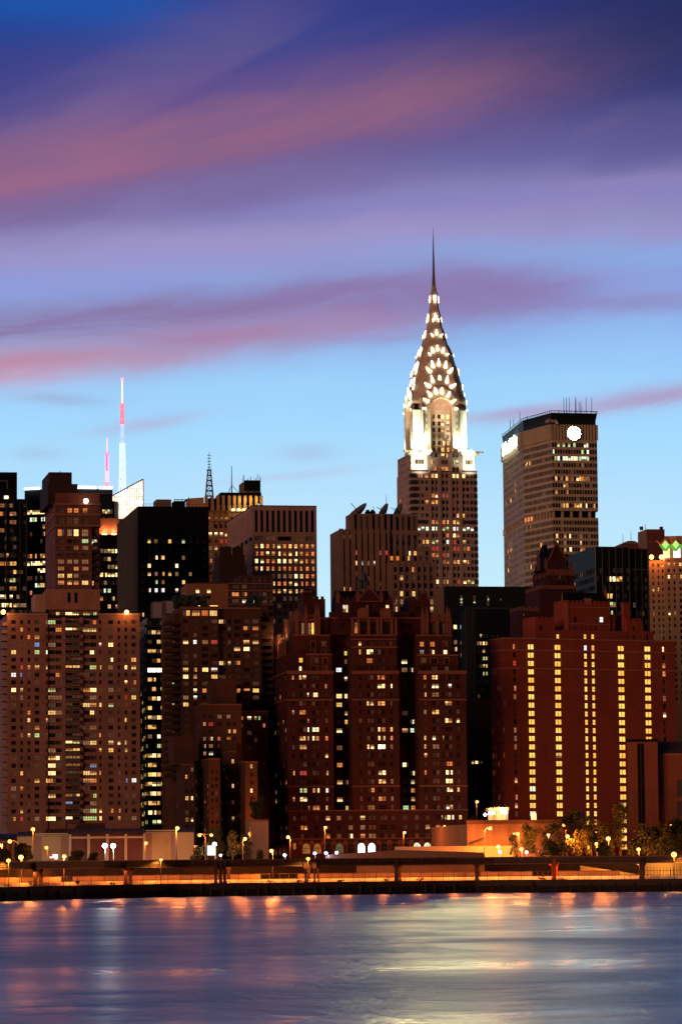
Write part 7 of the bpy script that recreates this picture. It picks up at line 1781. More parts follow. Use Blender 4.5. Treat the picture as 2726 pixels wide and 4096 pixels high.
for (k, x0, x1) in (('G', 550, 655), ('I', 1100, 1440), ('M', 560, 700)):
    a = Pf(*c(k, x0, 1400), 27.2); d = Pf(*c(k, x1, 1400), 27.2)
    for z in (1.0, 2.2): rl.tube((a.x, a.y - oy, z), (d.x, d.y - oy, z), .06, None, 4)
    for i in range(5): t_ = i / 4; rl.tube((a.x + (d.x - a.x) * t_, a.y - oy + (d.y - a.y) * t_, 0), (a.x + (d.x - a.x) * t_, a.y - oy + (d.y - a.y) * t_, 2.2), .06, None, 4)
rl.build('gap_railing', plain('railing_grey', (.2, .14, .1), .5), pw)

# ================================================================== elevated road
dk = empty('elevated_road', (0, oy, 0)); tag(dk, 'long elevated road on columns above the quay, lit orange near its lamps', 'viaduct')
M_g = wallmat('girder_paint', (.075, .045, .032), .2, .6, streak=.3); M_rail = plain('deck_rail', (.25, .16, .1), .5)
Xd = [-110 + i * 10.0 for i in range(23)]; D0, D1 = 9.0, 19.0; ZD1 = 9.35; ZD0 = 7.45
def strip3(mb, off0, off1, z0, z1):
    for a, d in zip(Xd, Xd[1:]):
        ya, yd = shoreY(a) - oy, shoreY(d) - oy
        A = [(a, ya + off0, z0), (d, yd + off0, z0), (d, yd + off0, z1), (a, ya + off0, z1)]; B = [(p[0], p[1] + off1 - off0, p[2]) for p in A]
        mb.face(A); mb.face([A[3], A[2], B[2], B[3]]); mb.face([A[1], A[0], B[0], B[1]]); mb.face([B[1], B[0], B[3], B[2]])
m = MB(); strip3(m, D0, D1, ZD0 + .55, ZD1 - .35); m.build('deck_slab', M_g, dk)
m = MB(); strip3(m, D0 - .35, D0 - .05, ZD1 - .95, ZD1); strip3(m, D1 + .05, D1 + .3, ZD1 - .6, ZD1 + .1); m.build('parapet', M_g, dk)
m = MB(); strip3(m, D0 + .3, D0 + .7, ZD0, ZD0 + .54); strip3(m, D0 + 4, D0 + 4.3, ZD0 + .1, ZD0 + .54); strip3(m, D1 - .7, D1 - .3, ZD0, ZD0 + .54); m.build('girder', M_g, dk)
m = MB(); strip3(m, D0 - .42, D0 - .36, ZD1 - .08, ZD1 + .02); strip3(m, D0 + .2, D0 + .29, ZD0 + .08, ZD0 + .16); m.build('girder_flange', M_rail, dk)
m = MB()
for i in range(60): X_ = -95 + i * 3.3; yy = shoreY(X_) - oy; m.box(X_ - .05, X_ + .05, yy + D0 - .42, yy + D0 - .36, ZD1 - .95, ZD1 - .1)
m.build('girder_stiffener', M_rail, dk)
M_c1 = wallmat('column_paint', (.06, .035, .028), .2)
def bent(k, x, w=.65, hammer=True, mat=M_c1):
    p = Pf(*c(k, x, 1300), D0 + 2); y = p.y - oy
    for dy_ in (0, 6.5):
        m = MB(); m.box(-w / 2 - .1, w / 2 + .1, -.6, .6, ZG - .1, ZG + .5); m.box(-w / 2, w / 2, -.45, .45, ZG + .5, ZD0 - .5); m.box(-w / 2 - .25, w / 2 + .25, -.7, .7, ZD0 - .5, ZD0 - .02); m.build('column', mat, dk, (p.x + dy_ * .12, y + dy_, 0))
    m = MB(); m.box(-w * .7, w * .7, -1.6, 8.2, ZD0 - .45, ZD0 - .03)
    if hammer: m.box(-.5, .5, -2.7, -2.35, ZD0 - .6, ZD1 - .4)
    m.build('cross_beam', mat, dk, (p.x, y, 0))
M_cor = wallmat('column_orange_light_colour', (.45, .10, .04), .2)  # lit copy of the column paint, orange lamplight put into its colour
for a in (('G', 318, .9), ('G', 1128, .9), ('I', 700, .7), ('I', 745, .7), ('I', 782, .7), ('K', 385, .5), ('K', 320, .6), ('K', 988, 1.1), ('M', 182, 1.0), ('M', 1300, 1.25)): bent(*a)
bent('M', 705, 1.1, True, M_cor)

# ================================================================== street lamps
SOD = emat('lamp_sodium_glow', (1, .48, .08), 3.6); SODR = emat('lamp_red_sodium_glow', (1, .36, .14), 2.6); WHT = emat('lamp_white_glow', (.62, .62, 1), 26.0); BLU = emat('lamp_violet_glow', (.72, .7, 1), 6.0)
M_pole = plain('lamp_pole_grey', (.07, .05, .04), .6, .1)
def lamp(k, x, y, off, zb, label, e=2600, arm=0.0, col='o', r=.36, grp='street lamps', two=False, nm='street_lamp', pole_r=.10, rk=1.25, ek=2.6):
    p = Pf(*c(k, x, y), off); bx_ = p.x + arm
    root = empty(nm, (bx_, p.y, zb)); tag(root, label, 'street lamp', grp)
    H = p.z - zb; m = MB(); m.tube((0, 0, 0), (0, 0, .5), pole_r * 2.2, pole_r * 1.6, 8); m.tube((0, 0, .5), (0, 0, H - (.25 if not arm else .9)), pole_r * 1.3, pole_r, 8)
    if arm:
        prev = Vector((0, 0, H - .9))
        for i in range(1, 7):
            t_ = i / 6 * math.pi / 2; q_ = Vector((-arm * math.sin(t_) ** 1.0 if False else -arm * (1 - math.cos(t_)), 0, H - .9 + 1.15 * math.sin(t_))); m.tube(prev, q_, pole_r * .8, None, 6); prev = q_
    m.build('pole', M_pole, root)
    em, lc = {'o': (SOD, (1, .24, .025)), 'r': (SODR, (1, .22, .05)), 'w': (WHT, (1, .95, .8)), 'b': (BLU, (.6, .6, 1))}[col]
    heads = [-arm] + ([arm] if two else [])
    for hx in heads:
        m = MB(); m.box(hx - .42, hx + .42, -.2, .25, H + .12, H + .34); h = m.build('lamp_head', M_pole, root)
        m = MB(); m.ball((hx, -.05, H - .08), r * rk, 10, 7, sq=.9); m.build('bulb', em, h)
    if two: 
        m = MB(); m.tube((-arm, 0, H + .2), (arm, 0, H + .2), pole_r * .7, None, 6); m.build('cross_arm', M_pole, root)
    if e:
        wide = off > 100 or label.startswith(('gooseneck street lamp in', 'low bright'))
        ld = bpy.data.lights.new('lamp_light', 'POINT'); ld.energy = e * ek * (1.0 if wide else 1.15) * (.42 if k == 'G' and off > 80 else 1.0); ld.color = lc; ld.shadow_soft_size = .3
        lo = bpy.data.objects.new('lamp_light', ld); COL.objects.link(lo); lo.parent = root; lo.location = (-arm if abs(arm) > 0 else 0, -1.0, H - .5)
    return root
lamp('G', 297, 932, 90, ZT, 'tallest orange street lamp on a plain pole before the left beige wall', 4200, 0, r=.42)
lamp('G', 12, 1077, 110, ZT, 'orange street lamp at the very left edge of the photo', 9000, .2)
lamp('G', 90, 1040, 92, ZT, 'orange gooseneck street lamp near the left edge, arm curving left', 3600, 2.2, r=.42)
lamp('G', 418, 1097, 96, ZT, 'short orange street lamp with cross bar before the beige wall panel', 2400, .25)
lamp('G', 190, 1182, 24, ZG, 'orange lamp just above the deck, left of the tallest street lamp pole', 4200, .1, r=.5)
lamp('G', 577, 1175, 24, ZG, 'orange lamp just above the deck left of the twin white floodlights', 4200, -.1, r=.42)
lamp('G', 1308, 1057, 96, ZT, 'orange street lamp between the purple and beige wall sections', 3000, -.25)
lamp('I', 358, 922, 44, ZT, 'tall orange lamp on a thick glowing pole at the beige wall', 4200, -.35, r=.42, pole_r=.2)
lamp('I', 556, 985, 60, ZT, 'twin headed orange street lamp beside the dark trees left of centre', 2600, 1.6, two=True)
lamp('I', 518, 1092, 56, ZT, 'small reddish lamp below the twin headed lamp', 800, .1, 'r', .25)
lamp('I', 1007, 972, 112, ZT, 'higher of the two orange lamps left of the arcade', 2600, -.4)
lamp('I', 963, 1017, 52, ZT, 'lower of the two orange lamps left of the arcade', 3000, -.6, r=.4)
lamp('I', 1348, 1002, 150, ZT, 'orange street lamp lighting the left corner of the arcade', 6500, .6, r=.42)
lamp('I', 1200, 1125, 24, ZG, 'orange lamp just above the deck below the arcade corner on a yellow lit pole', 4200, .3, r=.42)
lamp('K', 463, 755, 135, ZT, 'tall thin street lamp before the left part of the arcade', 4500, -.2)
lamp('K', 1045, 792, 130, ZT, 'reddish street lamp before the right part of the arcade', 2600, -.3, 'r')
lamp('K', 1340, 747, 120, ZT, 'tall street lamp before the right end of the arcade with tall thin pole', 4500, -.5)
lamp('M', 268, 698, 50, ZT, 'gooseneck street lamp in front of the orange retaining wall', 7000, -1.6, r=.42)
lamp('M', 455, 737, 50, ZT, 'orange street lamp beside the small tree in front of the retaining wall', 3600, .3)
lamp('M', 430, 736, 56, ZT, 'small reddish lamp close to the left of a larger lamp by the retaining wall', 700, .1, 'r', .25)
lamp('M', 325, 822, 48, ZT, 'low bright lamp glaring at the foot of the retaining wall', 7500, .1, r=.45)
lamp('M', 480, 838, 44, ZT, 'low orange lamp just above the deck right of the retaining wall glare', 3600, .1, r=.42)
lamp('M', 662, 743, 52, ZT, 'reddish orange street lamp between two dark trees', 2200, .1, 'r')
lamp('M', 760, 678, 130, ZT, 'highest orange street lamp among the trees, arm to the left', 4500, .9)
lamp('M', 792, 752, 50, ZT, 'orange street lamp below the highest one among the trees', 3600, -.2, r=.42)
lamp('M', 1067, 768, 50, ZT, 'brightest park lamp among the yellow lit trees', 3200, .1, r=.5)
lamp('M', 988, 803, 48, ZT, 'pale orange lamp left of the brightest park lamp', 3600, .1, r=.4)
lamp('M', 1272, 840, 46, ZT, 'low orange lamp in front of the large concrete building', 3600, .1, r=.4)
lamp('M', 1493, 675, 72, ZT, 'tall lamp with arm to the left above the right hand trees', 3600, 1.6, r=.4)
lamp('M', 180, 518, 130, ZT, 'small distant red lamp on a tall pole in the gap beside the red brick hotel', 1200, -.15, 'r', .4)
for (x, lb) in ((940, 'left of the twin glaring white floodlights before the purple wall'), (1015, 'right of the twin glaring white floodlights before the purple wall')): lamp('G', x, 1080, 92, ZT, lb, 6500, .1, 'w', .55, 'glaring white floodlights', nm='floodlight_mast')
lamp('I', 690, 1065, 47, ZT, 'glaring white lamp at the top right corner of the lit billboard', 900, .1, 'w', .45, 'glaring white floodlights', nm='floodlight_mast')
for (k, x, y, lb) in (('K', 163, 958, 'first'), ('K', 385, 945, 'second'), ('K', 467, 943, 'third'), ('K', 545, 940, 'fourth')):
    lamp(k, x, y, 47, ZT, lb + ' from the left of the small violet white lamps below the arcade', 500, .05, 'b', .36, 'small violet lamps below the arcade', pole_r=.06)
lamp('M', 335, 858, 46, ZT, 'small violet white lamp below the retaining wall glare', 350, .05, 'b', .36, pole_r=.06); lamp('M', 515, 860, 46, ZT, 'small violet white lamp right of the low orange lamp', 350, .05, 'b', .36, pole_r=.06)
lamp('I', 745, 1165, 46, ZT, 'small violet white lamp below the dark trees right of the billboard', 300, .05, 'b', .3, pole_r=.06)
# lamps fixed to the river face of the deck
def dlamp(k, x, y, label, e, r):
    p = Pf(*c(k, x, y), 6.4); root = empty('deck_lamp', (p.x, p.y, ZG)); tag(root, label, 'street lamp', 'lamps standing on the river side of the elevated road')
    H = p.z - ZG; m = MB(); m.tube((0, 0, 0), (0, 0, H - .2), .11, .08, 7); m.build('pole', M_pole, root); m = MB(); m.box(-.4, .4, -.3, .3, H + .2, H + .4); h = m.build('lamp_head', M_pole, root); m = MB(); m.ball((0, 0, H - .05), r, 10, 6); m.build('bulb', SOD, h)
    ld = bpy.data.lights.new('lamp_light', 'SPOT'); ld.energy = e * 1.6; ld.color = (1, .38, .06); ld.shadow_soft_size = .3; ld.spot_size = rad(165); ld.spot_blend = .3
    lo = bpy.data.objects.new('lamp_light', ld); COL.objects.link(lo); lo.parent = root; lo.location = (0, -.9, H - .3)
dlamp('G', 78, 1212, 'large orange lamp shining on the deck face at the left edge', 3000, .5); dlamp('G', 1442, 1205, 'orange lamp shining on the deck face left of centre', 1700, .42)
dlamp('K', 335, 985, 'orange lamp on a stand shining on the deck face right below the arcade corner', 2200, .48); dlamp('M', 1512, 877, 'largest orange lamp glaring at the right end of the deck', 3500, .72)
# unseen lamps added under the deck to brighten barrier, road and panel wall
for i, X_ in enumerate([-76 + 9.6 * k_ for k_ in range(17)]):
    root = empty('added_underdeck_lamp', (X_, shoreY(X_) + 12.2, ZD0 + .2)); tag(root, 'added unseen sodium lamp under the elevated road, hidden behind its girder', 'lamp', 'added lamps under the elevated road')
    m = MB(); m.box(-.5, .5, -.2, .2, .02, .2); h = m.build('lamp_head', M_pole, root); m = MB(); m.box(-.4, .4, -.15, .15, -.05, .015); m.build('bulb', SOD, h)
    ld = bpy.data.lights.new('lamp_light', 'POINT'); ld.energy = 3300; ld.color = (1, .22, .03); ld.shadow_soft_size = .2
    lo = bpy.data.objects.new('lamp_light', ld); COL.objects.link(lo); lo.parent = root; lo.location = (0, 0, -.5)

# ================================================================== low riverside building on the left
b = Bld('riverside_hall', 'long low hall with beige and purple walls and rounded dark roof at lower left', 'building', wallmat('hall_beige_panel', (.34, .26, .14), .2), cx('G', 155), cx('I', 505), cy('G', 968), 985, 3, dep=26, zb=ZG)
pz = lambda y: b.uz(*c('G', 700, y))[1]
zT_ = b.top
M_pu = wallmat('hall_purple_brick', (.12, .052, .046), .2); M_gr = wallmat('hall_brown_panel', (.24, .15, .11), .15); M_wh = wallmat('hall_white_trim', (.42, .36, .24), .12); M_rf = wallmat('hall_dark_roof', (.06, .035, .035), .3)
uG = lambda x: b.uz(*c('G', x, 1100))[0]; uI = lambda x: b.uz(*c('I', x, 1100))[0]
b.box(0, uG(610), 0, 26, 0, pz(985) if False else zT_ - 1.0); b.box(uG(1290), uI(505), 0, 26, 0, zT_ - .2)
m = MB(); m.box(uG(612), uG(1288), .5, 26, 0, pz(925) - 2); m.build('purple_wall', M_pu, b.root)
m = MB()
for x0, x1 in ((310, 376), (550, 608)): m.box(uG(x0), uG(x1), -.12, -.02, 0, zT_ - 1.0)
m.box(uG(1308), uG(1360), -.12, -.02, 0, zT_ - .3); m.box(uI(298), uI(345), -.12, -.02, 0, zT_ - .3); m.build('brown_panel', M_gr, b.root)
for x0, x1 in ((616, 640), (783, 808), (950, 975), (1115, 1140), (1282, 1306)): m = MB(); m.box(uG(x0), uG(x1), -.1, .45, 0, pz(980)); m.build('pilaster', M_wh, b.root)
m = MB(); m.box(uG(640), uG(1282), .1, .48, pz(1018), pz(1000)); m.build('white_band', M_wh, b.root)
m = MB(); m.box(uG(310), uG(608), -.4, -.13, pz(978) , pz(968)); m.box(uG(310), uG(608), -.4, -.13, pz(992), pz(986)); m.box(uG(1306), uI(345), -.4, -.13, pz(955), pz(947)); m.box(uG(1306), uI(345), -.4, -.13, pz(968), pz(963))
for i in range(16): m.box(uG(312 + i * 19.5) , uG(314 + i * 19.5), -.38, -.14, pz(992), pz(968)) 
m.build_split('roof_rail', M_wh, b.root)
# rounded roof pieces
def barrel(name, u0, u1, z0, z1, v0, v1, n=6, lbl=None):
    m = MB(); pr = []
    for i in range(n + 1): t_ = i / n * math.pi / 2; pr.append((v0 + (v1 - v0) * (1 - math.cos(t_)), z0 + (z1 - z0) * math.sin(t_)))
    for (va, za), (vb, zb_) in zip(pr, pr[1:]): m.face([(u0, va, za), (u1, va, za), (u1, vb, zb_), (u0, vb, zb_)])
    m.face([(u0, v, z) for v, z in pr[::-1]] + [(u0, v0, z0 - .5), (u0, v1, z0 - .5)][::-1] if False else [(u0, v, z) for v, z in pr] + [(u0, v1, z0)]); m.face([(u1, v, z) for v, z in pr[::-1]] + [(u1, v1, z0)][::-1] if False else [(u1, v1, z0)] + [(u1, v, z) for v, z in pr[::-1]])
    k = int(abs(u1 - u0) / 2.3)
    m.build(name, M_rf, b.root)
    m = MB()
    for j in range(k + 1):
        u = u0 + (u1 - u0) * j / max(1, k)
        for (va, za), (vb, zb_) in zip(pr, pr[1:]): m.tube((u, va - .03, za + .03), (u, vb - .03, zb_ + .03), .06, None, 4)
    m.build('roof_seam', plain('roof_seam_purple', (.10, .05, .05), .5), b.root)
barrel('curved_roof', uG(612), uG(1290), pz(1000), pz(928), .4, 5); barrel('curved_roof', uG(158), uG(310), pz(996), pz(950), -.1, 7)
barrel('curved_roof', uI(345), uI(505), pz(965), pz(925), 1, 8)
m = MB(); m.prism([(uG(610), 10), (uG(935), 10), (uG(935), 22), (uG(610), 22)], zT_ - 1, b.uz(*c('G', 800, 880), 12)[1], top=[(uG(690), 12), (uG(935), 12), (uG(935), 20), (uG(690), 20)]); m.prism([(uG(400), 8), (uG(640), 8), (uG(640), 20), (uG(400), 20)], zT_ - 1, pz(925)); m.build('rooftop_shed', M_rf, b.root)
m = MB(); um0 = uG(-260); m.box(um0, uG(155) - .1, 5, 26, 0, pz(1050)); m.build('left_wing', wallmat('hall_left_brick', (.30, .12, .07), .2), b.root)
m = MB()
for i in range(22): u = uG(150) - 1.0 - i * 1.5; m.box(u - .25, u + .25, 4.6, 4.95, pz(1200), pz(1040)); 
m.build('left_pilaster', wallmat('hall_left_pil', (.5, .25, .13), .1), b.root)
barrel('curved_roof', um0, uG(155) - .1, pz(1030), pz(965), 4.2, 14)
b.finish()
# billboards and signs
def board(k, x0, x1, y0, y1, off, name, label, mat, text=None):
    p0 = Pf(*c(k, x0, y1), off); p1 = Pf(*c(k, x1, y0), off); root = empty(name, ((p0.x + p1.x) / 2, p0.y, ZT)); tag(root, label, 'sign')
    w, z0, z1 = (p1.x - p0.x) / 2, p0.z - ZT, p1.z - ZT
    m = MB(); m.box(-w, w, 0, .25, z0, z1); m.build('panel', mat, root); m = MB(); m.tube((-w * .95, .35, 0), (-w * .95, .35, z1 + .8), .1); m.tube((w * .95, .35, 0), (w * .95, .35, z1 + .4), .1); m.build('post', M_pole, root)
    return root, w, z0, z1
rt, w, z0, z1 = board('I', 625, 700, 1080, 1168, 46, 'billboard', 'white lit billboard with faint grey text lines below the glaring white lamp', emat('billboard_white', (1, 1, .88), 1.3))
m = MB()
for i in range(4): z = z0 + (z1 - z0) * (.2 + i * .2); m.box(-w * .85, w * (.8 - .1 * (i % 2)), -.03, -.005, z, z + .07)
m.build('text_lines', plain('billboard_grey', (.35, .33, .3), .7), rt)
rt, w, z0, z1 = board('G', 447, 530, 1158, 1204, 46, 'roadside_sign', 'small red and white lit sign in front of the left beige wall', emat('sign_white_pink', (1, .85, .75), 1.6, .6))
m = MB(); m.box(-w, -w * .3, -.06, -.01, z0 + (z1 - z0) * .55, z1); m.box(-w, w * .2, -.05, -.01, z0, z0 + (z1 - z0) * .25); m.build('red_field', emat('sign_red', (.8, .02, .03), .6), rt)
def nosign(x, y): pass

# ================================================================== retaining wall and lit pavilion
b = Bld('retaining_wall', 'tall stained concrete retaining wall glowing orange between the central brick house and the red hotel', 'wall', wallmat('retaining_concrete', (.27, .16, .10), .35, streak=.9, blocks=(3.0, 3.6)), cx('M', 112), cx('M', 760), cy('M', 672), 990, 5, dep=6, zb=ZG, trim=M_tudtrim)
b.box(0, b.W, 0, 90, 0, b.top); q = b.part('parapet', wallmat('parapet_dark', (.12, .06, .04), .2)); q.box(-.2, b.W, -.3, .6, b.top + .02, b.top + 1.1); q = b.part('pilaster_rib', wallmat('rib_concrete', (.26, .16, .11), .3))
for i in range(18): u = b.W * (i + .5) / 18; q.box(u - .12, u + .12, -.12, -.02, 0, b.top)
m = MB(); u0, z0 = b.uz(*c('M', 130, 800), -.6); u1, z1 = b.uz(*c('M', 225, 765), -.6); m.tube((u0, -.5, z0), (u1, -.5, z1), .16)
for i in range(8): t_ = i / 8; m.tube((u0 + (u1 - u0) * t_, -.4, z0 + (z1 - z0) * t_), (u0 + (u1 - u0) * t_, -.4, z0 + (z1 - z0) * t_ - .8), .06)
m.build('stair_rail', BLACK, b.root); b.finish()
lw = Bld('low_parapet', 'low yellow lit concrete parapet wall in front of the arcade and retaining wall', 'wall', wallmat('parapet_pale', (.34, .25, .15), .2), cx('K', 975), cx('M', 420), cy('K', 898), 984, 4, dep=1.0, zb=ZG)
lw.box(0, lw.W, 0, 1, 0, lw.top); lw.finish()
lw = Bld('ramp_wall', 'long pale ramp wall above the deck in front of the central brick house', 'wall', wallmat('ramp_concrete', (.24, .15, .11), .25, blocks=(5, 4)), cx('K', 480), cx('M', 230), cy('K', 926), 958, 4, dep=.6, zb=ZG)
zz0 = lw.top; zL = lw.uz(*c('K', 480, 958))[1]; m = MB(); m.extr([(0, 0), (lw.W, 0), (lw.W, zz0 - .9), (lw.W * .45, zz0), (0, zL)], 0, .6); m.build('wall', lw.mat, lw.root); lw.finish()
b = Bld('lit_pavilion', 'small glowing yellow pavilion with row of white lamps on the retaining wall', 'pavilion', wallmat('pavilion_plaster', (.6, .42, .2), .1), cx('M', 300), cx('M', 385), cy('M', 558), 1072, 8, xs=cx('M', 222), dep=14, zb=ZG)
zb0 = b.uz(*c('M', 340, 652))[1]; zc0 = b.uz(*c('M', 340, 580))[1]; Dv = 12.0
m = MB(); m.box(-.6, b.W + .3, -.6, Dv, zc0, b.top); m.build('canopy', b.mat, b.root)
GP = emat('pavilion_glass_light', (1, .66, .15), 1.1, .7)
m = MB(); m.box(0.2, b.W - .2, .6, Dv - 1, zb0, zc0 - .01); m.build('glass_room', GP, b.root)
for i in range(6): m = MB(); m.box(b.W * i / 5 - .15, b.W * i / 5 + .15, 0, .3, zb0, zc0); m.build('column', b.mat, b.root)
for i in range(5): m = MB(); m.box(-.15, .15, 2 + i * 2.2, 2.3 + i * 2.2, zb0, zc0); m.build('column', b.mat, b.root)
for x, y in ((237, 607), (269, 598), (292, 594), (349, 585), (374, 594)):
    if x > 300: u, z = b.uz(*c('M', x, y), -.7); loc = (u, -.9, z)
    else: v, z = b.vz(*c('M', x, y), -.8); loc = (-.9, v, z)
    m = MB(); m.ball(loc, .45); m.build('globe_lamp', emat('globe_violet_white', (.95, .85, 1), 25), b.root)
ld = bpy.data.lights.new('pavilion_glow', 'POINT'); ld.energy = 1500; ld.color = (1, .7, .3); ld.shadow_soft_size = .4
lo = bpy.data.objects.new('pavilion_glow', ld); COL.objects.link(lo); lo.parent = b.root; lo.location = (b.W / 2, -2.5, zc0 + 1.0)
ld = bpy.data.lights.new('pavilion_glow', 'POINT'); ld.energy = 1500; ld.color = (1, .7, .3); ld.shadow_soft_size = .4
lo = bpy.data.objects.new('pavilion_glow', ld); COL.objects.link(lo); lo.parent = b.root; lo.location = (-2.5, 5, zc0 + 1.0)
b.finish()

# ================================================================== windowless concrete building, lower right
b = Bld('ventilation_building', 'tall windowless concrete building with vertical grooves at the lower right, lit orange red', 'building', wallmat('vent_concrete', (.25, .08, .045), .2, streak=.4), cx('M', 1195), cx('M', 1400), cy('M', 115), 1035, -7, dep=20, zb=ZG)
b.box(0, b.W, 0, 24, 0, b.top)
q = b.part('groove', M_roof)
for x in (1278, 1302): u = b.u(*c('M', x, 400)); q.box(u - .45, u + .45, -.12, -.02, 0, b.top - .5)
q = b.part('roof_edge', M_roof); q.box(-.4, b.W + .1, -.4, 24, b.top, b.top + .8)
u1, z1 = b.uz(*c('M', 1700, 110), 0); zq_ = b.uz(*c('M', 1450, 195), 3)[1]; zt_ = b.uz(*c('M', 1450, 112), 9)[1]
b.box(b.W + .01, u1, 3, 24, 0, zq_)
m = MB(); m.prism([(b.W + .02, 3.1), (u1, 3.1), (u1, 24), (b.W + .02, 24)], zq_, zt_, top=[(b.W + .02, 9), (u1, 9), (u1, 20), (b.W + .02, 20)]); m.build('sloped_roof', M_rf, b.root)
q = b.part('stone_band', M_hoteltrim); q.box(b.W + .1, u1, 2.85, 2.98, zq_ - .25, zq_)
q = b.part('louvre_panel', plain('louvre_black', (.03, .02, .02), .5))
for y0, y1 in ((370, 485), (515, 620), (650, 740)): u, z0_ = b.uz(*c('M', 1532, y1), 3); z1_ = b.uz(*c('M', 1532, y0), 3)[1]; q.box(u, u1, 2.8, 2.98, z0_, z1_)
m = MB()
for z in np.arange(2, b.top, 3.2): m.box(-.02, b.W, -.06, -.02, z, z + .08)
m.build('panel_joint', wallmat('vent_joint', (.2, .07, .04), .1), b.root)
b.finish()
# gate wall lit through the gap under the deck at the right
for (k, x0, x1, yt, off, lab, col) in (('M', 1310, 1568, 942, 36, 'yellow lit wall with railings under the right end of the deck', (.55, .38, .2)), ('M', 880, 1290, 985, 34, 'sloping yellow lit ramp wall under the right part of the deck', (.5, .36, .18))):
    a = Pf(*c(k, x0, yt), off); d = Pf(*c(k, x1 + 40, yt), off); root = empty('ramp_wall', (a.x, a.y, ZG)); tag(root, lab, 'wall')
    m = MB(); L = d.x - a.x; h = a.z - ZG; h2 = (h + 1.2 if x0 > 1300 else h); m.extr([(0, 0), (L, 0), (L, h2 if x0 > 1300 else .8), (0, h2 if x0 > 1300 else 3.6)], 0, .5); m.build('wall', wallmat('under_wall_%d' % x0, col, .2), root)
    m = MB()
    for i in range(14): xx = L * i / 13; m.tube((xx, -.2, 0), (xx, -.2, 3.2 if x0 > 1300 else 1.2), .05, None, 4)
    m.build('railing', BLACK, root)
    ld = bpy.data.lights.new('wall_glow', 'POINT'); ld.energy = 1800; ld.color = (1, .45, .08); ld.shadow_soft_size = .3
    lo = bpy.data.objects.new('wall_glow', ld); COL.objects.link(lo); lo.parent = root; lo.location = (L * .45, -5, 2.2)

# ================================================================== trees
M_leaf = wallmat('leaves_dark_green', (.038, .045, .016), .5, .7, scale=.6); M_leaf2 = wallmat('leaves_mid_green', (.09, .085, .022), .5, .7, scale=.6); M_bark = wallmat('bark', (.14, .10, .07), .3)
def tree(k, x, ytop, wpx, off, label, leaf=M_leaf, zb=ZT, seed=1, dens=1.0, nm='broadleaf_tree', low=.18, cl_=1.0):
    R = random.Random(seed); p = Pf(*c(k, x, ytop), off); H = p.z - zb; Wd = wpx / CR[k][2] / F * p.y / 2 * 1.2
    root = empty(nm, (p.x, p.y, zb)); tag(root, label, 'tree', 'trees on the terrace behind the elevated road')
    m = MB(); tr = max(.12, H * .022); pts_ = [Vector((0, 0, 0))]
    for i in range(4): pts_.append(pts_[-1] + Vector((R.uniform(-.3, .3), R.uniform(-.3, .3), H * .16)))
    for i in range(4): m.tube(pts_[i], pts_[i + 1], tr * (1 - i * .18), tr * (.82 - i * .18), 7)
    lobes = []
    for i in range(int(22 * cl_)):
        a = R.uniform(0, 2 * math.pi); hz = R.uniform(low + .06, .90); wr = math.sin(min(1, (1.05 - hz) * 1.5 + .15) * math.pi / 2) * Wd; rr = wr * R.uniform(.1, .8)
        ctr = Vector((rr * math.cos(a), rr * math.sin(a) * .8, H * hz)); lobes.append((ctr, Wd * R.uniform(.22, .42)))
        st = pts_[R.choice([2, 3, 3, 4])]; mid = (st + ctr) / 2 + Vector((0, 0, -.3)); m.tube(st, mid, tr * .4, tr * .28, 5); m.tube(mid, ctr, tr * .28, tr * .1, 5)
    m.build('trunk', M_bark, root)
    f = MB()
    for ctr, lr in lobes:
        for j in range(int(150 * dens)):
            d = Vector((R.gauss(0, 1), R.gauss(0, 1), R.gauss(0, .8))); d.normalize(); d *= lr * R.random() ** .4 * R.uniform(.8, 1.25); q_ = ctr + d
            s_ = R.uniform(.14, .34); u_ = Vector((R.gauss(0, 1), R.gauss(0, 1), R.gauss(0, 1))).normalized(); w_ = u_.cross(Vector((R.gauss(0, 1), R.gauss(0, 1), R.gauss(0, 1)))).normalized()
            f.face([q_ - u_ * s_, q_ + w_ * s_ * .6, q_ + u_ * s_, q_ - w_ * s_ * .6])
    f.build('crown', leaf, root); return root
tree('M', 540, 655, 150, 58, 'dark tree before the middle of the orange retaining wall', seed=2)
tree('M', 425, 738, 90, 46, 'small thin tree on a slender trunk at the retaining wall glare', seed=3, dens=.5, cl_=.6)
tree('M', 690, 650, 150, 62, 'dark tree right of the retaining wall behind the low spreading tree', seed=4)
tree('M', 680, 772, 210, 44, 'low wide spreading tree just above the deck', seed=5, low=.05)
tree('M', 850, 552, 190, 70, 'largest dark tree in front of the red hotel', seed=6, dens=1.2)
tree('M', 950, 585, 140, 66, 'round dark tree just right of the largest tree', seed=7)
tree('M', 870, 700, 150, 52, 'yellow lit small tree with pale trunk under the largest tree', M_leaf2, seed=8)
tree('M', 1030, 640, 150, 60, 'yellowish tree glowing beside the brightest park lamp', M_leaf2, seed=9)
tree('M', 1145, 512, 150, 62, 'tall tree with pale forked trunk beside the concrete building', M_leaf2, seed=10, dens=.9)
tree('M', 1040, 790, 110, 44, 'small dark bush shaped tree below the brightest park lamp', seed=11, low=.02)
tree('M', 1330, 675, 190, 52, 'dark spreading tree in front of the concrete building', seed=12, dens=1.1)
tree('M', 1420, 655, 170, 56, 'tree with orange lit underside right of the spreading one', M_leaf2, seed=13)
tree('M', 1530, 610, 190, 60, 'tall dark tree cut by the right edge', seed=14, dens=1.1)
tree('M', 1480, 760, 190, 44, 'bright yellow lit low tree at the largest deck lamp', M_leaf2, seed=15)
tree('M', 1240, 760, 80, 52, 'thin low tree at the foot of the concrete building', seed=16, dens=.6)
tree('I', 850, 950, 130, 58, 'dark tree right of the lit billboard', seed=17)
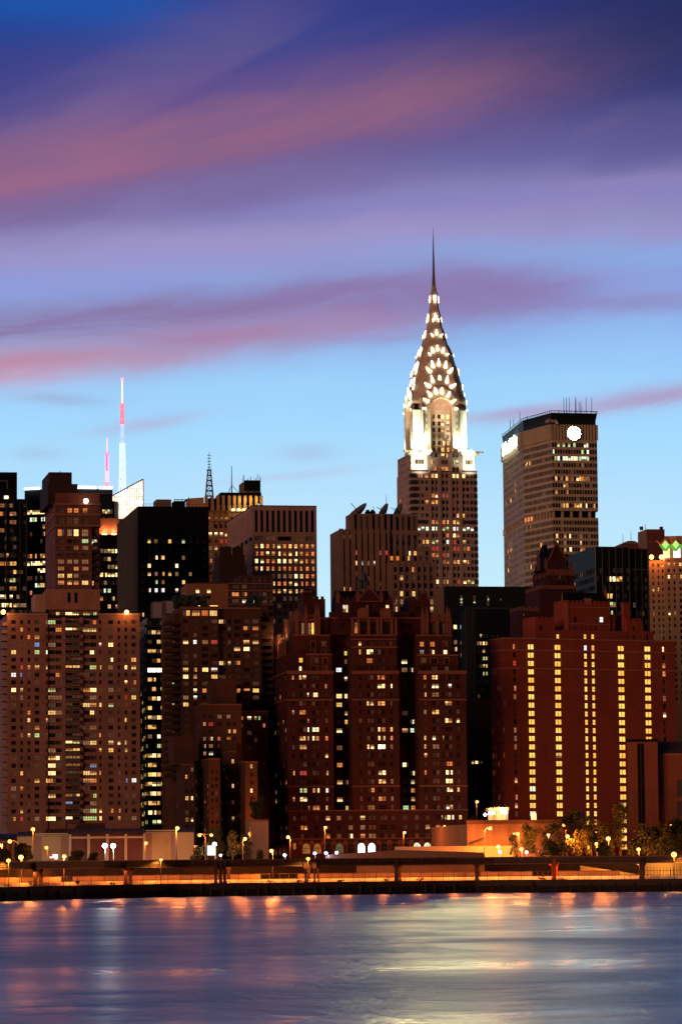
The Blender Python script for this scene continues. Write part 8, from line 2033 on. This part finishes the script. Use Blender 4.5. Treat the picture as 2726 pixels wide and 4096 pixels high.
tree('I', 950, 960, 130, 64, 'dark tree further right of the billboard beside the low lamp', seed=18)
tree('I', 700, 930, 170, 74, 'dark tree behind the lit billboard', seed=19)
tree('I', 535, 1085, 120, 50, 'small thin tree left of the billboard', seed=20, dens=.5, cl_=.7)
tree('I', 1100, 1120, 62, 46, 'small round shrub like tree before the glowing low block', seed=21, dens=.7, low=.05)
tree('G', 190, 1060, 150, 56, 'dark tree behind the left gooseneck lamp', seed=22)
tree('G', 245, 1075, 80, 54, 'narrow dark tree touching the beige wall at the left', seed=23)
tree('G', 40, 1110, 150, 52, 'low orange brown tree at the left edge', seed=24, low=.05)
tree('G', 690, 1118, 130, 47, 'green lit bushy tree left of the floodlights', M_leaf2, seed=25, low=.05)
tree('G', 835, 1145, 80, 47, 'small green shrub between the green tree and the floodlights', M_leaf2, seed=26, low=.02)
tree('I', 1070, 600, 190, 118, 'tall dark tree against the brick houses above the glowing low block', seed=27, dens=1.1)
tree('M', 150, 590, 80, 120, 'small dark tree in the gap beside the lit pavilion', seed=28)

# ================================================================== small things on the quay
for (x0, x1, y0, y1, lb) in ((515, 595, 1210, 1275, 'small dark notice board on the quay fence left of the first deck columns'), (1355, 1440, 1185, 1240, 'small dark notice board on the quay fence right of the first deck columns')):
    p0 = Pf(*c('R', x0, y1), 1.2); p1 = Pf(*c('R', x1, y0), 1.2); root = empty('notice_board', ((p0.x + p1.x) / 2, p0.y, ZG)); tag(root, lb, 'sign')
    w = (p1.x - p0.x) / 2; h = p1.z - p0.z; m = MB(); m.box(-w, w, 0, .08, .5, .5 + h); m.build('board', plain('board_dark_red', (.16, .06, .05), .6), root)
    m = MB(); m.box(-w * .8, w * .8, -.02, -.004, .5 + h * .62, .5 + h * .72); m.box(-w * .8, w * .6, -.02, -.004, .5 + h * .35, .5 + h * .45); m.build('text_lines', plain('board_pale', (.4, .34, .3), .7), root)
    m = MB(); m.box(-.05, .05, .1, .18, 0, .5 + h); m.build('post', M_pole, root)
R = random.Random(5)
for i in range(9):
    X_ = R.uniform(-70, 60); y_ = shoreY(X_) + 1.0; root = MB()
    for j in range(60):
        q_ = Vector((R.gauss(0, .5), R.gauss(0, .25), abs(R.gauss(0, .35)) + .05)); s_ = R.uniform(.08, .2); u_ = Vector((R.gauss(0, 1), R.gauss(0, 1), R.gauss(0, 1))).normalized(); w_ = u_.cross(Vector((R.gauss(0, 1), R.gauss(0, 1), .3))).normalized()
        root.face([q_ - u_ * s_, q_ + w_ * s_, q_ + u_ * s_, q_ - w_ * s_])
    o = root.build('weed_clump', M_leaf2, None, (X_, y_, ZG + .1)); tag(o, 'low weeds growing on the edge of the quay below the chain fence', 'plant', 'weeds along the quay edge')
